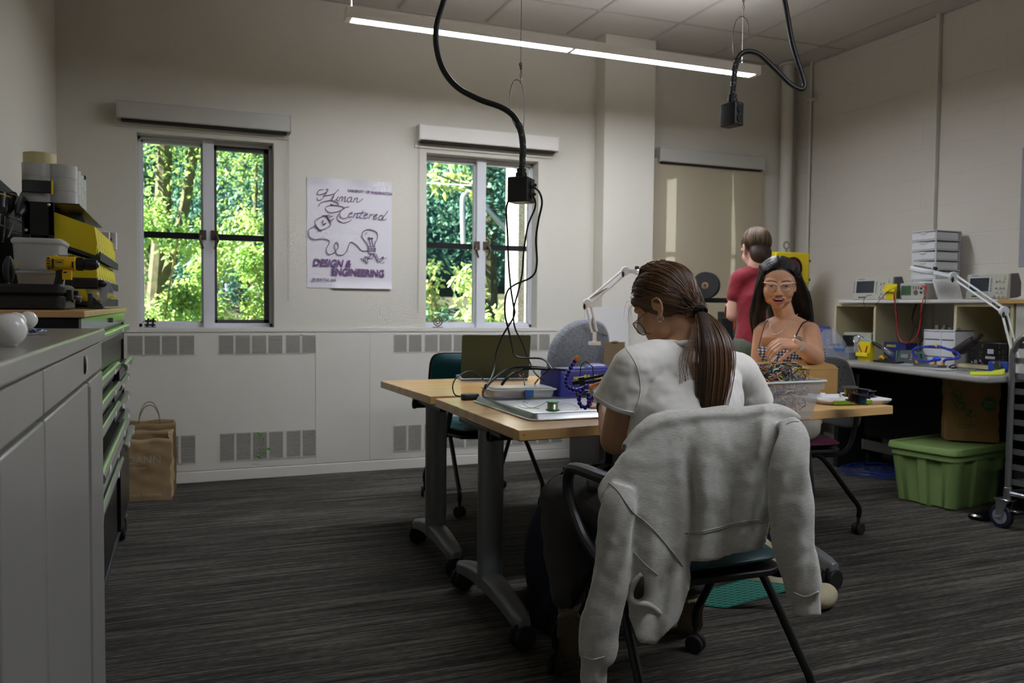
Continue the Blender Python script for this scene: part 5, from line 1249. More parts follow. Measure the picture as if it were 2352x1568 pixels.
for ci, (c, n) in enumerate(wc):
    b = MB()
    for i in range(int(n*1.1)):
        x0, y0 = rng.uniform(-.14, .14), rng.uniform(-.08, .08); hh = bh+.035*(1-(x0/.16)**2)*(1-(y0/.1)**2)
        z0 = rng.uniform(.01, hh)
        if rng.random() < .35: z0 = hh-.006
        pts = []; p = Vector((x0, y0, z0)); d = Vector((rng.gauss(0, 1), rng.gauss(0, 1), rng.gauss(0, .5))).normalized()
        for k in range(6):
            pts.append(p.copy()); p = p+d*.022; d = (d+Vector((rng.gauss(0, .6), rng.gauss(0, .6), rng.gauss(0, .45)))).normalized()
            mx, my = bw/2-.035, bdp/2-.035
            p.x = max(-mx, min(mx, p.x)); p.y = max(-my, min(my, p.y)); p.z = max(.004, min(hh+.02, p.z))
        b.tube(catmull(pts, 2), rng.uniform(.0013, .0019), 4)
    o = b.build('wire_tangle', mat('jumper_%d' % ci, c, .45), tw); o['kind'] = 'stuff'
# white connector strip standing in the wires
q = at(1815, 858, z=.88); t = thing('breadboard_strip', 'white plastic strip sticking up out of the wire heap', 'plastic strip', tuple(q)); MB().box(-.008, .008, -.003, .003, -.03, .022, rot('Y', 12)).build('strip', mat('white_strip', (222, 222, 216), .4), t, bevel=.001)
# cardboard box with an open flap behind the bin
CARD = mat('cardboard', (176, 138, 84), .85, var=.06, scale=10)
q = at(1925, 905, z=TZ); t = thing('cardboard_box', 'open cardboard box with one flap folded out, behind the clear bin', 'cardboard box', (q.x-.16, q.y+.10, TZ+.001), 3)
zt_ = .112
b = MB(); b.box(-.02, .16, -.10, -.097, 0, zt_); b.box(-.02, .16, .097, .10, 0, zt_); b.box(-.02, -.017, -.10, .10, 0, zt_); b.box(.157, .16, -.10, .10, 0, zt_); b.box(-.02, .16, -.10, .10, 0, .003); b.build('carton', CARD, t)
b = MB(); b.prism([(-.02, 0), (.16, 0), (.185, .05), (.12, .12), (-.02, .12)], .003, T(0, -.1, zt_) @ rot('X', 18)); b.build('flap', CARD, t)
# white lid tray with wire spools
a, b_ = q3(1900, 932), q3(2015, 942)
LIDW = mat('white_lid_plastic', (224, 224, 226), .3)
cw = at(1968, 930, z=TZ); rzl = -8
t = thing('spool_tray', 'white upturned lid with a lime green edge holding wire spools at the table corner', 'tray', (cw.x+.04, cw.y+.115, TZ+.001), rzl)
rings = [[(x, y, z) for x, y in rrect(.33+2*o_, .24+2*o_, .045, 6)] for z, o_ in ((0, -.012), (.014, 0), (.019, 0), (.019, -.006), (.006, -.014))]
MB().loft(rings, True, True).build('tray', LIDW, t, smooth=40)
MB().box(-.135, .045, -.124, -.119, .002, .019).build('green_edge', mat('lime_green_plastic', (110, 138, 20), .4), t, bevel=.002)
b = MB()
for x in (-.10, -.04, .06, .11): b.box(x, x+.02, .095, .108, .006, .026)
b.build('clip', LIDW, t, bevel=.002)
lm = ROOT[t.name]
tubething('red_lead', 'thin red lead lying in the white lid', 'wire', catmull([q3(1907, 919, TZ+.012), q3(1935, 920, TZ+.01), q3(1960, 926, TZ+.01), q3(1972, 928, TZ+.01)], 5), .001, mat('red_wire', (180, 60, 60), .4), 5)
SPB = mat('black_spool_plastic', (42, 42, 44), .35)
def spool(px, py, d, tiltx, tilty, c, label, r=.030, h=.028):
    p = cp(px, py, d); t = thing('wire_spool', label, 'spool', tuple(p), group=None); M = rot('X', tiltx) @ rot('Y', tilty)
    MB().lathe([(.008, -h/2-.002), (r, -h/2-.002), (r, -h/2), (.008, -h/2)], M, 28).build('flange', SPB, t); MB().lathe([(.008, h/2), (r, h/2), (r, h/2+.002), (.008, h/2+.002)], M, 28).build('flange', SPB, t)
    MB().lathe([(r*.6, -h/2), (r*.68, -h/4), (r*.68, h/4), (r*.6, h/2)], M, 24).build('wire_winding', mat('winding_%s' % label.split()[0], c, .4), t)
LS = 3.12
spool(1962, 912, LS, 8, 4, (70, 26, 34), 'dark red wire spool lying lowest left in the white lid')
spool(1953, 898, LS+.03, 4, -6, (190, 160, 40), 'yellow wire spool topmost in the pile on the white lid')
spool(1980, 917, LS-.02, 6, 2, (20, 70, 78), 'teal wire spool at the front of the white lid', .024, .030)
spool(1982, 903, LS+.02, 3, 5, (60, 40, 96), 'violet wire spool with a tilted grey flange in the white lid', .030, .030)
spool(1997, 905, LS+.05, -4, -3, (60, 60, 60), 'grey wire spool at the right of the spool pile', .026, .02)
# red pliers
RED = mat('red_grip_rubber', (128, 26, 30), .4)
for i, (a_, b2, c2) in enumerate((((1752, 932), (1785, 925), (1818, 932)), ((1740, 925), (1752, 932), (1776, 940)))):
    t = thing('side_cutters', ['red-handled cutters lying in front of the clear bin', 'second pair of red-handled cutters nearer the woman’s elbow'][i], 'cutters', tuple(q3(*b2)))
    b = MB(); P0, P1, P2 = q3(*a_, TZ+.009), q3(*b2, TZ+.009), q3(*c2, TZ+.009)
    off = Vector((.0, .018, 0))
    b.tube(catmull([P0, P1-off*.3, P2-off*.5], 6), [.004]+[.0075]*11+[.006], 8); b.tube(catmull([P0, P1+off*.6, P2+off*.5], 6), [.004]+[.0075]*11+[.006], 8); b.build('grips', RED, t, world=True)
    MB().tube([P0, P0-(P1-P0)*.5], [.007, .003], 8).build('jaws', mat('dark_steel', (60, 60, 62), .3, .8), t, world=True)
# ------------------------------------------------------------------ under the tables
q = at(1215, 1420, z=0)
t = thing('backpack', 'dark navy backpack standing on the floor by the table leg', 'backpack', (1.27, 2.62, 0), 10)
NV = mat('navy_nylon', (16, 22, 40), .7, bump=.3, bscale=60)
b = MB(); b.ell((0, 0, .24), .16, .12, .25, 24, 16); b.ell((0, -.07, .16), .13, .09, .16, 20, 12); b.box(-.13, .13, -.09, .09, 0, .12); b.build('bag_body', NV, t, remesh=.012, sm_it=6)
MB().tube(catmull([(-.04, 0, .47), (-.04, -.01, .52), (0, -.01, .54), (.04, -.01, .52), (.04, 0, .47)], 5), .008, 8).build('top_handle', mat('striped_webbing', (44, 34, 32), .8), t)
MB().tube(catmull([(-.10, -.13, .10), (-.11, -.15, .22), (-.09, -.13, .36)], 6), .003, 6).build('zipper', mat('dull_zip', (70, 72, 80), .4), t)
MB().box(-.020, -.012, -.168, -.160, .12, .17).build('orange_tab', mat('orange_tab', (150, 70, 30), .6), t)
# cutting mat and tote bag
q = at(1690, 1365, z=.02); MATG = mat('green_cutting_mat', (20, 112, 98), .5)
P1, P2, P3, P4 = at(1644, 1378, z=.004), at(1668, 1396, z=.004), at(1740, 1366, z=.06), at(1715, 1335, z=.06)
t = thing('cutting_mat', 'green gridded cutting mat leaning from under the chair onto the tote', 'cutting mat', tuple(P2))
Mx = [Vector((P2.x, P2.y, .004)), Vector((P3.x, P3.y, .004+.04))]
e1 = (Mx[1]-Mx[0]).normalized()*.30; e2 = Vector((-.75, .62, .0)).normalized()*.22
b = MB(); n_ = e1.cross(e2).normalized()*.0015
cs = [Mx[0], Mx[0]+e1, Mx[0]+e1+e2, Mx[0]+e2]
b.add([tuple(c-n_) for c in cs]+[tuple(c+n_) for c in cs], [(3, 2, 1, 0), (4, 5, 6, 7), (0, 1, 5, 4), (1, 2, 6, 5), (2, 3, 7, 6), (3, 0, 4, 7)]); b.build('mat', MATG, t, world=True, smooth=None)
b = MB()
for i in range(1, 12): p = cs[0]+e1*(i/12); b.tube([p+n_*1.4+e2*.04, p+e2*.96+n_*1.4], .0005, 4)
for i in range(1, 9): p = cs[0]+e2*(i/9); b.tube([p+n_*1.4+e1*.03, p+e1*.97+n_*1.4], .0005, 4)
b.build('grid_lines', mat('mat_print', (130, 190, 170), .6), t, world=True, smooth=None)
CANV = mat('cream_canvas', (176, 166, 138), .9, bump=.2, bscale=80)
q = at(1800, 1345, z=0)
t = thing('tote_bag', 'slumped cream canvas tote bag with navy trim on the floor under the table', 'tote bag', (q.x, q.y+.05, 0), 15)
def tb(u, v):
    a = u*2*pi; r = 1-.15*v+.06*sin(3*a+v*4)
    return (.19*r*cos(a), .11*r*sin(a)*(1-.5*v), .005+.17*v*(1+.35*sin(2*a+1.)))
MB().grid(tb, 36, 12, closed_u=True).build('bag_body', CANV, t, solid=.004, smooth=60)
MB().grid(lambda u, v: (.193*cos(u*2*pi), .113*sin(u*2*pi), .004+.035*v), 36, 3, closed_u=True).build('navy_base', mat('navy_canvas', (22, 24, 52), .9), t, solid=.004, smooth=60)
for s in (-1, 1): MB().tube(catmull([(-.07, s*.05, .15), (-.08, s*.07, .22), (.0, s*.10, .20), (.07, s*.07, .16), (.06, s*.05, .14)], 5), .010, 8, flat=.3).build('strap', mat('navy_canvas', (22, 24, 52), .9), t)
t = thing('cream_pouch', 'cream pouch with a dark navy edge beside the right table foot', 'pouch', tuple(at(1890, 1395, z=0)), 30)
b = MB(); b.ell((0, 0, .045), .085, .05, .045, 18, 10); b.build('pouch', CANV, t, remesh=.01, sm_it=3)
# blue network cable coil
rng = random.Random(8); t = thing('network_cable_coil', 'loose coil of blue network cable on the floor under the workbench', 'cable', tuple(at(2040, 1085, z=0)))
c = at(2035, 1085, z=0); P_ = []
for k in range(150):
    a = k*.42; r = .17+.10*sin(k*.23)+rng.uniform(-.01, .01); P_.append((c.x+r*1.25*cos(a)+.05*sin(k*.1), c.y+r*sin(a), .006+.018*abs(sin(k*.9))+.0))
MB().tube(catmull(P_, 3), .0035, 6).build('coil', mat('blue_network_cable', (30, 52, 120), .45), t, world=True)
# ------------------------------------------------------------------ workbench along the right wall
BZ = .79
LAM = mat('grey_laminate', (158, 156, 150), .35, var=.02, scale=6)
BEIGE = mat('beige_laminate', (196, 186, 150), .5)
TAN = mat('tan_core_board', (176, 140, 84), .6)
A = at(1954, 831, z=BZ); B = at(2245, 863, z=BZ)
A2 = A+(A-B)*.55
t = thing('workbench', 'long grey laminate workbench along the right wall', 'workbench', (4.3, 3.9, 0))
poly = [(A2.x, A2.y), (B.x, B.y), (B.x+.03, 2.99), (XR-.01, 2.99), (XR-.01, A2.y)]
b = MB(); b.prism(poly, .038, z0=BZ-.038); b.build('worktop', LAM, t, world=True, bevel=.014, seg=4)
BLKP = mat('black_modesty_panel', (10, 10, 11), .8)
b = MB(); b.box(XR-.16, XR-.14, 3.0, A2.y-.1, .22, BZ-.04); b.box(XR-.14, XR-.02, A2.y-.15, A2.y-.12, 0, BZ-.04); b.build('back_panel', BLKP, t, world=True)
b = MB(); b.box(B.x+.58, XR-.17, 3.0, 3.14, .06, BZ-.04); b.build('pedestal', mat('brown_pedestal', (58, 44, 36), .6), t, world=True, bevel=.004)
MB().box(A2.x+.25, XR-.14, A2.y-.12, A2.y-.08, 0, BZ-.04).build('end_panel', BLKP, t, world=True)
# raceway with socket under the bench
t = thing('floor_raceway', 'grey power raceway along the wall under the workbench', 'raceway', (XR-.15, 4.3, .2))
MB().box(XR-.175, XR-.162, 3.4, 4.95, .12, .19).build('channel', mat('raceway_grey', (92, 90, 84), .5), t, world=True, bevel=.003)
q = at(1970, 1005, x=XR-.18); MB().box(XR-.182, XR-.174, q.y-.045, q.y+.045, .115, .195).build('socket_plate', mat('socket_plate', (150, 150, 146), .5), t, world=True, bevel=.002)

# hutch with open boxes and a long shelf
SX = 4.32; SZ = at(2100, 688, x=SX).z
def hy(px, x=SX): return at(px, 700, x=x).y
t = thing('bench_shelf', 'white shelf board resting on two open beige boxes at the back of the workbench', 'shelf', (SX+.2, 4.0, BZ))
y0, y1 = hy(2294), hy(1928)
MB().box(SX-.01, XR-.01, y0, y1, SZ-.022, SZ).build('shelf_board', mat('white_board', (206, 204, 198), .4), t, world=True, bevel=.006, seg=3)
def openbox(px0, px1, lab):
    ya, yb = hy(px1, SX+.02), hy(px0, SX+.02); bx0, bx1 = SX+.02, XR-.02; zt = SZ-.024; w = .018
    b = MB(); b.box(bx0, bx1, ya, ya+w, BZ, zt); b.box(bx0, bx1, yb-w, yb, BZ, zt); b.box(bx0, bx1, ya+w, yb-w, zt-w, zt); b.box(bx0, bx1, ya+w, yb-w, BZ, BZ+w); b.box(bx1-.012, bx1, ya+w, yb-w, BZ+w, zt-w)
    return b.build('open_box', BEIGE, t, world=True, smooth=None, label=lab)
openbox(1917, 2012, 'beige open box with the shelf’s far end on it'); openbox(2192, 2328, 'beige open box near the lamp')
MB().box(SX-.008, XR-.01, hy(2294)-.22, hy(2294)-.001, SZ-.024, SZ-.002).build('tan_board', TAN, t, world=True)
MB().box(SX+.02, XR-.02, 3.06, hy(2328)-.002, BZ, SZ-.024).build('end_block', mat('pale_grey_side', (178, 176, 168), .5), t, world=True)

def blk(px0, px1, x): return at(px1, 700, x=x).y, at(px0, 700, x=x).y
SCM = mat('instrument_grey', (172, 170, 158), .45); SCR = mat('dark_screen', (52, 56, 60), .12); DKG = mat('instrument_dark_side', (88, 84, 86), .5)
BTN = mat('blue_button', (96, 130, 160), .4); KNB = mat('pale_knob', (196, 192, 180), .4); GBT = mat('green_button', (130, 176, 60), .4)
def scope(label, px0, px1, py_t, py_b, x, big=False):
    ya, yb = blk(px0, px1, x); zb = SZ+.001; zt = at((px0+px1)/2, py_t, x=x).z; w = yb-ya; h = zt-zb; dp = .13
    t = thing('oscilloscope', label, 'oscilloscope', (x+.06, (ya+yb)/2, zb), group=None)
    b = MB(); b.loft([[(xx, ya, zb), (xx, yb, zb), (xx+o_, yb, zt), (xx+o_, ya, zt)] for xx, o_ in ((x, .012), (x+.03, 0))]); b.build('front_housing', SCM, t, world=True, bevel=.006, smooth=30)
    b = MB(); b.loft([[(x+.03, ya+.004, zb+.004), (x+.03, yb-.004, zb+.004), (x+.03, yb-.004, zt-.002), (x+.03, ya+.004, zt-.002)], [(x+dp*.8, ya+.01, zb+.01), (x+dp*.8, yb-.01, zb+.01), (x+dp*.8, yb-.01, zt+.004), (x+dp*.8, ya+.01, zt+.004)], [(x+dp, ya+.01, zb+.02), (x+dp, yb-.01, zb+.02), (x+dp, yb-.01, zt-.05), (x+dp, ya+.01, zt-.05)]]); b.build('rear_housing', DKG, t, world=True, bevel=.004)
    f = lambda u, v, o=-.001: (x+.012*v+o, yb-u*w, zb+v*h)
    s = MB()
    def panel(u0, u1, v0, v1, th=.004):
        m_ = MB(); m_.add([f(u0, v0, .002), f(u1, v0, .002), f(u1, v1, .002), f(u0, v1, .002), f(u0, v0, -th), f(u1, v0, -th), f(u1, v1, -th), f(u0, v1, -th)], [(0, 1, 2, 3), (7, 6, 5, 4), (0, 4, 5, 1), (1, 5, 6, 2), (2, 6, 7, 3), (3, 7, 4, 0)]); return m_
    panel(.06, .58, .28, .88, .001).build('screen_bezel', mat('bezel_light', (190, 188, 178), .4), t, world=True); panel(.09, .555, .31, .85, .0022).build('screen', SCR, t, world=True)
    def knob(u, v, r, m_, nm, L_=.010):
        p = Vector(f(u, v)); MB().cyl(p, p+Vector((-L_, 0, 0)), r, r*.85, n=16).build(nm, m_, t, world=True)
    for k in range(6): knob(.035, .34+.09*k, .0042, BTN, 'soft_key', .003); knob(.61, .34+.09*k, .0042, BTN, 'soft_key', .003)
    for (u, v) in ((.72, .70), (.80, .74), (.88, .70), (.72, .45), (.82, .45), (.90, .45), (.75, .28), (.85, .28)): knob(u, v, .0062, KNB, 'knob')
    knob(.92, .86, .004, GBT, 'run_key', .004); knob(.92, .78, .004, GBT, 'run_key', .004)
    for u in (.70, .80, .90): knob(u, .12, .008, KNB, 'probe_socket', .012)
    panel(.16, .34, .09, .14, .002).build('slot', DKGAP, t, world=True)
    panel(.12, .30, .92, .96, .0015).build('maker_mark', BTN, t, world=True)
    return ya, yb, zb, zt
scope('pale oscilloscope on the shelf nearest the back wall', 1957, 2046, 637, 688, SX+.03)
scope('larger oscilloscope with a dark side at the right end of the shelf', 2216, 2312, 629, 689, SX+.02)
# bench multimeter
x = SX+.02; ya, yb = blk(2066, 2122, x); zb = SZ+.001; zt = at(2090, 650, x=x).z
t = thing('bench_multimeter', 'pale bench multimeter with a green lit screen and red lead', 'multimeter', (x+.08, (ya+yb)/2, zb))
MB().box(x, x+.20, ya, yb, zb, zt).build('housing', SCM, t, world=True, bevel=.005)
w = yb-ya; h = zt-zb
def bxf(u0, u1, v0, v1, th=.002): return MB().box(x-th, x+.001, yb-u1*w, yb-u0*w, zb+v0*h, zb+v1*h)
bxf(.07, .46, .28, .84).build('screen', mat('green_lcd', (40, 64, 50), .15, emis=(70, 140, 84), estr=.10), t, world=True)
b = MB()
for i in range(3):
    for j in range(2): p = (x, yb-(.56+.10*i)*w, zb+(.76-.09*j)*h); b.cyl(p, (x-.003, p[1], p[2]), .004, n=10)
b.cyl((x, yb-.66*w, zb+.42*h), (x-.004, yb-.66*w, zb+.42*h), .016, n=20); b.build('keys', DKG, t, world=True)
b = MB(); b.cyl((x, yb-.88*w, zb+.66*h), (x-.006, yb-.88*w, zb+.66*h), .007); b.cyl((x, yb-.88*w, zb+.42*h), (x-.006, yb-.88*w, zb+.42*h), .007); b.build('terminal', BLK, t, world=True)
REDL = mat('red_lead_rubber', (190, 40, 46), .4)
def lead(label, pts, r, m, d_x=SX-.02): return cable(label, [at(px, py, x=d_x-dx) for px, py, dx in pts], r, 7, m, 'test_lead')
lead('red test lead looping from the meter down into the shelf opening', [(2124, 660, 0), (2126, 672, .01), (2117, 700, .01), (2112, 750, 0), (2103, 775, 0), (2085, 787, 0), (2070, 782, 0), (2062, 765, 0), (2058, 720, .0), (2056, 690, .01), (2054, 672, .01)], .0028, REDL)
lead('black test lead looping beside the red one', [(2122, 665, 0), (2125, 690, .01), (2120, 712, .01), (2103, 748, 0), (2090, 780, 0), (2078, 791, 0), (2066, 785, 0), (2059, 760, 0), (2061, 720, 0), (2054, 690, .01), (2053, 673, .01)], .0024, BLK)
lead('thin black probe lead hanging from the left oscilloscope over the shelf edge', [(2002, 677, .0), (1990, 680, .01), (1984, 690, .02), (1985, 702, .02), (1991, 712, .02), (2000, 715, .02), (2012, 700, .02), (2028, 680, .02), (2045, 665, .01), (2063, 658, 0)], .0019, BLK)
cable('thick black mains cable dropping behind the shelf', [at(2105, 697, x=4.5), at(2096, 725, x=4.45), at(2098, 745, x=4.4), at(2120, 775, x=4.35), at(2112, 790, x=4.35), at(2117, 822, x=4.25)], .0042)
MB().tube([Vector(at(2124, 657, x=SX+.0)), Vector(at(2126, 676, x=SX-.01))], [.009, .004], 10).build('red_plug_dummy', REDL, None) if False else None
tubething('banana_plug', 'red banana plug in the meter’s upper terminal', 'plug', [at(2119, 657, x=SX+.012), at(2126, 659, x=SX-.02), at(2127, 670, x=SX-.022)], [.006, .008, .004], REDL, 10)
# yellow wall tray between the instruments
YLW = mat('bright_yellow_plastic', (214, 196, 20), .4)
x = SX-.0; q0, q1 = at(2034, 687, x=x), at(2063, 652, x=x)
t = thing('yellow_holder', 'bright yellow folded plastic holder between the two left instruments', 'holder', (x, (q0.y+q1.y)/2, SZ))
b = MB(); b.box(x-.012, x-.008, q1.y-.0, q0.y+.0, q1.z-.03, q1.z+.0); b.box(x-.03, x-.008, q1.y, q0.y, q1.z-.052, q1.z-.030); b.box(x-.012, x-.006, q1.y+.006, q0.y-.012, SZ, q1.z-.03); b.build('tray', YLW, t, world=True, bevel=.003)
# paper sheet in a stand
x = SX+.02; c_ = [at(2140, 641, x=x+.04), at(2200, 641, x=x+.04), at(2211, 688, x=x-.01), at(2155, 688, x=x-.01)]
t = thing('paper_stand', 'printed sheet leaning in a clear stand on the shelf', 'sign holder', (x, (c_[0].y+c_[1].y)/2, SZ))
b = MB(); n_ = Vector((.0015, 0, .0005)); b.add([tuple(c) for c in c_]+[tuple(c+n_) for c in c_], [(0, 1, 2, 3), (7, 6, 5, 4), (0, 4, 5, 1), (1, 5, 6, 2), (2, 6, 7, 3), (3, 7, 4, 0)]); b.build('sheet', mat('printed_sheet', (176, 175, 172), .5, var=.06, scale=60), t, world=True, smooth=None)
b = MB()
for i in range(9):
    v = .12+.085*i; p = c_[0].lerp(c_[3], v); q = c_[1].lerp(c_[2], v); b.tube([p.lerp(q, .12)-n_, p.lerp(q, .5+.35*((i*7) % 3)/3)-n_], .0006, 4)
b.build('print_lines', mat('grey_print', (128, 128, 128), .6), t, world=True)
# translucent drawer towers
FROST = mat('frosted_drawer', (224, 226, 228), .35, alpha=.78); WFR = mat('white_drawer_frame', (216, 218, 220), .4, alpha=.93)
def tower(label, x, px0, px1, z0, zt, n, depth, split=()):
    ya, yb = blk(px0, px1, x); h = (zt-z0)/n
    t = thing('drawer_tower', label, 'drawer unit', (x+depth/2, (ya+yb)/2, z0))
    b = MB(); e = .006
    for (xx, yy) in ((x, ya), (x, yb-e), (x+depth-e, ya), (x+depth-e, yb-e)): b.box(xx, xx+e, yy, yy+e, z0, zt)
    for k in range(n+1): zz = z0+k*h; b.box(x, x+depth, ya, yb, min(zz, zt-.005), min(zz, zt-.005)+.005)
    b.box(x+depth-.004, x+depth, ya, yb, z0, zt); b.build('frame', WFR, t, world=True, smooth=None)
    for k in range(n):
        z = z0+k*h
        d = MB(); d.box(x-.004, x+depth-.02, ya+e+.001, yb-e-.001, z+.008, z+h-.012); o = d.build('drawer', FROST, t, world=True)
        u = MB(); u.ell((x-.008, (ya+yb)/2, z+h-.016), .008, .028, .006, 12, 8); u.build('handle', mat('clear_handle', (225, 228, 230), .2), o, world=True)
    return t
zt = at(2145, 528, x=SX+.17).z
tower('tall white translucent seven-drawer tower standing on the shelf', SX+.17, 2091, 2146, SZ+.001, zt, 7, .22)
# small drawer cabinet inside the shelf opening
x = SX-.0; ya, yb = blk(2124, 2196, x); zt = at(2150, 757, x=x).z
t = thing('small_parts_cabinet', 'small translucent two-column drawer cabinet on the workbench under the shelf', 'drawer unit', (x+.1, (ya+yb)/2, BZ))
b = MB(); b.box(x, x+.16, ya, ya+.005, BZ+.001, zt); b.box(x, x+.16, yb-.005, yb, BZ+.001, zt); b.box(x, x+.16, ya, yb, zt-.008, zt); ymid = (ya+yb)/2-.01; b.box(x, x+.15, ymid-.003, ymid+.003, BZ+.001, zt)
b.build('frame', WFR, t, world=True, smooth=None)
nh = 4; hh = (zt-.008-BZ)/nh
for k in range(nh):
    for (p, q) in ((ya+.006, ymid-.004), (ymid+.004, yb-.006)):
        d = MB(); d.box(x+.002, x+.14, p, q, BZ+.003+k*hh, BZ+(k+1)*hh-.004); d.build('drawer', FROST, t, world=True)
t = thing('metal_scraps', 'grey metal brackets piled on top of the small drawer cabinet', 'hardware', (x+.05, (ya+yb)/2, zt))
b = MB(); rng = random.Random(4)
for i in range(8): b.box(-.014, .014, -.01, .01, 0, rng.uniform(.008, .03), T(x+.03+rng.uniform(0, .06), ya+.01+(yb-ya-.02)*i/8, zt+.001) @ rot('Z', rng.uniform(0, 90)))
b.build('brackets', mat('dull_grey_metal', (112, 112, 106), .45, .6), t, world=True, bevel=.001)

# tools and parts on the bench
TEALG = mat('pale_teal_plastic', (96, 136, 128), .45)
def bq(px, py, z=BZ):
    p = at(px, py, z=z)
    if p.x > 4.26: p = at(px, py, x=4.2); p.z = z
    return p
q = bq(2075, 826); t = thing('soldering_station', 'dark soldering station with a small display and a pale teal side', 'soldering station', (q.x+.05, q.y, BZ), -78)
b = MB(); b.loft([[(-.065, -.05, 0), (.065, -.05, 0), (.065, .05, 0), (-.065, .05, 0)], [(-.06, -.02, .085), (.06, -.02, .085), (.06, .05, .085), (-.06, .05, .085)]]); b.build('housing', mat('station_dark', (50, 56, 60), .4), t, bevel=.006)
MB().box(-.066, -.060, -.04, .05, .004, .078).build('side_cheek', TEALG, t); MB().box(.060, .066, -.04, .05, .004, .078).build('side_cheek', TEALG, t)
M = T(0, -.036, .045) @ rot('X', 70)
MB().box(-.035, .012, -.010, .016, .0, .003, M).build('display', mat('lcd_grey', (120, 136, 122), .2), t); b = MB()
for k in range(3): b.cyl(M @ Vector((.035, .016-.016*k, 0)), M @ Vector((.035, .016-.016*k, .004)), .004)
b.build('button', KNB, t)
q = bq(2035, 822); t = thing('iron_stand', 'soldering iron resting in a steel spring holder on a black base', 'soldering stand', (q.x+.02, q.y, BZ))
b = MB(); b.box(q.x-.05, q.x+.05, q.y-.14, q.y+.06, BZ, BZ+.014); b.build('base', BLK, t, world=True, bevel=.005)
P0, P1 = at(2028, 797, x=q.x+.0), at(2052, 817, x=q.x-.0); d = P1-P0; M = frame(P0, d); n = 140
MB().tube([M @ Vector(((.014+.006*i/n)*cos(i*.6), (.014+.006*i/n)*sin(i*.6), d.length*i/n)) for i in range(n+1)], .0016, 5).build('spring', CHROME, t, world=True)
P2, P3, P4 = at(2003, 785, x=q.x), at(1986, 776, x=q.x), at(2028, 800, x=q.x)
MB().tube([P4, P4.lerp(P2, .5), P2], [.011, .012, .009], 12).build('iron_grip', BLK, t, world=True); MB().tube([P2, P3], [.008, .006], 12).build('teal_sleeve', mat('teal_sleeve', (130, 178, 168), .4), t, world=True)
MB().tube(catmull([P3, at(1970, 770, x=q.x), at(1955, 777, x=q.x), at(1940, 800, x=q.x), at(1921, 828, x=q.x-.05)], 6), .003, 6).build('cord', CBL, t, world=True)
q = bq(2023, 824); t = thing('brass_tip_cleaner', 'ball of golden brass wool beside the iron stand', 'tip cleaner', (q.x+.02, q.y, BZ))
b = MB(); b.ell((0, 0, .024), .030, .030, .026, 20, 14); b.build('brass_wool', mat('brass_wool', (186, 152, 50), .25, .9, var=.4, scale=70, bump=1., bscale=90), t)
x = SX+.10; q0, q1 = at(2026, 785, x=x), at(2075, 800, x=x)
t = thing('blue_carton', 'blue carton with yellow lettering behind the soldering station', 'box', (x, (q0.y+q1.y)/2, BZ+.02)); MB().box(x, x+.10, q1.y-.02, q0.y, BZ+.001, q0.z).build('carton', mat('blue_carton', (32, 44, 100), .5), t, world=True)
text_mesh('HAKKO', .022, T(x-.001, q0.y-.04, q0.z-.03) @ rot('Z', -90) @ rot('X', 90), m=YT, parent=t).matrix_parent_inverse = ROOT[t.name].inverted()
# third-hand goosenecks on the bench
t = thing('helping_hands', 'blue segmented helping-hand arms standing on a steel plate on the workbench', 'soldering helper', tuple(bq(2135, 838)))
gx0 = bq(2135, 838).x
def gp(px, py, dx=0): return at(px, py, x=gx0+dx)
BB = mat('royal_bead_plastic', (40, 50, 170), .3, coat=.3)
beads(t, [gp(2106, 832), gp(2104, 822), gp(2098, 812), gp(2096, 806), gp(2105, 799), gp(2125, 796), gp(2147, 795)], .0085, .0125, BB)
beads(t, [gp(2147, 834), gp(2147, 827), gp(2130, 830), gp(2110, 827), gp(2104, 826)], .0085, .0125, BB)
beads(t, [gp(2166, 833, -.01), gp(2172, 826, -.01), gp(2190, 824, -.01), gp(2204, 820, -.01), gp(2198, 810, -.01), gp(2175, 801, -.01), gp(2155, 795, -.01)], .0085, .0125, BB)
b = MB(); p = bq(2135, 842); b.box(p.x-.04, p.x+.04, bq(2176, 844).y, bq(2100, 840).y, BZ, BZ+.012); b.build('base_plate', mat('steel_plate', (120, 124, 122), .35, .7), t, world=True, bevel=.002)
for px in (2106, 2147, 2166):
    p = gp(px, 838); MB().cyl((p.x, p.y, BZ+.012), (p.x, p.y, BZ+.030), .010, n=12).build('socket', mat('amber_socket', (222, 150, 40), .4), t, world=True)
p = gp(2152, 824, -.01); MB().ell(tuple(p), .014, .030, .014, 14, 10).build('alligator_boot', mat('blue_boot', (30, 70, 210), .4), t, world=True)
MB().lathe([(.008, 0), (.005, .02), (.002, .03)], frame(gp(2153, 795), gp(2146, 791)-gp(2155, 796)), 12).build('yellow_tip', DYEL, t, world=True)
# hot-air gun, black instrument, blue holder, notes
t = thing('heat_gun', 'dark heat gun propped against the black power supply', 'heat gun', tuple(bq(2205, 822)))
x = 4.28; b = MB(); b.tube([at(2193, 808, x=x), at(2212, 800, x=x), at(2228, 788, x=x), at(2238, 781, x=x)], [.026, .034, .032, .026], 14); b.tube([at(2238, 781, x=x), at(2250, 773, x=x)], [.018, .014], 12); b.tube([at(2250, 773, x=x), at(2255, 769, x=x)], [.010, .012], 10); b.build('body', mat('brown_black', (34, 28, 28), .5), t, world=True)
t = thing('power_supply', 'black bench power supply with a small white meter inside the right open box', 'power supply', (4.42, 3.5, BZ))
x = SX+.08; ya, yb = blk(2230, 2316, x); zt = at(2270, 786, x=x).z
MB().box(x, XR-.06, ya, yb, BZ+.02, zt).build('housing', mat('black_instrument', (22, 20, 20), .35), t, world=True, bevel=.004)
w = yb-ya; h = zt-BZ; b = MB()
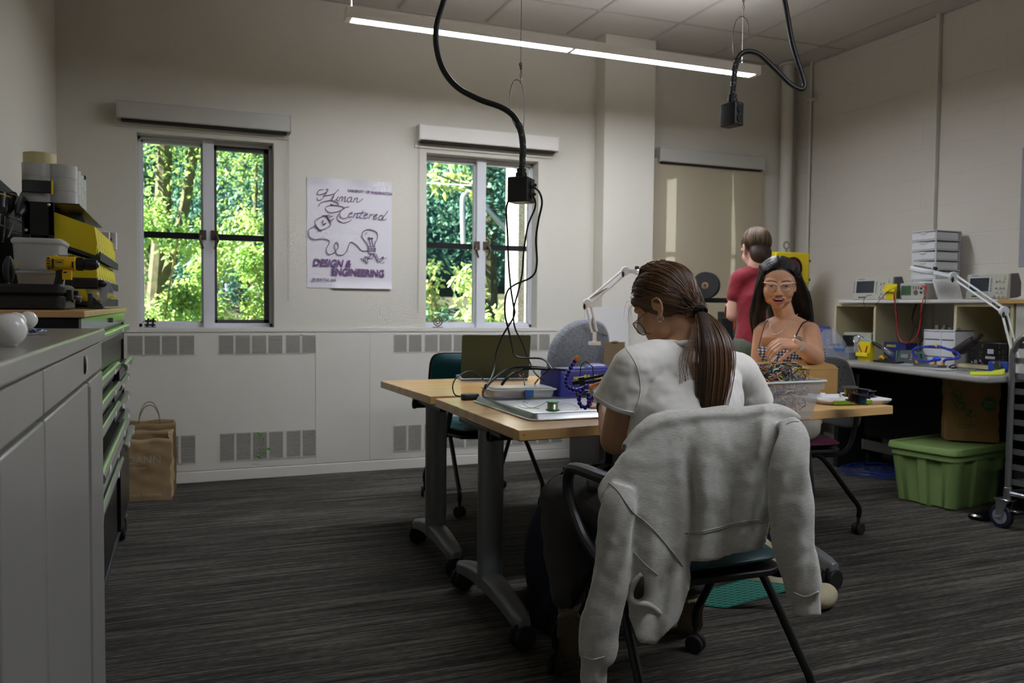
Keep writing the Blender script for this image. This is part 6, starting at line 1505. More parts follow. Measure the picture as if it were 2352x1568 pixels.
b.box(x-.002, x, yb-.66*w, yb-.50*w, BZ+.56*h, BZ+.74*h); b.box(x-.002, x, yb-.70*w, yb-.45*w, BZ+.36*h, BZ+.46*h); b.build('meter', mat('meter_face', (196, 196, 206), .4), t, world=True, smooth=None)
b = MB()
for (u, v, r) in ((.12, .2, .006), (.22, .22, .012), (.35, .26, .008), (.40, .18, .006)): p = (x, yb-u*w, BZ+v*h); b.cyl(p, (x-.012, p[1], p[2]), r, n=16)
b.build('knob', KNB if False else CHROME, t, world=True)
b = MB(); rng = random.Random(6)
for i in range(26): u, v = rng.choice((.06, .1, .3, .34, .8, .9)), rng.uniform(.3, .92); b.box(x-.0012, x, yb-(u+rng.uniform(.01, .03))*w, yb-u*w, BZ+v*h, BZ+v*h+.003)
b.build('print_marks', mat('dim_print', (150, 130, 80), .6), t, world=True, smooth=None)
q = bq(2290, 848); t = thing('iron_holder', 'blue soldering iron holder with a grey socket beside the lamp', 'holder', (q.x+.03, q.y, BZ), -78)
b = MB(); b.rbox(.11, .07, .055, .008, None, 3); b.build('body', mat('holder_blue', (40, 62, 150), .4), t); b = MB(); b.lathe([(.024, 0), (.020, .01), (.013, .014), (.011, .03), (.006, .05)], T(-.0, -.036, .035) @ rot('X', 70), 18); b.build('socket', mat('blue_grey', (52, 56, 80), .4), t)
a = [bq(2226, 858, BZ+.002), bq(2262, 855, BZ+.002), bq(2283, 853, BZ+.002), bq(2308, 853, BZ+.01), bq(2298, 859, BZ+.004), bq(2262, 861, BZ+.002)]
t = thing('yellow_note', 'bright yellow-green paper with an upturned corner on the bench edge', 'paper', tuple(a[0]))
def pn_(u, v): p = Vector(bq(2228+80*u, 861-8*v)); return (p.x, p.y, BZ+.0015+.035*max(0, u-.6)*max(0, v-.3)*2.5)
MB().grid(pn_, 14, 8).build('sheet', mat('neon_paper', (212, 226, 60), .7), t, world=True, solid=.0006, smooth=60)
t = thing('solder_tin', 'flat round clear tin on the grey bench top', 'tin', tuple(bq(2220, 852))); MB().lathe([(.001, 0), (.045, 0), (.046, .003), (.046, .014), (.042, .016), (.001, .016)], None, 28).build('tin', mat('tin_metal', (150, 152, 150), .25, .6), t)
cable('thick black cable coiled on the workbench beside the tin', [bq(2195, 822, BZ+.005), bq(2192, 832, BZ+.02), bq(2180, 840, BZ+.004), bq(2188, 845, BZ+.004), bq(2200, 840, BZ+.004), bq(2235, 843, BZ+.004), bq(2270, 850, BZ+.004)], .004)
t = thing('paper_sheets', 'loose papers lying along the workbench edge', 'paper', tuple(bq(2090, 842)))
b = MB()
for (px, py, an) in ((2070, 838, 20), (2110, 846, -10), (2150, 850, 14)): p = bq(px, py); b.box(-.07, .07, -.05, .05, 0, .002, T(p.x+.05, p.y, BZ+.0005+.002*(an > 0)) @ rot('Z', an))
b.build('sheet', mat('bluish_paper', (176, 180, 184), .6), t, world=True, smooth=None)
# crowded left end of the bench: bags, tray, mirror, yellow rack
t = thing('parts_bag', 'big clear plastic bag of parts on the left end of the workbench', 'bag', tuple(bq(1905, 822)))
rng = random.Random(12)
def bg(u, v):
    a = u*2*pi; r = 1+.10*sin(5*a+3*v)+.07*sin(9*a+v*11); k = (1-v**2.2*.72)
    return (.10*r*k*cos(a), .13*r*k*sin(a), .001+.20*v)
MB().grid(bg, 40, 18, closed_u=True).build('film', mat('bag_film', (196, 200, 212), .12, alpha=.16), t, solid=.0012, smooth=60)
t2 = thing('small_cartons', 'grey-blue cartons inside the clear bag', 'box', tuple(bq(1905, 822)+Vector((0, 0, .002))))
b = MB(); b.box(-.05, .0, -.06, .0, 0, .07); b.box(.01, .05, -.05, .04, 0, .10); b.build('carton', mat('slate_carton', (78, 84, 112), .5), t2, bevel=.002)
t = thing('parts_tray', 'clear tray with a blue clip on the bench beside the bag', 'tray', tuple(bq(1948, 818)))
b = MB(); b.loft([[(x, y, z) for x, y in rrect(.16+2*o_, .18+2*o_, .012, 3)] for z, o_ in ((0, -.008), (.085, 0), (.085, -.003), (.004, -.010))]); b.build('tub', mat('bag_film', (196, 200, 212), .12), t, smooth=40); MB().box(-.086, -.080, -.05, .05, .062, .078).build('blue_clip', mat('blue_latch_plastic', (44, 104, 168)), t, bevel=.002)
MB().box(-.05, .05, -.06, .06, .006, .05).build('contents', mat('slate_carton', (78, 84, 112), .5), t)
t = thing('yellow_rack', 'yellow plastic rack with small tools standing in the left open box', 'rack', tuple(bq(1990, 812)))
b = MB(); b.box(-.02, .02, -.05, .05, 0, .125); b.box(-.045, -.02, -.05, .05, .03, .055); b.build('rack', YLW, t, bevel=.003)
b = MB(); b.cyl((-.03, -.02, .05), (-.045, -.05, .10), .005); b.cyl((-.03, .01, .05), (-.05, .02, .105), .004); b.build('red_tool', REDL, t)
t = thing('magnifier_glass', 'round helping-hand magnifier glass by the yellow rack', 'magnifier', tuple(bq(1968, 822)))
q = at(1967, 778, x=4.2); b = MB(); b.tube([q+Vector((0, .028*cos(a), .028*sin(a))) for a in [2*pi*k/20 for k in range(21)]], .003, 6); b.cyl(q-Vector((0, 0, .03)), (q.x, q.y, BZ), .003); b.build('rim', CHROME, t, world=True); MB().cyl(q+Vector((-.001, 0, 0)), q+Vector((.001, 0, 0)), .027, n=24).build('lens', mat('lens_glass', (200, 205, 200), .05, alpha=.35), t, world=True)
t = thing('paste_jar', 'small green-labelled jar at the front of the bench', 'jar', tuple(bq(1976, 827))); MB().lathe([(.001, 0), (.018, 0), (.018, .022), (.016, .024), (.016, .030), (.001, .030)], None, 20).build('jar', mat('jar_green', (96, 150, 110), .3, var=.3, scale=60), t)
x = 4.36; q = at(1932, 745, x=x); t = thing('grey_switch_box', 'grey instrument with a black adapter inside the left open box', 'instrument', (x+.05, q.y-.1, BZ+.019)); ya, yb = blk(1940, 2003, x)
MB().box(x, x+.2, ya, yb, BZ+.0195, at(1970, 764, x=x).z).build('housing', SCM, t, world=True, bevel=.004); MB().box(x-.04, x-.001, yb-.10, yb-.03, BZ+.0195, at(1970, 770, x=x).z).build('adapter', BLK, t, world=True, bevel=.003)

# blue fan extractor on the bench end near the corner
q = at(1890, 772, z=.80); t = thing('fan_filter_unit', 'blue boxy fan unit behind the woman at the far end of the workbench', 'fan unit', (4.28, 4.72, BZ), -68)
b = MB(); b.loft([[(-.10, -.09, 0), (.10, -.09, 0), (.10, .09, 0), (-.10, .09, 0)], [(-.10, -.085, .20), (.10, -.085, .20), (.085, .08, .20), (-.085, .08, .20)], [(-.085, -.06, .215), (.085, -.06, .215), (.07, .06, .215), (-.07, .06, .215)]]); b.build('housing', mat('fan_blue', (44, 52, 138), .45), t, bevel=.01)
b = MB()
for k in range(9): b.box(-.065*sqrt(max(0, 1-((k-4)/4.6)**2)), .065*sqrt(max(0, 1-((k-4)/4.6)**2)), -.0935, -.088, .045+.015*k, .051+.015*k)
b.build('fan_grille', mat('fan_grille_dark', (26, 28, 80), .5), t); MB().cyl((0, -.096, .105), (0, -.088, .105), .022, n=20).build('fan_hub', mat('hub_grey', (88, 88, 104), .5), t)

# magnifier lamps
def arm_lamp(label, base, elbow, wrist, head, w_head, m=None, dirx=None, cat='desk lamp'):
    m = m or mat('lamp_white', (214, 216, 218), .35)
    t = thing('magnifier_lamp', label, cat, tuple(base))
    n = Vector((.22, .93, 0))*.0
    up = Vector((0, 0, 1))
    def rods(p, q, gap, nm):
        d = (q-p).normalized(); s = d.cross(Vector((sin(YAW), cos(YAW), 0))).normalized()*gap
        b = MB(); b.tube([p+s, q+s], .006, 8); b.tube([p-s, q-s], .006, 8); b.build(nm, m, t, world=True)
        b = MB(); b.tube([p.lerp(q, .05)+s, p.lerp(q, .5)-s*.6], .004, 8); b.build('spring', mat('lamp_spring', (120, 116, 106), .4, .6), t, world=True)
    rods(base, elbow, .014, 'lower_arm'); rods(elbow, wrist, .014, 'upper_arm')
    for p in (elbow, wrist):
        b = MB(); f = Vector((sin(YAW), cos(YAW), 0)); b.cyl(p-f*.012, p+f*.012, .026, n=16); o = b.build('joint', m, t, world=True, bevel=.003); b = MB(); b.ell(tuple(p-f*.02+Vector((-.02, 0, -.02))), .008, .008, .018, 10, 8); b.build('wing_knob', BLK, o, world=True)
    d = (head-wrist); M = frame(head, up, up=Vector((-d.y, d.x, 0))); L_ = d.length
    b = MB(); an = atan2(d.y, d.x); tilt = math.degrees(math.atan2(d.z, sqrt(d.x**2+d.y**2)))
    M = T(*head) @ Matrix.Rotation(an, 4, 'Z') @ rot('Y', -tilt)
    rr = []
    for z, k in ((-.016, .86), (-.010, 1.0), (.006, 1.0), (.014, .9)):
        rr.append([(w_head*k*cos(a)*1.25 - (0 if cos(a) > 0 else 0), w_head*.75*k*sin(a), z) for a in [2*pi*i/32 for i in range(32)]])
    b.loft(rr, X=M); b.add([( -w_head*1.1, -.02, -.010), (-w_head*1.1, .02, -.010), (-L_, .012, -.008), (-L_, -.012, -.008), (-w_head*1.1, -.02, .010), (-w_head*1.1, .02, .010), (-L_, .012, .008), (-L_, -.012, .008)], [(0, 1, 2, 3), (7, 6, 5, 4), (0, 4, 5, 1), (1, 5, 6, 2), (2, 6, 7, 3), (3, 7, 4, 0)], M)
    b.build('lamp_head', m, t, world=True, smooth=35)
    b = MB(); b.loft([[(w_head*.8*cos(a), w_head*.5*sin(a), z) for a in [2*pi*i/24 for i in range(24)]] for z in (.014, .019)], X=M @ T(w_head*.2, 0, 0)); b.build('lens_cover', mat('lens_cover', (110, 106, 100), .4), t, world=True); b = MB(); b.box(-w_head*1.0-.012, -w_head*1.0+.006, -.009, .009, .012, .032, M); b.build('switch', BLK, t, world=True)
    b = MB(); b.cyl((base.x, base.y, base.z-.06), tuple(base), .012, n=12); b.box(base.x-.03, base.x+.03, base.y-.02, base.y+.02, base.z-.075, base.z-.055); b.build('clamp', m, t, world=True)
    return t
xl = 4.20
arm_lamp('white magnifier lamp with folded arms over the workbench at the right', at(2338, 838, x=xl-.02), at(2306, 714, x=xl), at(2190, 634, x=xl), at(2122, 620, x=xl), .075)
dl = 4.75
arm_lamp('white arm lamp rising left of the woman’s head in front of the pier', cp(1366, 762, dl), cp(1349, 696, dl), cp(1437, 622, dl), cp(1490, 626, dl+.05), .075)

# desk by the pier with cardboard and white board
t = thing('corner_desk', 'dark fronted desk standing by the pier behind the woman', 'desk', (3.2, 5.15, 0))
b = MB(); b.box(2.60, 4.04, 4.86, 5.38, .70, .735); b.build('desk_top', mat('pale_desk_top', (196, 196, 196), .4), t, world=True, bevel=.004)
b = MB(); b.box(2.62, 3.1, 4.90, 5.36, .02, .698); b.build('pedestal', mat('charcoal_panel', (52, 50, 48), .5), t, world=True, bevel=.004)
b = MB(); b.box(3.98, 4.02, 4.9, 5.36, 0, .698); b.box(3.1, 3.98, 5.33, 5.36, .3, .698); b.build('end_panel', mat('charcoal_panel', (52, 50, 48), .5), t, world=True)
t = thing('foam_board', 'large plain white board leaning against the pier', 'board', (3.02, 5.36, .735))
q0, q1 = cp(1383, 790, 5.72), cp(1500, 706, 5.72)
b = MB(); b.box(q0.x, q0.x+.36, 5.33, 5.345, .737, q1.z); b.build('sheet', mat('white_panel', (200, 198, 196), .5), t, world=True, bevel=.001)
t = thing('clipboard', 'brown hardboard clipboard propped beside the woman’s sleeve', 'clipboard', tuple(cp(1415, 800, 5.3)))
q0, q1 = cp(1388, 806, 5.35), cp(1446, 786, 5.35)
b = MB(); b.box(q0.x, q1.x, q0.y, q0.y+.004, .737, q1.z); b.ell(((q0.x+q1.x)/2, q0.y, q1.z), .03, .003, .008); b.build('board', mat('hardboard', (122, 104, 78), .6), t, world=True)
t = thing('lime_bottle', 'lime green object behind the lamp’s lower arm', 'bottle', tuple(cp(1350, 745, 5.5)))
q = at(1354, 752, y=5.46); MB().box(q.x-.06, 2.884, YB-.10, YB-.001, .9475, .9715).build('ledge', WHITE, enc, world=True); MB().lathe([(.001, 0), (.038, 0), (.040, .05), (.036, .09), (.018, .11), (.012, .12), (.001, .12)], T(q.x, 5.475, .9725) @ Matrix.Scale(.8, 4), 18).build('bottle', mat('lime_plastic', (130, 190, 50), .4), t, world=True)

# 3D printer with filament spool
t = thing('printer_3d', 'black frame desktop 3D printer with orange corner blocks', '3D printer', (3.75, 5.1, .737))
PF = mat('printer_frame_black', (28, 28, 30), .45); OR2 = mat('printer_orange', (232, 88, 30), .5)
dp_ = 5.72
def pp(px, py, d=dp_): return cp(px, py, d)
L0, L1 = pp(1560, 684), pp(1674, 684)
yb_ = 5.0
f = lambda px, py: at(px, py, y=yb_)
b = MB(); z1 = f(1650, 684).z; x0, x1 = f(1560, 684).x, f(1672, 690).x
b.box(x0, x1, yb_, yb_+.01, z1-.035, z1); b.box(x0, x0+.035, yb_, yb_+.01, .737, z1); b.box(x1-.012, x1, yb_, yb_+.01, .737, z1); b.box(x0, x1, yb_-.15, yb_+.15, .737, .76); b.build('frame', PF, t, world=True, bevel=.002)
b = MB(); zr0, zr1 = f(1650, 738).z, f(1650, 753).z
b.cyl((x0, yb_-.03, zr0), (x1-.0, yb_-.03, zr0), .004, n=8); b.cyl((x0, yb_-.03, zr1), (x1, yb_-.03, zr1), .004, n=8); b.cyl((x1+.01, yb_-.03, .76), (x1+.01, yb_-.03, z1-.05), .005, n=8); b.build('smooth_rod', CHROME, t, world=True)
b = MB(); b.box(x1-.01, x1+.03, yb_-.05, yb_-.01, zr1-.01, zr0+.01); b.box(x1-.02, x1+.05, yb_-.06, yb_+.0, .75, .79); b.box(x1-.012, x1+.012, yb_-.005, yb_+.02, z1-.02, z1+.003); b.build('orange_block', OR2, t, world=True, bevel=.003)
b = MB(); p0, p1 = f(1642, 730), f(1668, 790); b.box(p0.x, p1.x, yb_-.08, yb_-.035, p1.z, p0.z); b.build('extruder', PF, t, world=True, bevel=.003); 
b = MB(); p0, p1 = f(1666, 716), f(1679, 735); b.box(p0.x, p1.x, yb_-.02, yb_-.012, p1.z, p0.z); b.build('yellow_tag', YLW, t, world=True)
c = f(1622, 655); c = Vector((c.x, yb_, c.z)); SPD = mat('filament_spool_black', (40, 40, 42), .35)
t = thing('filament_spool', 'black filament spool with brown filament above the 3D printer', 'spool', (c.x, c.y, c.z)); M = T(*c) @ rot('Z', 40) @ rot('Y', 90)
r_ = .095
for z in (-.033, .030):
    b = MB(); b.lathe([(.026, z), (r_, z), (r_, z+.003), (.026, z+.003), (.026, z)], M, 36, cap=False)
    b.build('flange', SPD, t, world=True)
MB().lathe([(.05, -.03), (.072, -.029), (.072, .029), (.05, .03)], M, 30).build('filament', mat('brown_filament', (136, 108, 78), .4), t, world=True)
MB().lathe([(.026, -.034), (.026, .034)], M, 20, cap=False).build('hub', SPD, t, world=True)
b = MB(); b.box(c.x-.006, c.x+.006, yb_-.01, yb_+.01, z1, c.z); b.cyl(M @ Vector((0, 0, -.045)), M @ Vector((0, 0, .045)), .008); b.build('holder', SPD, t, world=True)
# drawer cabinet right of the printer
t = thing('component_cabinet', 'grey drawer cabinet with translucent fronts behind the man in red', 'drawer cabinet', (3.95, 5.15, .737))
x0 = f(1686, 720).x; zt = f(1690, 716).z
MB().box(x0, x0+.27, 5.02, 5.2, .738, zt).build('body', mat('cabinet_slate', (58, 60, 62), .5), t, world=True, bevel=.003)
hh = (zt-.74)/6
for k in range(6):
    z = .742+k*hh
    for j in range(3):
        d = MB().box(x0+.008+j*.088, x0+.086+j*.088, 5.008, 5.02, z, z+hh-.006).build('drawer', mat('smoky_drawer', (110, 114, 112), .25), t, world=True, bevel=.002)
        if (k+j) % 2: MB().box(x0+.025+j*.088, x0+.07+j*.088, 5.006, 5.008, z+hh*.3, z+hh*.55).build('label', TAPEW, d, world=True, smooth=None)

# traffic light
YTL = mat('traffic_yellow', (224, 200, 24), .4, var=.03, scale=8)
yt = 4.98; ft = lambda px, py: at(px, py, y=yt)
x0, x1 = ft(1782, 600).x, ft(1860, 600).x; z1 = ft(1820, 579).z; hsec = z1-ft(1820, 652).z
t = thing('traffic_light', 'old yellow traffic light with a dark red lens in the back right corner', 'traffic light', ((x0+x1)/2, yt+.1, z1-3*hsec))
for k in range(3):
    zt = z1-k*hsec; d = MB(); d.box(x0, x1, yt, yt+.14, zt-hsec+.004, zt); o = d.build('section_housing', YTL, t, world=True, bevel=.012, seg=3)
    cx_ = (x0+x1)/2; cz = zt-hsec/2; R_ = hsec*.325
    MB().lathe([(R_*1.08, 0), (R_*1.08, .008), (R_, .010), (R_, 0), (R_*1.08, 0)], T(cx_, yt, cz) @ rot('X', 90), 36, cap=False).build('lens_ring', BLK, o, world=True)
    MB().lathe([(.001, .022), (R_*.4, .018), (R_*.75, .010), (R_, .0), (R_, -.004), (.001, -.004)], T(cx_, yt, cz) @ rot('X', 90), 36).build('lens', mat(('dark_red_lens', 'amber_lens', 'green_lens')[k], ((96, 14, 24), (110, 70, 10), (10, 60, 40))[k], .12, coat=.5), o, world=True, smooth=60)
    for zz in (zt-hsec*.25, zt-hsec*.85): MB().cyl((x1, yt+.02, zz), (x1+.02, yt+.02, zz), .010, n=8).build('wing_nut', BRASS, o, world=True)
q = ft(1821, 562); b = MB(); b.tube([(q.x+.026*cos(a), yt+.07, q.z+.026*sin(a)) for a in [2*pi*k/24 for k in range(25)]], .006, 8); b.cyl((q.x, yt+.07, q.z-.03), (q.x, yt+.07, z1-.002), .007); b.build('eye_bolt', mat('grey_eye_bolt', (140, 138, 132), .4, .6), t, world=True)
q = ft(1821, 700); z0 = z1-3*hsec
t2 = thing('corner_stand', 'dark pedestal cabinet under the traffic light', 'cabinet', (q.x, yt+.1, 0)); MB().box(x0-.06, x1+.06, yt-.05, yt+.30, 0, z0-.001).build('cabinet', mat('charcoal_panel', (52, 50, 48), .5), t2, world=True, bevel=.005)

# paper strip on the right wall edge (sheet partly in frame)
q = at(2346, 440, x=XR-.004); t = thing('wall_sheet', 'edge of a pale sheet hanging on the right wall at the frame edge', 'paper', tuple(q))
MB().box(XR-.008, XR-.002, q.y-.6, q.y, at(2346, 612, x=XR).z, at(2346, 340, x=XR).z).build('sheet', mat('grey_paper', (150, 150, 156), .6), t, world=True, smooth=None)

# green storage tote and kraft grocery bag
GT = mat('lime_green_tote', (124, 150, 88), .42, var=.02, scale=4)
P_ = at(2192, 1181, z=0); ang = 10
tz_h = .352
tw_, td_ = .58, .42
e1 = Vector((cos(R(ang)), sin(R(ang)), 0)); e2 = Vector((-sin(R(ang)), cos(R(ang)), 0))
ctr = P_+e1*(tw_/2)+e2*(td_/2-.0)
t = thing('storage_tote', 'green lidded storage tote on the carpet under the workbench', 'tote', (ctr.x, ctr.y, 0), ang)
def tote_ring(z, k, fl):
    pts = []
    for (x, y) in rrect(tw_*k, td_*k, .05, 6): pts.append((x, y, z))
    return pts
def ribbed(z, k):
    out = []
    n = 120
    base = rrect(tw_*k, td_*k, .05, 6)
    # dense resample
    L_ = len(base); 
    segs = []
    for i in range(L_):
        a, b2 = Vector(base[i]+(0,)), Vector(base[(i+1) % L_]+(0,)); m_ = 1 if (b2-a).length < .05 else 24
        for j in range(m_): segs.append(a.lerp(b2, j/m_))
    for p in segs:
        dx = 0
        if abs(abs(p.x)-tw_*k/2) < .002: yy = abs(p.y)/(td_/2); dx = -.016 if .15 < yy < .58 else 0
        if abs(abs(p.y)-td_*k/2) < .002: xx = abs(p.x)/(tw_/2); d2 = -.016 if .2 < xx < .6 else 0; out.append((p.x, p.y-(1 if p.y < 0 else -1)*d2, z)); continue
        out.append((p.x-(1 if p.x < 0 else -1)*dx, p.y, z))
    return out
rings = [ribbed(0, .80), ribbed(.012, .84), ribbed(tz_h*.80, .955), tote_ring(0, 1, 0)]
rings = rings[:3]
b = MB(); b.loft(rings, True, False); n0 = len(b.v)
fl = [(v[0]*1.0, v[1]*1.0, tz_h*.82) for v in ribbed(0, .99)]
b2_ = [(v[0], v[1], tz_h*.81) for v in ribbed(0, .985)]
b.loft([[(x*1.0, y*1.0, z) for x, y, z in rrect3] for rrect3 in ([(x, y, tz_h*.80) for x, y in rrect(tw_*.955, td_*.94, .05, 6)], [(x, y, tz_h*.80) for x, y in rrect(tw_*.985, td_*.97, .05, 6)], [(x, y, tz_h*.93) for x, y in rrect(tw_*.99, td_*.98, .05, 6)])], False, True)
b.build('tub', GT, t, smooth=35)
b = MB(); b.loft([[(x, y, z) for x, y in rrect(tw_*k, td_*k2, r, 6)] for z, k, k2, r in ((tz_h*.905, 1.03, 1.04, .055), (tz_h*.95, 1.03, 1.04, .055), (tz_h, 1.01, 1.01, .05), (tz_h, .93, .91, .04), (tz_h-.012, .90, .87, .04))], True, True); b.build('lid', GT, t, smooth=35)
b = MB(); b.box(tw_*.30, tw_*.40, -td_*.47-.012, -td_*.47-.004, .12, .20); b.build('blue_label', mat('label_navy', (36, 38, 96), .5), t)
LZ = tz_h-.011
qb = at(2252, 1015, z=tz_h); t2 = paperbag('paper_bag', 'tall brown grocery bag with leaf print standing on the green tote', qb.x+.03, qb.y+.10, .28, .16, .375, -42, mat('grocery_kraft', (150, 112, 70), .8, var=.08, scale=12, bump=.4, bscale=7), 9, .007, handles=False, slump=.05)
t2.location.z = LZ+.012; ROOT[t2.name] = T(*t2.location) @ rot('Z', -42)
GP = mat('teal_print', (30, 96, 80), .7); b = MB(); rng = random.Random(15)
for i in range(60):
    u = rng.random(); x = -.128+.12*u+rng.gauss(0, .012); z = .34-.20*u+rng.gauss(0, .022); a = rng.uniform(0, 180)
    b.add([(0, 0, 0), (.007, .004, 0), (.014, 0, 0), (.007, -.004, 0)], [(0, 1, 2, 3)], T(x, -.0955, z) @ rot('X', 90) @ rot('Z', a))
for p_ in ([(-.13, .35), (-.09, .27), (-.03, .17)], [(-.11, .24), (-.07, .17)], [(-.08, .31), (-.05, .24)]): b.tube([(x, -.0952, z) for x, z in p_], .0014, 4)
b.build('leaf_print', GP, t2, smooth=None)
b = MB(); b.cyl((.082, -.0965, .225), (.082, -.090, .225), .038, n=32); b.build('round_logo', GP, t2, smooth=None)
text_mesh('WHOLE', .022, T(.053, -.0972, .228) @ rot('X', 90), m=mat('kraft_knockout', (150, 116, 78), .8), parent=t2, bold=.0006); text_mesh('FOODS', .022, T(.056, -.0972, .207) @ rot('X', 90), m=MATS['kraft_knockout'], parent=t2, bold=.0006)
text_mesh('flowering\nunderstands\nyour roots', .018, T(-.075, -.097, .112) @ rot('X', 90), m=GP, parent=t2)
t = thing('foot_pedal', 'glossy black foot pedal on the floor against the green tote', 'foot pedal', tuple(at(2258, 1190, z=0)), 12); b = MB(); b.rbox(.17, .09, .03, .02, None, 5); b.ell((0, 0, .028), .06, .03, .012); b.build('pedal', mat('gloss_black', (12, 12, 14), .12), t)

# aluminium sheet-pan rack at the right edge
AL = mat('rack_aluminium', (168, 170, 172), .28, .9, var=.03, scale=20)
q = at(2316, 1205, z=0); rx, ry = 3.958, 2.955; RW, RD = .52, .60
t = thing('pan_rack', 'aluminium sheet-pan rack on casters cut off by the right edge', 'rack', (rx+RW/2, ry-RD/2, 0))
zt = at(2322, 780, y=ry).z+.02; zb = at(2312, 1145, y=ry).z
RN = ry-RD
for k, xx in enumerate((rx, rx+RW)):
    b = MB(); b.tube(catmull([(xx, ry, zb), (xx, ry, zt-.16), (xx, ry-.01, zt-.07), (xx, ry-.05, zt-.012), (xx, ry-.12, zt), (xx, RN+.12, zt), (xx, RN+.05, zt-.012), (xx, RN+.01, zt-.07), (xx, RN, zt-.16), (xx, RN, zb)], 5), .0155, 10); b.tube([(xx, ry, zb+.03), (xx, RN, zb+.03)], .012, 10)
    b.build('side_frame', AL, t, world=True, smooth=50)
b = MB(); b.tube([(rx, ry, zb+.03), (rx+RW, ry, zb+.03)], .012, 10); b.tube([(rx, RN, zb+.03), (rx+RW, RN, zb+.03)], .012, 10); b.build('cross_rail', AL, t, world=True)
zs = [at(2335, py, y=ry).z for py in (800, 834, 869, 904, 939, 974, 1008, 1041, 1076, 1110)]
for z in zs:
    for x_, s in ((rx+.012, 1), (rx+RW-.012, -1)):
        b = MB(); b.loft([[(x_, y, z), (x_+s*.036, y, z), (x_+s*.036, y, z+.002), (x_+s*.002, y, z+.002), (x_+s*.002, y, z+.03), (x_, y, z+.03)] for y in (RN+.01, ry-.01)]); b.build('slide', AL, t, world=True, smooth=None)
for k, xx, yy in ((0, rx, ry), (1, rx+RW, ry), (2, rx, RN), (3, rx+RW, RN)):
    w = MB(); w.cyl((xx-.015, yy+.03, .062), (xx+.015, yy+.03, .062), .062, n=30); o = w.build('caster_wheel', mat('navy_tyre', (26, 28, 48), .5), t, world=True, bevel=.006)
    w = MB(); w.cyl((xx-.017, yy+.03, .062), (xx+.017, yy+.03, .062), .040, n=24); w.build('hub', mat('hub_grey2', (128, 130, 138), .4), o, world=True)
    w = MB()
    for s in (-1, 1): w.add([(xx+s*.022, yy-.02, .15), (xx+s*.022, yy+.05, .15), (xx+s*.022, yy+.045, .055), (xx+s*.022, yy+.018, .055), (xx+s*.025, yy-.02, .15), (xx+s*.025, yy+.05, .15), (xx+s*.025, yy+.045, .055), (xx+s*.025, yy+.018, .055)], [(0, 1, 2, 3), (7, 6, 5, 4), (0, 4, 5, 1), (1, 5, 6, 2), (2, 6, 7, 3), (3, 7, 4, 0)])
    w.box(xx-.028, xx+.028, yy-.03, yy+.055, .148, .156); w.cyl((xx, yy, .156), (xx, yy, zb+.06), .02, n=16); w.cyl((xx-.05, yy+.03, .06), (xx+.03, yy+.03, .06), .008, n=10); w.box(xx-.02, xx+.02, yy-.075, yy-.03, .10, .108); w.build('fork', CHROME, o, world=True, bevel=.002)
for i, k in enumerate((1, 4, 6, 9)):
    z = zs[k]+.003; t = thing('rack_pan', 'aluminium pan in the rack, %s' % ('top of four', 'second from the top', 'third from the top', 'lowest of four')[i], 'tray', (rx+RW/2, ry-.30, z), group=None)
    b = MB(); b.loft([[(x, y, zz) for x, y in rrect(RW-.06+2*o_, .58+2*o_, .03, 5)] for zz, o_ in ((0, -.014), (.018, -.004), (.020, .004), (.022, .004), (.022, -.006), (.003, -.016))]); b.build('pan', PAN, t, smooth=35)
t = thing('white_clip_box', 'small white object lying on the top pan of the rack', 'box', (rx+.09, ry-.10, zs[1]+.008)); b = MB(); b.rbox(.08, .06, .05, .012); b.build('box', mat('white_gloss', (224, 224, 224), .3), t)
t = thing('small_clear_tub', 'small clear tub on the lowest pan of the rack', 'plastic box', (rx+.08, ry-.12, zs[9]+.008)); b = MB(); b.rbox(.07, .07, .045, .016); b.build('tub', mat('hazy_clear_plastic', (210, 212, 214)), t)
# ------------------------------------------------------------------ people
def skin(name, rgb): return mat(name, rgb, .48, var=.05, scale=22, bump=.06, bscale=260, sss=.06, spec=.4)
def cap(b, pts, rad, n=16, k=3):
    """limb: path of joints with a radius at each, rounded ends"""
    P_ = [Vector(p) for p in pts]; Q, RR = [], []
    for i in range(len(P_)-1):
        for j in range(4):
            t = j/4; Q.append(P_[i].lerp(P_[i+1], t)); RR.append(rad[i]+(rad[i+1]-rad[i])*t)
    Q.append(P_[-1]); RR.append(rad[-1])
    b.tube(Q, RR, n)
    b.ell(tuple(Q[0]), RR[0], RR[0], RR[0], 14, 10); b.ell(tuple(Q[-1]), RR[-1], RR[-1], RR[-1], 14, 10)
    for p, r in zip(P_[1:-1], rad[1:-1]): b.ell(tuple(p), r, r, r, 14, 10)
def headM(p, f, up=(0, 0, 1)):
    y = Vector(f).normalized(); x = y.cross(Vector(up)).normalized(); z = x.cross(y)
    return Matrix(((x.x, y.x, z.x, p[0]), (x.y, y.y, z.y, p[1]), (x.z, y.z, z.z, p[2]), (0, 0, 0, 1)))
def cdir(a, b, c): return (_r*a+_u*b+_w*c).normalized()
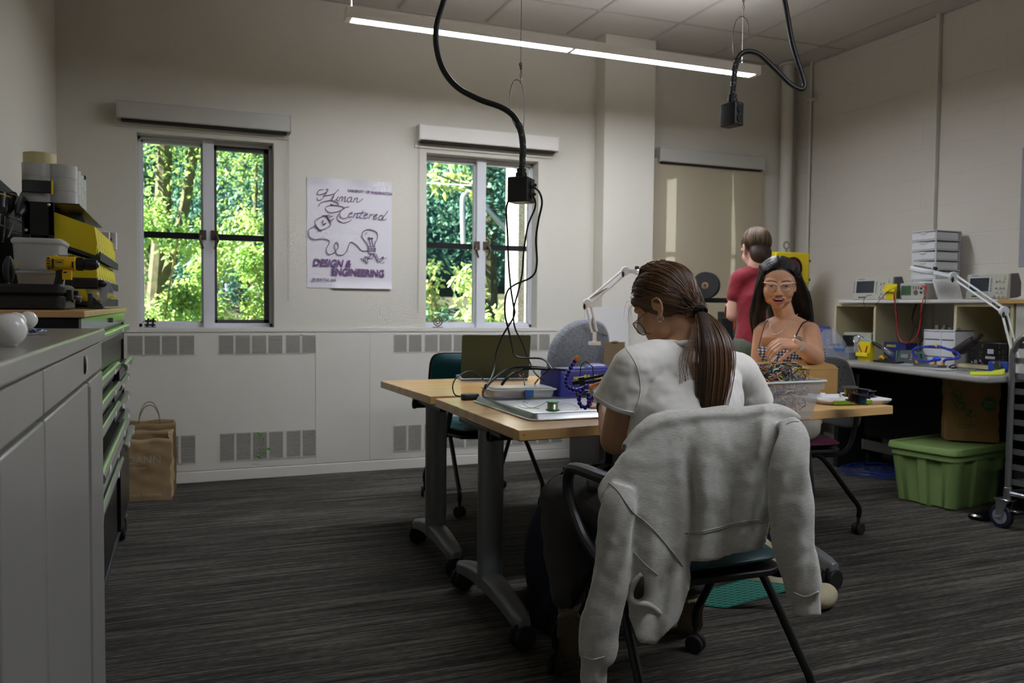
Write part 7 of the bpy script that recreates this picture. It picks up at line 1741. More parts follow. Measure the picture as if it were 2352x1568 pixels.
def head_blobs(b, M, s=1., ear=.078):
    S = M @ Matrix.Scale(s, 4)
    def E(c, rx, ry, rz, R_=None): b.ell((0, 0, 0), rx, ry, rz, 22, 16, X=S @ T(*c) @ (R_ or Matrix()))
    E((0, -.008, .034), .074, .090, .083); E((0, .018, -.02), .066, .066, .075); E((0, .028, -.058), .053, .050, .042)
    E((0, .058, -.088), .024, .024, .019)
    for q in (-1, 1):
        E((q*.035, .050, -.026), .028, .030, .034); E((q*.030, .066, .026), .030, .018, .013); E((q*.038, .024, -.062), .018, .030, .024)
        # ear: shell and lobe
        ex = q*ear; E((ex-q*.004, -.004, .0), .006, .012, .020, rot('X', -10) @ rot('Z', q*22)); E((ex-q*.002, .002, -.024), .0055, .008, .010)
        b.X = S; b.tube(catmull([(ex-q*.004, .010, -.004), (ex-q*.002, .008, .016), (ex, -.002, .029), (ex+q*.004, -.016, .024), (ex+q*.004, -.020, .006), (ex+q*.001, -.012, -.012), (ex-q*.001, -.002, -.026)], 5), .0046, 8); b.X = Matrix()
        E((q*.013, .090, -.037), .008, .010, .008)
    E((0, .070, -.060), .030, .022, .026)
    b.X = S
    b.tube([(0, .078, .022), (0, .088, .004), (0, .100, -.020), (0, .104, -.032)], [.007, .008, .0105, .0115], 12); b.ell((0, .102, -.032), .0125, .013, .010, 14, 10)
    b.X = Matrix()
def hand_blobs(b, M, thumb=1, curl=(30, 25, 15), spread=1., fc=(0, 0, 0, 0), s=1., th=((35, 20), 20)):
    S = M @ Matrix.Scale(s, 4)
    P0 = lambda *v: S @ Vector(v)
    xs = (.027, .0095, -.009, -.026)
    for i, x in enumerate(xs):
        x *= thumb; ky = (.086, .090, .086, .078)[i]
        cap(b, [P0(x*.55, 0, 0), P0(x*.9, .045, .001), P0(x, ky, .002)], [.0145*s, .0130*s, .0100*s], 10)
        L3 = [(.044, .027, .022), (.048, .030, .023), (.045, .028, .022), (.035, .021, .019)][i]
        p = Vector((x, ky, .002)); a = 0; pts = [P0(*p)]; rr = [.0098*s]; lat = thumb*(.5-i/3)*.30*spread
        for k in range(3):
            a += R(curl[k]+fc[i]*(1 if k < 2 else .6)); d = Vector((sin(lat)*cos(a), cos(lat)*cos(a), -sin(a))); p = p+d*L3[k]; pts.append(P0(*p)); rr.append((.0090, .0082, .0070)[k]*s)
        cap(b, pts, rr, 10)
    p = Vector((thumb*.018, .012, -.006)); pts = [P0(*p)]; ang = R(th[0][0]); dn = R(th[0][1]); rr = [.0135*s]
    for k, L_ in enumerate((.040, .033, .026)):
        d = Vector((thumb*sin(ang)*cos(dn), cos(ang)*cos(dn), -sin(dn))); p = p+d*L_; pts.append(P0(*p)); rr.append((.0115, .0098, .0080)[k]*s); ang -= R(th[1]); dn += R(6)
    cap(b, pts, rr, 10)
CLOUD = bpy.data.textures.new('soft_folds', 'CLOUDS'); CLOUD.noise_scale = .09; CLOUD.noise_depth = 2
CLOUD2 = bpy.data.textures.new('big_folds', 'CLOUDS'); CLOUD2.noise_scale = .16; CLOUD2.noise_depth = 1
from mathutils.bvhtree import BVHTree
def surf_of(o):
    dg = bpy.context.evaluated_depsgraph_get(); e = o.evaluated_get(dg); me = e.to_mesh(); Mw = ROOT[o.name]
    bv = BVHTree.FromPolygons([Mw @ v.co for v in me.vertices], [tuple(p.vertices) for p in me.polygons]); e.to_mesh_clear(); return bv
def onto(bv, px, py, lift=.0005, dflt=2.0):
    d = (_r*((px-CX)/F_PX) - _u*((py-CY)/F_PX) + _w).normalized(); h = bv.ray_cast(EYE, d)
    return (h[0]-d*lift) if h[0] is not None else EYE+d*dflt
def seams(bv, paths, r, name, m, par, lift=.0004):
    for pts in paths:
        q = catmull([(x, y, 0) for x, y in pts], 7); MB().tube([onto(bv, v.x, v.y, lift) for v in q], r, 6).build(name, m, par, world=True, smooth=180)
def folds(o, st, tex=CLOUD, mid=.5):
    md = o.modifiers.new('folds', 'DISPLACE'); md.texture = tex; md.strength = st; md.mid_level = mid; md.texture_coords = 'GLOBAL'; return o
def hairmat(name, c0, c1, rough=.36):
    m = bpy.data.materials.new(name); m.use_nodes = True; nt = m.node_tree; L = nt.links.new; p = nt.nodes['Principled BSDF']
    g = nt.nodes.new('ShaderNodeNewGeometry'); r = nt.nodes.new('ShaderNodeValToRGB'); L(g.outputs['Random Per Island'], r.inputs[0])
    r.color_ramp.elements[0].color = (*lin(c0), 1); r.color_ramp.elements[1].color = (*lin(c1), 1); L(r.outputs[0], p.inputs['Base Color']); p.inputs['Roughness'].default_value = rough; p.inputs['Specular IOR Level'].default_value = .6
    return m
def strand(b, pts, r, n=4, k=4):
    P_ = catmull(pts, k); m = len(P_); b.tube(P_, [r*min(1, .35+1.4*min(i, m-1-i)/(m-1)) for i in range(m)], n, cap=False)

# ============ woman in the foreground
SK1 = skin('warm_skin', (190, 144, 110))
HM1 = hairmat('dark_brown_hair', (40, 27, 19), (132, 92, 60)); HB1 = mat('hair_base_brown', (52, 35, 25), .7, var=.3, scale=30)
t = W1 = thing('person', 'person in a white T-shirt with a long brown ponytail, seated with their back to us', 'person', (CH[0], CH[1], 0))
H1p = cp(1527, 706, 2.50); F1 = cdir(-.80, -.42, .42); M1 = headM(H1p, F1, cdir(-.36, .9, .12))
hipc = Vector((CH[0]+.02, CH[1]+.02, .545)); neck = cp(1570, 800, 2.47)
LS = cp(1452, 846, 2.38); RS_ = cp(1692, 858, 2.56); LE = cp(1412, 1010, 2.44); LW = cp(1392, 925, 2.70)
RE = cp(1722, 975, 2.66); RW_ = cp(1620, 945, 2.86)
b = MB(); head_blobs(b, M1, .98, .088)
cap(b, [M1 @ Vector((0, -.02, -.05)), M1 @ Vector((0, -.035, -.10)), neck+Vector((0, -.0, -.02))], [.054, .052, .066])
cap(b, [LS, LE], [.052, .044]); cap(b, [LE, LE.lerp(LW, .35), LW], [.043, .040, .027]); cap(b, [RS_, RE], [.052, .044]); cap(b, [RE, RW_], [.042, .027])
hand_blobs(b, headM(LW, cdir(.55, .12, .8)), 1, (12, 14, 10)); hand_blobs(b, headM(RW_, cdir(-.8, -.1, .7)), -1, (35, 35, 20))
b.ell(tuple(hipc.lerp(neck, .45)), .12, .075, .20, 20, 14); b.ell(tuple(hipc), .16, .13, .12, 20, 14); cap(b, [LS, neck-Vector((0, 0, .01)), RS_], [.045, .050, .045])
KL, KR = cp(1296, 1150, 2.50), Vector((hipc.x+.14, hipc.y+.44, .54)); AL_, AR_ = cp(1306, 1372, 2.47), cp(1590, 1345, 2.74)
HL, HR = hipc+Vector((-.10, .02, -.01)), hipc+Vector((.10, .04, -.01))
cap(b, [HL, KL, AL_], [.085, .055, .036]); cap(b, [HR, KR, AR_], [.085, .055, .036])
b.build('body', SK1, t, world=True, remesh=.0042, sm_it=5, smooth=180)
# T-shirt
TEE = mat('white_cotton', (228, 224, 217), .85, bump=.05, bscale=420, sheen=.2)
b = MB()
chest = hipc.lerp(neck, .70)+Vector((0, -.00, -.01))
def torso_ring(c, rx, ry, ax):
    y = Vector((-ax.y, ax.x, 0)); return [tuple(c+ax*(rx*cos(a))+y*(ry*sin(a))) for a in [2*pi*k/36 for k in range(36)]]
axS = (RS_-LS); axS.z = 0; axS.normalize()
sm = (LS+RS_)/2
rings = [torso_ring(hipc+Vector((0, 0, -.02)), .20, .155, axS), torso_ring(hipc+Vector((0, 0, .10)), .185, .145, axS), torso_ring(hipc.lerp(sm, .45)+Vector((0, -.01, 0)), .175, .135, axS), torso_ring(hipc.lerp(sm, .78)+Vector((0, -.012, 0)), .185, .135, axS), torso_ring(sm+Vector((0, -.016, -.015)), .168, .125, axS), torso_ring(sm.lerp(neck, .5)+Vector((0, -.008, -.006)), .125, .095, axS), torso_ring(neck+Vector((0, .0, -.015)), .085, .070, axS)]
b.loft(rings)
cap(b, [LS, neck.lerp(LS, .35)+Vector((0, -.01, -.012)), neck.lerp(RS_, .35)+Vector((0, -.01, -.012)), RS_], [.066, .064, .064, .066], 18)
def sleeve(S_, E_, r0, r1, L_, out):
    d = (E_-S_).normalized(); p = S_+d*L_+out; n = 24
    fr = frame(S_, p-S_); h = (p-S_).length
    b.loft([[(r*cos(2*pi*k/n), r*.92*sin(2*pi*k/n), z) for k in range(n)] for z, r in ((-.03, r0*.8), (0, r0), (h*.5, (r0+r1)*.52), (h*.97, r1), (h, r1*.985))], X=fr)
sleeve(LS, LE, .068, .082, .115, cdir(-1, .0, 0)*.016); sleeve(RS_, RE, .068, .080, .125, cdir(1, 0, 0)*.012)
o = b.build('tshirt', TEE, t, world=True, remesh=.0055, sm_it=7, smooth=180); folds(o, .020)
bpy.context.view_layer.update(); BVT = surf_of(o)
seams(BVT, [[(1437, 800), (1452, 820), (1466, 850), (1471, 890), (1466, 925), (1458, 945)], [(1735, 860), (1722, 890), (1710, 940)]], .0014, 'armhole_seam', TEE, t)
# shirt seams and hems
sb = MB()
for S_, E_, L_, out, r1 in ((LS, LE, .115, cdir(-1, 0, 0)*.016, .0815), (RS_, RE, .125, cdir(1, 0, 0)*.012, .0795)):
    d = (E_-S_).normalized(); p = S_+d*L_+out; fr = frame(S_, p-S_); h = (p-S_).length
    sb.tube([fr @ Vector(((r1+.001)*cos(a), (r1+.001)*.92*sin(a), h-.016)) for a in [2*pi*k/32 for k in range(33)]], .0016, 5)
cN = neck+Vector((0, -.012, .012)); yS = Vector((-axS.y, axS.x, 0))
sb.build('sleeve_hem', TEE, t, world=True)
b = MB(); b.tube([cN+axS*(.074*cos(a))+yS*(.064*sin(a))+Vector((0, 0, -.010*sin(a))) for a in [2*pi*k/40 for k in range(41)]], .0065, 10, flat=1.3); b.build('collar', TEE, t, world=True, smooth=180)
# trousers, shoes
PANT = mat('charcoal_fleece', (62, 60, 58), .95, bump=.4, bscale=320, var=.06, scale=40)
b = MB(); b.ell(tuple(hipc+Vector((0, 0, -.01))), .195, .165, .115, 20, 14)
cap(b, [HL, HL.lerp(KL, .5)+Vector((0, 0, .01)), KL, KL.lerp(AL_, .5), AL_+Vector((0, 0, .02))], [.105, .092, .078, .070, .056]); cap(b, [HR, KR, KR.lerp(AR_, .5), AR_+Vector((0, 0, .02))], [.105, .078, .068, .056])
o = b.build('trousers', PANT, t, world=True, remesh=.008, sm_it=6, smooth=180); folds(o, .022)
b = MB(); c = cp(1362, 1112, 2.36); b.tube(catmull([c+cdir(-1, 0, 0)*.02, c, c+cdir(1, .3, 0)*.05, c+cdir(1, .2, 0)*.10], 5), .026, 10); b.build('hoodie_bundle', PANT, t, world=True, remesh=.008, sm_it=4)
SHOE = mat('grey_knit_shoe', (120, 118, 106), .8, bump=.4, bscale=260); SOLE = mat('tan_rubber_sole', (118, 106, 84), .75, bump=.8, bscale=130)
for nm, A_, toe in (('left', AL_, cp(1300, 1508, 2.62)), ('right', AR_, cp(1580, 1450, 2.86))):
    toe.z = .030; heel = A_+(_w*-.015)+Vector((0, 0, -.035)); d = (toe-heel); L_ = d.length; sole_n = (_w*-1); M = frame(heel-d.normalized()*.02, d, up=_w)
    # local: z along heel->toe, x,y across; y points to the sole side
    yv = Vector((M[0][1], M[1][1], M[2][1])); sg = 1 if yv.dot(sole_n) > 0 else -1
    prof = [(0, .022), (.02, .032), (.07, .030), (.13, .034), (.18, .041), (.225, .036), (.25, .016)]
    k_ = (L_+.05)/.25
    b = MB(); b.loft([[(w*cos(a), w*.75*sin(a)-sg*.020*(1 if z < .1*1 else .6), z*k_) for a in [2*pi*i/20 for i in range(20)]] for z, w in prof], X=M); b.ell(tuple(A_+Vector((0, 0, -.005))), .04, .044, .05, 14, 10)
    o = b.build('shoe', SHOE, t, world=True, remesh=.006, sm_it=4, smooth=180)
    b = MB(); b.loft([[(x*1.10, sg*(.026+h), z*k_) for x, z in [(w*c_, z_) for z_, w, c_ in [(0, .018, 0)]+[(z, w, 1) for z, w in prof]+[(z, w, -1) for z, w in reversed(prof)]]] for h in (-.014, .0)], X=M)
    b.build('sole', SOLE, o, world=True, bevel=.004, smooth=50)
cap_b = MB(); cap(cap_b, [AL_+Vector((0, 0, .06)), AL_], [.043, .041]); cap_b.build('sock', mat('grey_sock', (110, 110, 108), .9), t, world=True)
# hair: cap, swept strands, ponytail
TIE = cp(1607, 714, 2.42); tl = M1.inverted() @ TIE
b = MB(); SM = M1
b.ell((0, 0, 0), .083, .097, .092, 26, 18, X=SM @ T(0, -.020, .040)); cap(b, [SM @ Vector((0, -.06, .0)), TIE.lerp(SM @ Vector((0, -.06, .0)), .25), TIE], [.048, .020, .010]); b.ell((0, 0, 0), .066, .045, .045, 20, 12, X=SM @ T(0, -.055, -.015))
hb = b.build('hair', HB1, t, world=True, remesh=.005, sm_it=4, smooth=180)
rng = random.Random(33); sb = MB()
C0 = Vector((0, -.018, .038)); RD3 = Vector((.0865, .101, .0955))
def onskull(v, k=1.): v = Vector(v).normalized(); return SM @ (C0+Vector((v.x*RD3.x*k, v.y*RD3.y*k, v.z*RD3.z*k)))
tdir = (tl-C0); tdir = Vector((tdir.x/RD3.x, tdir.y/RD3.y, tdir.z/RD3.z)).normalized()
for i in range(1100):
    a = rng.uniform(-1.15, 1.15)*pi*.5*1.25; # around the hairline: 0 = forehead centre
    up = rng.uniform(0, 1)
    # start points: band from forehead over temples to behind the ears
    st = Vector((sin(a)*1.0, cos(a)*.92+.06, .36-.55*(abs(a)/2.1)**1.3 + rng.choice((0, 0, rng.uniform(0, .45)))))
    if i % 3 == 0: st = Vector((rng.uniform(-.7, .7), rng.uniform(-.3, .8), rng.uniform(.5, 1.0)))
    st.normalize(); kk = rng.uniform(.985, 1.018); pts = []
    for j in range(8):
        u = j/7; v = st.lerp(tdir, u)
        if v.length < .3: v = v+Vector((0, 0, .4))
        v = v+Vector((0, 0, .16*sin(pi*u)))
        pts.append(onskull(v, kk*(1+.004*sin(j*1.3+i))))
    pts[-1] = TIE+Vector((rng.gauss(0, .007), rng.gauss(0, .005), rng.gauss(0, .007)))
    strand(sb, pts, rng.uniform(.0006, .0014))
for i in range(420):
    v = (tdir+Vector((rng.gauss(0, .75), rng.gauss(0, .75), rng.gauss(0, .75)))).normalized()
    if v.dot(tdir) < .1: continue
    p0 = onskull(v, .99); p1 = onskull(v.lerp(tdir, .45), .995); o_ = Vector((rng.gauss(0, .007), rng.gauss(0, .006), rng.gauss(0, .007))); strand(sb, [p0, p1, p1.lerp(TIE, .6)+o_*1.2, TIE+o_], rng.uniform(.0006, .0014), 4, 4)
sb.build('hair_strands', HM1, t, world=True, smooth=180)
pc = [TIE, cp(1625, 742, 2.38), cp(1640, 790, 2.345), cp(1642, 850, 2.325), cp(1637, 905, 2.315), cp(1631, 968, 2.31)]
wd_ = [.012, .034, .050, .052, .046, .034]
b = MB(); PC = catmull(pc, 5); WW = [w.x for w in catmull([(w, 0, 0) for w in wd_], 5)]
b.tube(PC, [w*.86 for w in WW], 16, flat=.45); b.build('ponytail', HB1, t, world=True, smooth=180)
sb = MB()
for i in range(820):
    ox, oy = rng.gauss(0, .42), rng.gauss(0, .5); ox = max(-1.05, min(1.05, ox)); pts = []; e = rng.uniform(.8, 1.0); ph = rng.uniform(0, 6)
    for j in range(9):
        u = j/8*e; f_ = u*(len(PC)-1); k = int(f_); p = PC[k].lerp(PC[min(k+1, len(PC)-1)], f_-k); w = WW[k]+(WW[min(k+1, len(PC)-1)]-WW[k])*(f_-k)
        pts.append(p+_r*(ox*w*(1+.05*sin(j+ph)))-_w*(.45*w*sqrt(max(0, 1-ox*ox*.8))*(.4+.6*abs(oy))))
    strand(sb, pts, rng.uniform(.0006, .0013), 4, 3)
for i in range(26):   # loose wisps left of the ponytail
    x0 = rng.uniform(1560, 1606); pts = [cp(1600+rng.uniform(-8, 4), 745, 2.38), cp((x0+1600)/2, 785, 2.35), cp(x0-2, 830, 2.33), cp(x0+rng.uniform(-8, 20), 890, 2.32), cp(x0+rng.uniform(-14, 30), 935+rng.uniform(-30, 20), 2.31)]; strand(sb, pts, .0006, 4, 4)
for i in range(7):
    a = rng.uniform(0, 1); p = onskull((-.3-.5*a, .85, .3-.4*a), 1.0); strand(sb, [p, p+cdir(-.6, -.1, .1)*.02, p+cdir(-.5, -.9, .1)*rng.uniform(.03, .06)], .0004, 4, 4)
sb.build('ponytail_strands', HM1, t, world=True, smooth=180)
b = MB(); d = (pc[1]-TIE).normalized(); M = frame(TIE+d*.004, d)
for z in (-.004, .003): b.tube([M @ Vector((.0185*cos(a), .0185*sin(a), z)) for a in [2*pi*k/24 for k in range(25)]], .0042, 8)
b.build('hair_tie', mat('black_elastic', (12, 12, 12), .8), t, world=True)
# which side of the head faces us
side = -1 if (M1 @ Vector((-.08, 0, 0))-EYE).length < (M1 @ Vector((.08, 0, 0))-EYE).length else 1
ear = M1 @ Vector((side*.089, -.000, -.026))
b = MB(); q = ear-_u*.006-_w*.004; b.tube([q+_r*(.009*cos(a))+_u*(.010*sin(a)) for a in [R(-230+20*k) for k in range(15)]], .0017, 8); b.build('earring', mat('silver', (220, 220, 222), .15, 1.), t, world=True)
GM = mat('thin_gunmetal', (92, 74, 62), .3, .8)
dE = (ear-EYE).dot(_w)
b = MB(); hinge = cp(1455, 742, dE+.02); b.tube([M1 @ Vector((side*.076, .0, .012)), hinge], .0013, 6)
LR = [cp(x, y, dE+.03+.0006*(x-1455)) for x, y in ((1455, 742), (1463, 741), (1473, 746), (1479, 755), (1483, 765), (1480, 769), (1472, 767), (1463, 758), (1456, 748))]
b.tube(catmull(LR, 4, True)+[catmull(LR, 4, True)[0]], .0017, 6)
b.tube([LR[4], LR[4]+cdir(1, -.1, .6)*.02], .0012, 6); b.build('glasses', GM, t, world=True)
lr = catmull(LR, 3, True); c = sum(lr, Vector())/len(lr); b = MB(); b.add([tuple(c)]+[tuple(p) for p in lr], [(0, i+1, (i+1) % len(lr)+1) for i in range(len(lr))]); b.build('lens', mat('spectacle_lens', (190, 196, 200), .08, alpha=.3, spec=.8), t, world=True, solid=.001)
b = MB(); wq = LE.lerp(LW, .88); M = frame(wq, LW-LE); b.lathe([(.032, -.011), (.0345, -.009), (.0345, .009), (.032, .011)], M, 28); b.build('watch_band', mat('black_band', (22, 22, 22), .5), t, world=True)

# ============ sweatshirt over the chair back
HEA = bpy.data.materials.new('heather_grey_fleece'); HEA.use_nodes = True; nt = HEA.node_tree; L = nt.links.new; p = nt.nodes['Principled BSDF']
tc = nt.nodes.new('ShaderNodeTexCoord'); mp = nt.nodes.new('ShaderNodeMapping'); mp.inputs['Scale'].default_value = (90, 90, 500); L(tc.outputs['Object'], mp.inputs[0]); mp.inputs['Rotation'].default_value = (0, .5, 0)
n = nt.nodes.new('ShaderNodeTexNoise'); n.inputs['Scale'].default_value = 1; n.inputs['Detail'].default_value = 3; L(mp.outputs[0], n.inputs[0])
r = nt.nodes.new('ShaderNodeValToRGB'); r.color_ramp.elements[0].position = .3; r.color_ramp.elements[0].color = (*lin((176, 174, 167)), 1); r.color_ramp.elements[1].position = .7; r.color_ramp.elements[1].color = (*lin((200, 198, 191)), 1)
L(n.outputs['Fac'], r.inputs[0]); L(r.outputs[0], p.inputs['Base Color']); p.inputs['Roughness'].default_value = .95; p.inputs['Sheen Weight'].default_value = .35; p.inputs['Specular IOR Level'].default_value = .1
bp = nt.nodes.new('ShaderNodeBump'); bp.inputs['Strength'].default_value = .25; bp.inputs['Distance'].default_value = .002; L(n.outputs['Fac'], bp.inputs['Height']); L(bp.outputs[0], p.inputs['Normal'])
t = thing('sweatshirt', 'heather grey sweatshirt draped over the back of the foreground chair, sleeves hanging', 'sweatshirt', (CH[0], CH[1]-.24, .5))
def interp(tb, u):
    for i in range(len(tb)-1):
        if u <= tb[i+1][0]:
            a, c = tb[i], tb[i+1]; f_ = (u-a[0])/(c[0]-a[0]); return a[1]+(c[1]-a[1])*f_
    return tb[-1][1]
DJ = 1.94
TOPX = [(0, 1452), (.1, 1490), (1, 1836)]; TOPY = [(0, 1030), (.06, 998), (.14, 978), (.25, 962), (.45, 956), (.7, 950), (.85, 944), (.95, 946), (1, 957)]
BOTX = [(0, 1446), (.36, 1588), (.40, 1580), (1, 1756)]; BOTY = [(0, 1420), (.06, 1478), (.16, 1478), (.28, 1430), (.36, 1350), (.40, 1290), (.62, 1290), (.75, 1276), (1, 1262)]
def panel(u, v):
    x0, y0, x1, y1 = interp(TOPX, u), interp(TOPY, u), interp(BOTX, u), interp(BOTY, u)
    vv = v; px = x0+(x1-x0)*vv; py = y0+(y1-y0)*vv
    px -= 78*(max(0, 1-u*1.5))**1.4*math.exp(-((vv-.26)/.20)**2)
    d = DJ + .05*(1-vv)**6
    d -= .030*math.exp(-((u-.12)/.16)**2)*(.3+vv)            # bulging left lump
    d += .016*math.exp(-((u-.40)/.035)**2)*min(1, vv*2.2)     # deep vertical fold
    d -= .018*sin((u-.42)*21)*(u > .42)*min(1, vv*1.6)*(1.2-vv*.5)
    d -= .026*math.exp(-((u-.80-.05*vv)/.05)**2)*math.exp(-((vv-.12)/.16)**2)
    d += .016*sin(u*38+vv*9)*(u < .36)*max(0, vv-.35)
    d += .016*math.exp(-(((px-1535)*.8+(py-1330)*.6)/22)**2)*(u < .36)*(vv > .3)
    return tuple(cp(px, py, d))
b = MB(); nu, nv = 64, 52; g0 = [[Vector(panel(i/(nu-1), j/(nv-1))) for i in range(nu)] for j in range(nv)]
th_ = .016
front = [tuple(p) for row in g0 for p in row]; back = [tuple(p+_w*th_) for row in g0 for p in row]; fs = []; N = nu*nv
for j in range(nv-1):
    for i in range(nu-1): a = j*nu+i; fs.append((a, a+1, a+nu+1, a+nu)); fs.append((a+N, a+nu+N, a+nu+1+N, a+1+N))
for i in range(nu-1): fs.append((i, i+N, i+1+N, i+1)); a = (nv-1)*nu+i; fs.append((a, a+1, a+1+N, a+N))
for j in range(nv-1): a = j*nu; fs.append((a, a+nu, a+nu+N, a+N)); a += nu-1; fs.append((a, a+N, a+nu+N, a+nu))
b.add(front+back, fs)
# fold over the crest of the backrest and down its far side
crest = [Vector(panel(i/24, 0)) for i in range(25)]
rings = []
for k in range(25):
    p = crest[k]; e = min(1, (k+1)/5, (25-k)/4)
    rings.append([tuple(p+_w*x+Vector((0, 0, z*e))) for x, z in ((-.012, -.02), (-.010, .004), (.010, .016), (.045, .018), (.075, .008), (.095, -.02), (.10, -.09), (.085, -.09), (.070, -.02), (.04, -.004), (.01, -.02))])
b.loft(rings)
def sl(pts, hw, d0, flat=.55, sc=1.):
    P_ = catmull([cp(x, y, d0+dd) for x, y, dd in pts], 5); RR = [q.x for q in catmull([(h*DJ/F_PX, 0, 0) for h in hw], 5)]
    rings = []
    for i, p in enumerate(P_):
        tt = (P_[min(i+1, len(P_)-1)]-P_[max(0, i-1)]).normalized(); xa = tt.cross(_w).normalized(); ya = xa.cross(tt)
        rr = RR[i]; rings.append([tuple(p+xa*(rr*cos(a)*(1+.05*sin(3*a+i*.5)))+ya*(rr*flat*sin(a)*(1+.16*sin(4*a+i*.35)))) for a in [2*pi*k/28 for k in range(28)]])
    b.loft(rings)
sl([(1432, 1112, .01), (1418, 1160, 0), (1412, 1230, 0), (1404, 1310, 0), (1390, 1390, 0), (1376, 1455, 0), (1370, 1505, 0), (1366, 1524, 0), (1362, 1560, 0), (1358, 1640, 0)], [30, 40, 40, 42, 44, 46, 42, 31, 30, 28], DJ-.02)
sl([(1812, 968, .05), (1822, 1000, .02), (1815, 1060, 0), (1812, 1130, 0), (1818, 1200, 0), (1830, 1270, 0), (1842, 1330, 0), (1848, 1362, 0), (1851, 1378, 0), (1852, 1412, 0)], [26, 36, 46, 50, 50, 47, 43, 38, 30, 32], DJ-.03)
o = b.build('fleece', HEA, t, world=True, remesh=.0048, sm_it=5, smooth=180); folds(o, .012)
HM = mat('fleece_seam', (172, 170, 164), .95)
bpy.context.view_layer.update(); BVF = surf_of(o)
seams(BVF, [[(1399, 1108), (1420, 1128), (1440, 1158), (1456, 1178), (1480, 1196), (1512, 1228), (1550, 1274), (1568, 1300)], [(1574, 1222), (1600, 1223), (1640, 1214), (1680, 1204), (1720, 1196), (1748, 1194)], [(1806, 974), (1820, 968), (1834, 968)], [(1456, 1268), (1480, 1294), (1510, 1320)], [(1578, 1226), (1600, 1227), (1640, 1218), (1680, 1208), (1720, 1200), (1748, 1198)], [(1338, 1506), (1360, 1514), (1388, 1508)], [(1822, 1360), (1850, 1370), (1880, 1358)]], .0018, 'seam', HM, t)
ol = catmull([(x, y, 0) for x, y in ((1477, 1324), (1470, 1332), (1458, 1352), (1456, 1370), (1466, 1375), (1478, 1368), (1480, 1345))], 4, True); cq = sum(ol, Vector())/len(ol); ol = [onto(BVF, v.x, v.y, .003) for v in ol]; c = onto(BVF, cq.x, cq.y, .004)
b = MB(); b.add([tuple(c)]+[tuple(p) for p in ol], [(0, i+1, (i+1) % len(ol)+1) for i in range(len(ol))]); b.build('neck_shade_patch', mat('shaded_inside', (60, 58, 55), .95), t, world=True, solid=.002)  # dark patch on the fleece paints the shade inside the collar
b = MB(); q = catmull([(x, y, 0) for x, y in ((1474, 1318), (1453, 1346), (1450, 1374), (1466, 1386), (1490, 1390), (1520, 1410))], 6); b.tube([onto(BVF, v.x, v.y, .001) for v in q], [.009*sin(pi*min(1, (i+2)/(len(q)+2)))**.5+.001 for i in range(len(q))], 10); b.build('neck_rib', HEA, t, world=True, smooth=180)

# ============ woman facing us
SK2 = skin('tan_skin', (202, 154, 122))
t = W2 = thing('person', 'person with long black hair, light-framed glasses and a pearl necklace, reaching into the wire bin', 'person', (2.90, 3.38, 0))
D2 = 4.02
H2 = cp(1788, 654, D2); M2 = headM(H2, cdir(-.30, -.18, -1), cdir(-.02, 1, -.15))
LS2, RS2 = cp(1860, 762, D2-.02), cp(1752, 760, D2+.06); LE2 = cp(1872, 822, D2-.16); LW2 = cp(1826, 790, D2-.42)
RE2 = cp(1738, 860, D2+.06); RW2 = cp(1755, 905, D2-.15); hip2 = Vector((2.90, 3.38, .55)); nk2 = cp(1806, 734, D2+.05)
b = MB(); head_blobs(b, M2 @ Matrix.Scale(1.15, 4, (1, 0, 0)) @ Matrix.Scale(1.06, 4, (0, 0, 1)), .97, .071)
cap(b, [M2 @ Vector((0, -.02, -.05)), nk2+Vector((0, 0, .0)), nk2+Vector((0, 0, -.04))], [.048, .047, .062]); cap(b, [LS2, nk2.lerp(LS2, .45)+Vector((0, 0, .0)), nk2, nk2.lerp(RS2, .45), RS2], [.044, .042, .04, .042, .044])
cap(b, [LS2, LE2], [.049, .043]); cap(b, [LE2, LE2.lerp(LW2, .4), LW2], [.043, .036, .025]); cap(b, [RS2, RE2], [.045, .038]); cap(b, [RE2, RW2], [.036, .025])
cc = (LS2+RS2)/2; rr2 = LS2-RS2; rr2.z = 0; rr2.normalize()
b.loft([torso_ring(hip2, .165, .13, rr2), torso_ring(hip2.lerp(cc, .4), .13, .10, rr2), torso_ring(hip2.lerp(cc, .72)+Vector((0, -.01, 0)), .145, .105, rr2), torso_ring(cc+Vector((0, 0, -.03)), .14, .088, rr2), torso_ring(cc+Vector((0, .005, .0)), .125, .075, rr2), torso_ring(cc+Vector((0, .01, .03)), .09, .062, rr2), torso_ring(cc+Vector((0, .015, .055)), .055, .048, rr2)])
kn = [hip2+Vector((-.42, -.12, -.01)), hip2+Vector((-.40, .10, -.01))]
for k_, sx in zip(kn, (-.09, .09)): cap(b, [hip2+Vector((0, sx, 0)), k_, Vector((k_.x, k_.y+.05, .06))], [.08, .055, .035])
HMt = headM(LW2, cdir(-.90, .04, -.35), cdir(-.1, .75, -.66))
hand_blobs(b, HMt, -1, (48, 28, 14), .6, (0, 4, 2, -4), .92, ((20, 50), 10)); hand_blobs(b, headM(RW2, cdir(.2, -.3, -1)), 1, (30, 25, 15))
o = b.build('body', SK2, t, world=True, remesh=.0032, sm_it=7, smooth=180)
S2 = M2 @ Matrix.Scale(.97, 4) @ Matrix.Scale(1.15, 4, (1, 0, 0)) @ Matrix.Scale(1.06, 4, (0, 0, 1))
def on(b_): b_.X = S2; return b_
LIP = mat('rose_lip', (176, 92, 86), .35); TE = mat('teeth', (228, 224, 212), .3); DKM = mat('mouth_inside', (52, 18, 18), .6)
mp_ = [(-.027, .085, -.058), (-.015, .0945, -.0525), (-.005, .0975, -.0505), (0, .0975, -.0515), (.005, .0975, -.0505), (.015, .0945, -.0525), (.027, .085, -.058)]
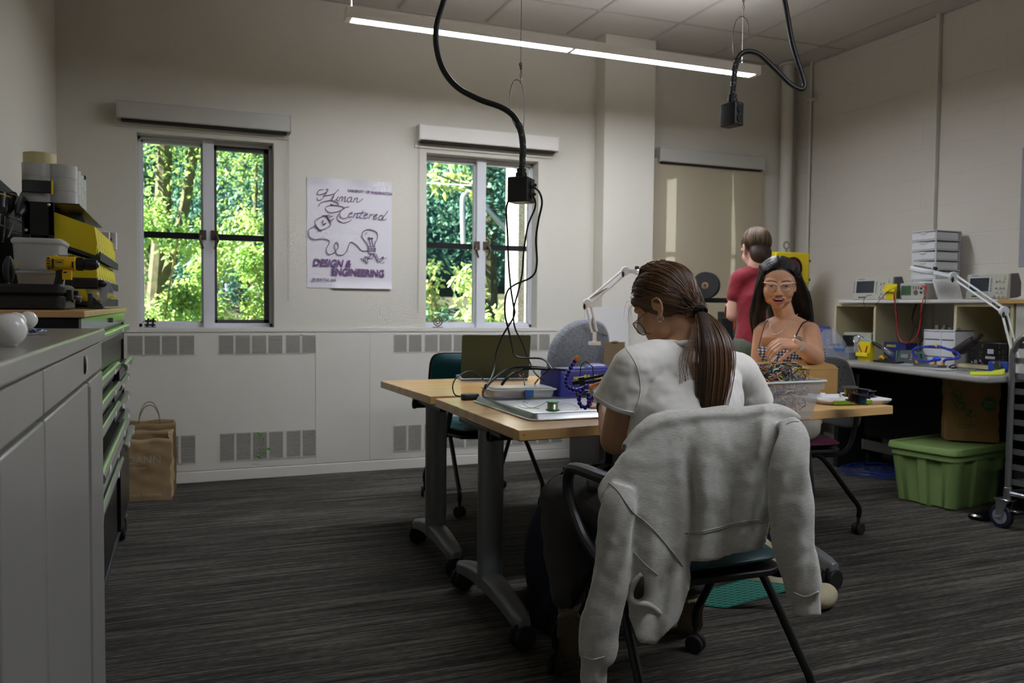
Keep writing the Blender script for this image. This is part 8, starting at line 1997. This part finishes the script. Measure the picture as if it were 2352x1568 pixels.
ml = [(.027, .085, -.058), (.018, .0925, -.0685), (.008, .0965, -.0745), (0, .097, -.0755), (-.008, .0965, -.0745), (-.018, .0925, -.0685), (-.027, .085, -.058)]
b = on(MB()); b.tube(catmull(mp_, 5), [.0014+.0018*sin(pi*i/30) for i in range(31)], 8); b.tube(catmull(ml, 5), [.0014+.0026*sin(pi*i/30) for i in range(31)], 8); lo = b.build('lips', LIP, t, world=True, smooth=180)
b = on(MB()); b.ell((0, .086, -.061), .023, .009, .010, 18, 10); b.build('mouth', DKM, lo, world=True, smooth=180); b = on(MB()); b.ell((0, .089, -.0575), .019, .0075, .0050, 18, 8); b.build('teeth', TE, lo, world=True, smooth=180)
BROW = mat('dark_brow', (40, 26, 22), .8); EW = mat('eye_white', (214, 206, 198), .25); IR = mat('dark_iris', (34, 20, 14), .12)
for q in (-1, 1):
    b = on(MB()); b.ell((q*.031, .0795, .004), .0145, .0075, .0058, 18, 12); eo = b.build('eye', EW, t, world=True, smooth=180)
    b = on(MB()); b.ell((q*.030, .0845, .0025), .0055, .0035, .0048, 14, 10); b.build('iris', IR, eo, world=True, smooth=180)
    b = on(MB()); b.ell((q*.031, .0795, .0095), .0165, .0088, .0065, 18, 12); b.build('eyelid', SK2, eo, world=True, smooth=180)
    b = on(MB()); b.tube(catmull([(q*.014, .086, .0035), (q*.024, .0895, .0050), (q*.034, .0885, .0045), (q*.046, .0785, .0025)], 4), [.0010]*3+[.0014]*8+[.0016]*2, 6); b.build('lashes', BROW, eo, world=True)
    b = on(MB()); b.tube(catmull([(q*.012, .0915, .022), (q*.024, .0935, .028), (q*.038, .087, .0285), (q*.052, .072, .021)], 5), [.0016+.0016*sin(pi*min(1, (i+4)/18)) for i in range(16)], 6, flat=.5); b.build('eyebrow', BROW, t, world=True, smooth=180)
    b = on(MB()); b.ell((q*.0065, .1005, -.0415), .0030, .0035, .0016, 10, 6); b.build('nostril', DKM, t, world=True)
PKF = mat('pale_pink_frame', (236, 206, 200), .3); THN = mat('thin_gold_rim', (150, 120, 100), .3, .8)
gl_ = None
b = on(MB()); b2 = on(MB()); b3 = on(MB())
for q in (-1, 1):
    top = [(q*.008, .103, .008), (q*.014, .105, .0165), (q*.030, .105, .019), (q*.048, .098, .0185), (q*.060, .088, .020)]
    b.tube(catmull(top, 5), [.0022+.0026*i/20 for i in range(21)], 6, flat=.7)
    bot = [(q*.008, .103, .008), (q*.010, .104, -.008), (q*.020, .104, -.0205), (q*.036, .101, -.0215), (q*.050, .095, -.009), (q*.055, .091, .014)]
    b2.tube(catmull(bot, 5), .0013, 6); b2.tube([(q*.060, .088, .018), (q*.072, .02, .012), (q*.076, -.005, .010)], .0011, 6)
    ring_ = catmull(top[:4], 4)+list(reversed(catmull(bot[:5], 4))); c = sum(ring_, Vector())/len(ring_); b3.add([tuple(c)]+[tuple(v) for v in ring_], [(0, i+1, (i+1) % len(ring_)+1) for i in range(len(ring_))])
b2.tube([(-.008, .103, .008), (0, .106, .011), (.008, .103, .008)], .0010, 6)
gl_ = b.build('glasses', PKF, t, world=True); b2.build('thin_rim', THN, gl_, world=True); b3.build('lens', mat('clear_lens', (225, 222, 220), .05, alpha=.10, spec=.7), gl_, world=True, smooth=None)
# hair: cap with centre parting and long curtains
HB2 = mat('black_hair_base', (14, 12, 12), .42, var=.3, scale=30); HM2 = hairmat('black_hair', (8, 7, 7), (44, 34, 30), .33)
rng = random.Random(44); b = MB(); sb = MB()
b.ell((0, 0, 0), .081, .091, .083, 26, 18, X=S2 @ T(0, -.017, .050))
def side_curtain(q, pts, wid):
    P_ = catmull(pts, 5); RR = [w.x for w in catmull([(w, 0, 0) for w in wid], 5)]; b.tube(P_, RR, 14, flat=.6); return P_, RR
pl_ = [S2 @ Vector((side_*.060, .0, .045)) for side_ in (-1, 1)]
LQ = 0 if (pl_[0]-EYE).dot(_r) < (pl_[1]-EYE).dot(_r) else 1
Lc, Rc = pl_[LQ], pl_[1-LQ]
PLc = side_curtain(-1, [Lc, cp(1745, 690, D2+.03), cp(1738, 735, D2+.07), cp(1750, 790, D2+.11), cp(1750, 850, D2+.13)], [.042, .036, .038, .036, .02])
PRc = side_curtain(1, [Rc, cp(1841, 680, D2+.05), cp(1847, 720, D2+.09), cp(1848, 762, D2+.14), cp(1845, 815, D2+.17)], [.042, .040, .042, .038, .02])
cap(b, [S2 @ Vector((0, -.06, .0)), nk2-Vector((0, 0, 0))+_w*.07, nk2+_w*.10+Vector((0, 0, -.12))], [.075, .07, .07])
b.build('hair', HB2, t, world=True, remesh=.005, sm_it=4, smooth=180)
CC = Vector((0, -.016, .049))
for i in range(700):
    q = rng.choice((-1, 1)); y0 = rng.uniform(-.9, .97); qs = 1 if ((S2 @ Vector((q*.08, 0, 0)))-EYE).dot(_r) > ((S2 @ Vector((0, 0, 0)))-EYE).dot(_r) else -1
    P_, RR = PRc if qs > 0 else PLc; pts = []
    a1 = rng.uniform(.15, .75)
    for k_, a in enumerate((.04, a1*.5+.1, .9, 1.3)):
        v = Vector((q*sin(a), y0*cos(a*.35), cos(a)*sqrt(max(.05, 1-y0*y0*.8)))).normalized(); pts.append(S2 @ (CC+Vector((v.x*.086, v.y*.097, v.z*.087))))
    ox, oy = rng.uniform(-1, 1), rng.uniform(.2, 1); e = rng.uniform(.6, 1)
    for u in (.25, .5, .75, 1):
        f_ = u*e*(len(P_)-1); k = int(f_); p = P_[k].lerp(P_[min(k+1, len(P_)-1)], f_-k); w = RR[k]; pts.append(p+_r*(ox*w*1.02)-_w*(w*.62*oy*sqrt(max(0, 1-ox*ox*.85))))
    strand(sb, pts, rng.uniform(.0009, .0019), 4, 3)
sb.build('hair_strands', HM2, t, world=True, smooth=180)
# necklace
nb = [(1776, 728), (1769, 742), (1767, 755), (1772, 765), (1781, 768), (1790, 764), (1800, 756), (1812, 744), (1822, 732), (1832, 720)]
PN = catmull([cp(x, y, D2-.012-.030*sin(pi*(i+.5)/10)) for i, (x, y) in enumerate(nb)], 8); b = MB(); acc = 0
for i in range(1, len(PN)):
    acc += (PN[i]-PN[i-1]).length
    if acc > .0066: b.ell(tuple(PN[i]-_w*.004), .0034, .0034, .0034, 10, 8); acc = 0
b.build('pearl_necklace', mat('pearl', (228, 218, 204), .2, coat=.5), t, world=True, smooth=180)
# gingham bodice
def gingham():
    m = bpy.data.materials.new('navy_gingham'); m.use_nodes = True; nt = m.node_tree; L = nt.links.new; p = nt.nodes['Principled BSDF']; tc = nt.nodes.new('ShaderNodeTexCoord'); mp = nt.nodes.new('ShaderNodeMapping'); mp.inputs['Rotation'].default_value = (0, 0, R(22)); L(tc.outputs['Object'], mp.inputs[0]); sp = nt.nodes.new('ShaderNodeSeparateXYZ'); L(mp.outputs[0], sp.inputs[0]); outs = []
    for ax in ('X', 'Z'):
        f_ = nt.nodes.new('ShaderNodeMath'); f_.operation = 'PINGPONG'; L(sp.outputs[ax], f_.inputs[0]); f_.inputs[1].default_value = .0068; g = nt.nodes.new('ShaderNodeMath'); g.operation = 'GREATER_THAN'; L(f_.outputs[0], g.inputs[0]); g.inputs[1].default_value = .0034; outs.append(g)
    a = nt.nodes.new('ShaderNodeMath'); a.operation = 'ADD'; L(outs[0].outputs[0], a.inputs[0]); L(outs[1].outputs[0], a.inputs[1]); d = nt.nodes.new('ShaderNodeMath'); d.operation = 'MULTIPLY'; L(a.outputs[0], d.inputs[0]); d.inputs[1].default_value = .5
    r = nt.nodes.new('ShaderNodeValToRGB'); r.color_ramp.interpolation = 'CONSTANT'; e = r.color_ramp.elements; e[0].color = (*lin((214, 206, 196)), 1); e[1].position = .75; e[1].color = (*lin((28, 32, 58)), 1); k = e.new(.25); k.color = (*lin((104, 106, 126)), 1)
    L(d.outputs[0], r.inputs[0]); L(r.outputs[0], p.inputs['Base Color']); p.inputs['Roughness'].default_value = .85; return m
GG = gingham()
b = MB(); zt_b = cp(1800, 797, D2).z; cb = hip2.lerp(cc, .72)
lo_ = hip2.lerp(cc, .35); md_ = hip2.lerp(cc, .62); up_ = Vector((hip2.lerp(cc, .80).x, hip2.lerp(cc, .80).y-.012, zt_b))
b.loft([torso_ring(lo_, .158, .125, rr2), torso_ring(md_+Vector((0, -.01, 0)), .165, .13, rr2), torso_ring(up_+Vector((0, 0, -.03)),   .170, .132, rr2), torso_ring(up_, .168, .126, rr2)], False, False)
b.build('bodice', GG, t, world=True, solid=.006, smooth=180)
STR = mat('navy_strap', (30, 32, 52), .8); b = MB()
b.tube(catmull([cp(1742, 800, D2-.06), cp(1748, 775, D2-.06), cp(1757, 745, D2-.03), cp(1764, 735, D2+.03)], 5), .006, 8, flat=.35); b.tube(catmull([cp(1827, 774, D2-.07), cp(1836, 755, D2-.06), cp(1846, 740, D2-.05), cp(1862, 735, D2-.01)], 5), .005, 8, flat=.35); b.build('strap', STR, t, world=True)
b = MB(); cap(b, [hip2+Vector((0, -.09, 0)), kn[0], Vector((kn[0].x, kn[0].y+.05, .10))], [.10, .075, .06]); cap(b, [hip2+Vector((0, .09, 0)), kn[1], Vector((kn[1].x, kn[1].y+.05, .10))], [.10, .075, .06]); b.ell(tuple(hip2), .175, .14, .11, 18, 12); o = b.build('trousers', mat('cream_trousers', (188, 182, 170), .9), t, world=True, remesh=.009, sm_it=5, smooth=180); folds(o, .012)
for k_ in kn:
    b = MB(); b.rbox(.09, .24, .07, .04, T(k_.x, k_.y-.02, .001), 5); b.build('shoe', mat('white_sneaker', (190, 190, 186), .6), t, world=True)
# watch
M = frame(LW2.lerp(LE2, .10), LW2-LE2); b = MB(); b.lathe([(.0275, -.011), (.0300, -.008), (.0300, .008), (.0275, .011)], M, 28); wb = b.build('watch_band', mat('pale_band', (176, 174, 162), .6), t, world=True)
q = LW2.lerp(LE2, .10)+_u*.029-_w*.010; b = MB(); b.rbox(.036, .034, .009, .009, headM(q, (LW2-LE2), _u-_w*.3), 4); b.build('watch_case', mat('silver', (220, 220, 222)), wb, world=True)
# tweezers in her hand
tt = thing('tweezers', 'white and steel tweezers held in the seated person’s fingers above the wires', 'tweezers', tuple(cp(1772, 825, 3.45)))
b = MB(); b.tube([cp(1782, 816, 3.46), cp(1772, 828, 3.46), cp(1760, 841, 3.46)], [.0035, .0032, .0012], 8, flat=.5); b.tube([cp(1785, 817, 3.47), cp(1775, 829, 3.47), cp(1761, 841, 3.46)], [.0035, .0030, .0012], 8, flat=.5); b.build('arms', mat('white_steel', (214, 218, 222), .25, .3), tt, world=True)

# ============ man in the red shirt
SK3 = skin('pale_skin', (214, 172, 154))
t = W3 = thing('person', 'person in a dark red T-shirt standing with their back to us by the 3D printer', 'person', (3.24, 4.05, 0))
D3 = 4.95
H3 = cp(1736, 574, D3); M3 = headM(H3, cdir(-.22, -.28, 1), cdir(-.05, 1, .25))
nk3 = cp(1742, 612, D3-.02); LS3, RS3 = cp(1700, 641, D3-.02), cp(1800, 641, D3+.04); LE3 = cp(1686, 722, D3+.02); LW3 = cp(1680, 700, D3+.26); RE3 = cp(1815, 722, D3+.10); RW3 = cp(1770, 715, D3+.32)
hp3 = cp(1748, 805, D3-.02)
b = MB(); head_blobs(b, M3, 1.02)
cap(b, [M3 @ Vector((0, -.03, -.05)), nk3], [.056, .062]); cap(b, [LS3, LE3], [.052, .046]); cap(b, [LE3, LW3], [.045, .030]); cap(b, [RS3, RE3], [.05, .045]); cap(b, [RE3, RW3], [.045, .030])
hand_blobs(b, headM(LW3, cdir(.2, 0, 1)), 1, (25, 25, 15)); hand_blobs(b, headM(RW3, cdir(-.4, 0, 1)), -1, (25, 25, 15))
ax3 = (RS3-LS3); ax3.z = 0; ax3.normalize(); c3 = (LS3+RS3)/2
b.loft([torso_ring(hp3, .155, .11, ax3), torso_ring(hp3.lerp(c3, .4), .14, .10, ax3), torso_ring(hp3.lerp(c3, .8), .155, .105, ax3), torso_ring(c3+Vector((0, 0, .02)), .12, .07, ax3)])
ft3 = [Vector((hp3.x-.10, hp3.y, .08)), Vector((hp3.x+.11, hp3.y+.03, .08))]
for f_, sx in zip(ft3, (-.085, .085)): cap(b, [hp3+ax3*sx, Vector((f_.x, f_.y+.02, .48)), f_], [.085, .06, .04])
b.build('body', SK3, t, world=True, remesh=.006, sm_it=4, smooth=180)
REDT = mat('dark_red_cotton', (132, 22, 40), .85, bump=.1, bscale=300, sheen=.2)
b = MB(); zb_ = cp(1748, 792, D3-.02); lowc = Vector((hp3.x, hp3.y, zb_.z-.01))
b.loft([torso_ring(lowc, .165, .125, ax3), torso_ring(lowc.lerp(c3, .35), .155, .118, ax3), torso_ring(lowc.lerp(c3, .75)+Vector((0, -.01, 0)), .17, .118, ax3), torso_ring(c3+Vector((0, 0, 0)), .15, .088, ax3), torso_ring(nk3+Vector((0, 0, -.012)), .072, .066, ax3)])
cap(b, [LS3, nk3.lerp(LS3, .4)+Vector((0, 0, -.02)), nk3.lerp(RS3, .4)+Vector((0, 0, -.02)), RS3], [.062, .06, .06, .062])
for S_, E_ in ((LS3, LE3), (RS3, RE3)): d = (E_-S_); cap(b, [S_, S_+d*.42], [.063, .064]); 
o = b.build('tshirt', REDT, t, world=True, remesh=.007, sm_it=6, smooth=180); folds(o, .014)
b = MB(); b.ell(tuple(hp3), .165, .13, .12, 18, 12)
for f_, sx in zip(ft3, (-.085, .085)): cap(b, [hp3+ax3*sx, Vector((f_.x, f_.y+.02, .48)), f_], [.105, .085, .07])
o = b.build('trousers', mat('olive_trousers', (84, 88, 74), .9, var=.05, scale=20), t, world=True, remesh=.009, sm_it=5, smooth=180); folds(o, .014)
for f_ in ft3: b = MB(); b.rbox(.10, .27, .08, .045, T(f_.x, f_.y+.04, .001), 5); b.build('shoe', mat('dark_sneaker', (50, 50, 52), .7), t, world=True)
b = MB(); b.ell((0, 0, 0), .082, .094, .090, 24, 16, X=M3 @ T(0, -.016, .044)); b.ell((0, 0, 0), .069, .052, .078, 20, 12, X=M3 @ T(0, -.048, -.034)); hb3 = b.build('hair', mat('brown_hair_base', (58, 42, 32), .55, var=.35, scale=40), t, world=True, remesh=.006, sm_it=3, smooth=180)
rng = random.Random(55); sb = MB(); HM3 = hairmat('light_brown_hair', (44, 32, 24), (128, 98, 66), .45)
for i in range(420):
    a = rng.uniform(0, 2*pi); r0 = rng.uniform(0, .5); v0 = Vector((r0*cos(a), r0*sin(a)-.3, 1)); e = rng.uniform(.5, 1)
    v1 = Vector((cos(a), sin(a)*1.0-.1, -.15-.55*(sin(a) < .2))); pts = []
    for u in (0, .3, .6, .85, 1): v = v0.lerp(v1, u*e).normalized(); pts.append(M3 @ (Vector((0, -.018, .042))+Vector((v.x*.085, v.y*.098, v.z*.094))))
    if (M3.inverted() @ pts[-1]).y > .05: continue
    strand(sb, pts, rng.uniform(.0014, .0026), 4, 3)
sb.build('hair_strands', HM3, t, world=True, smooth=180)
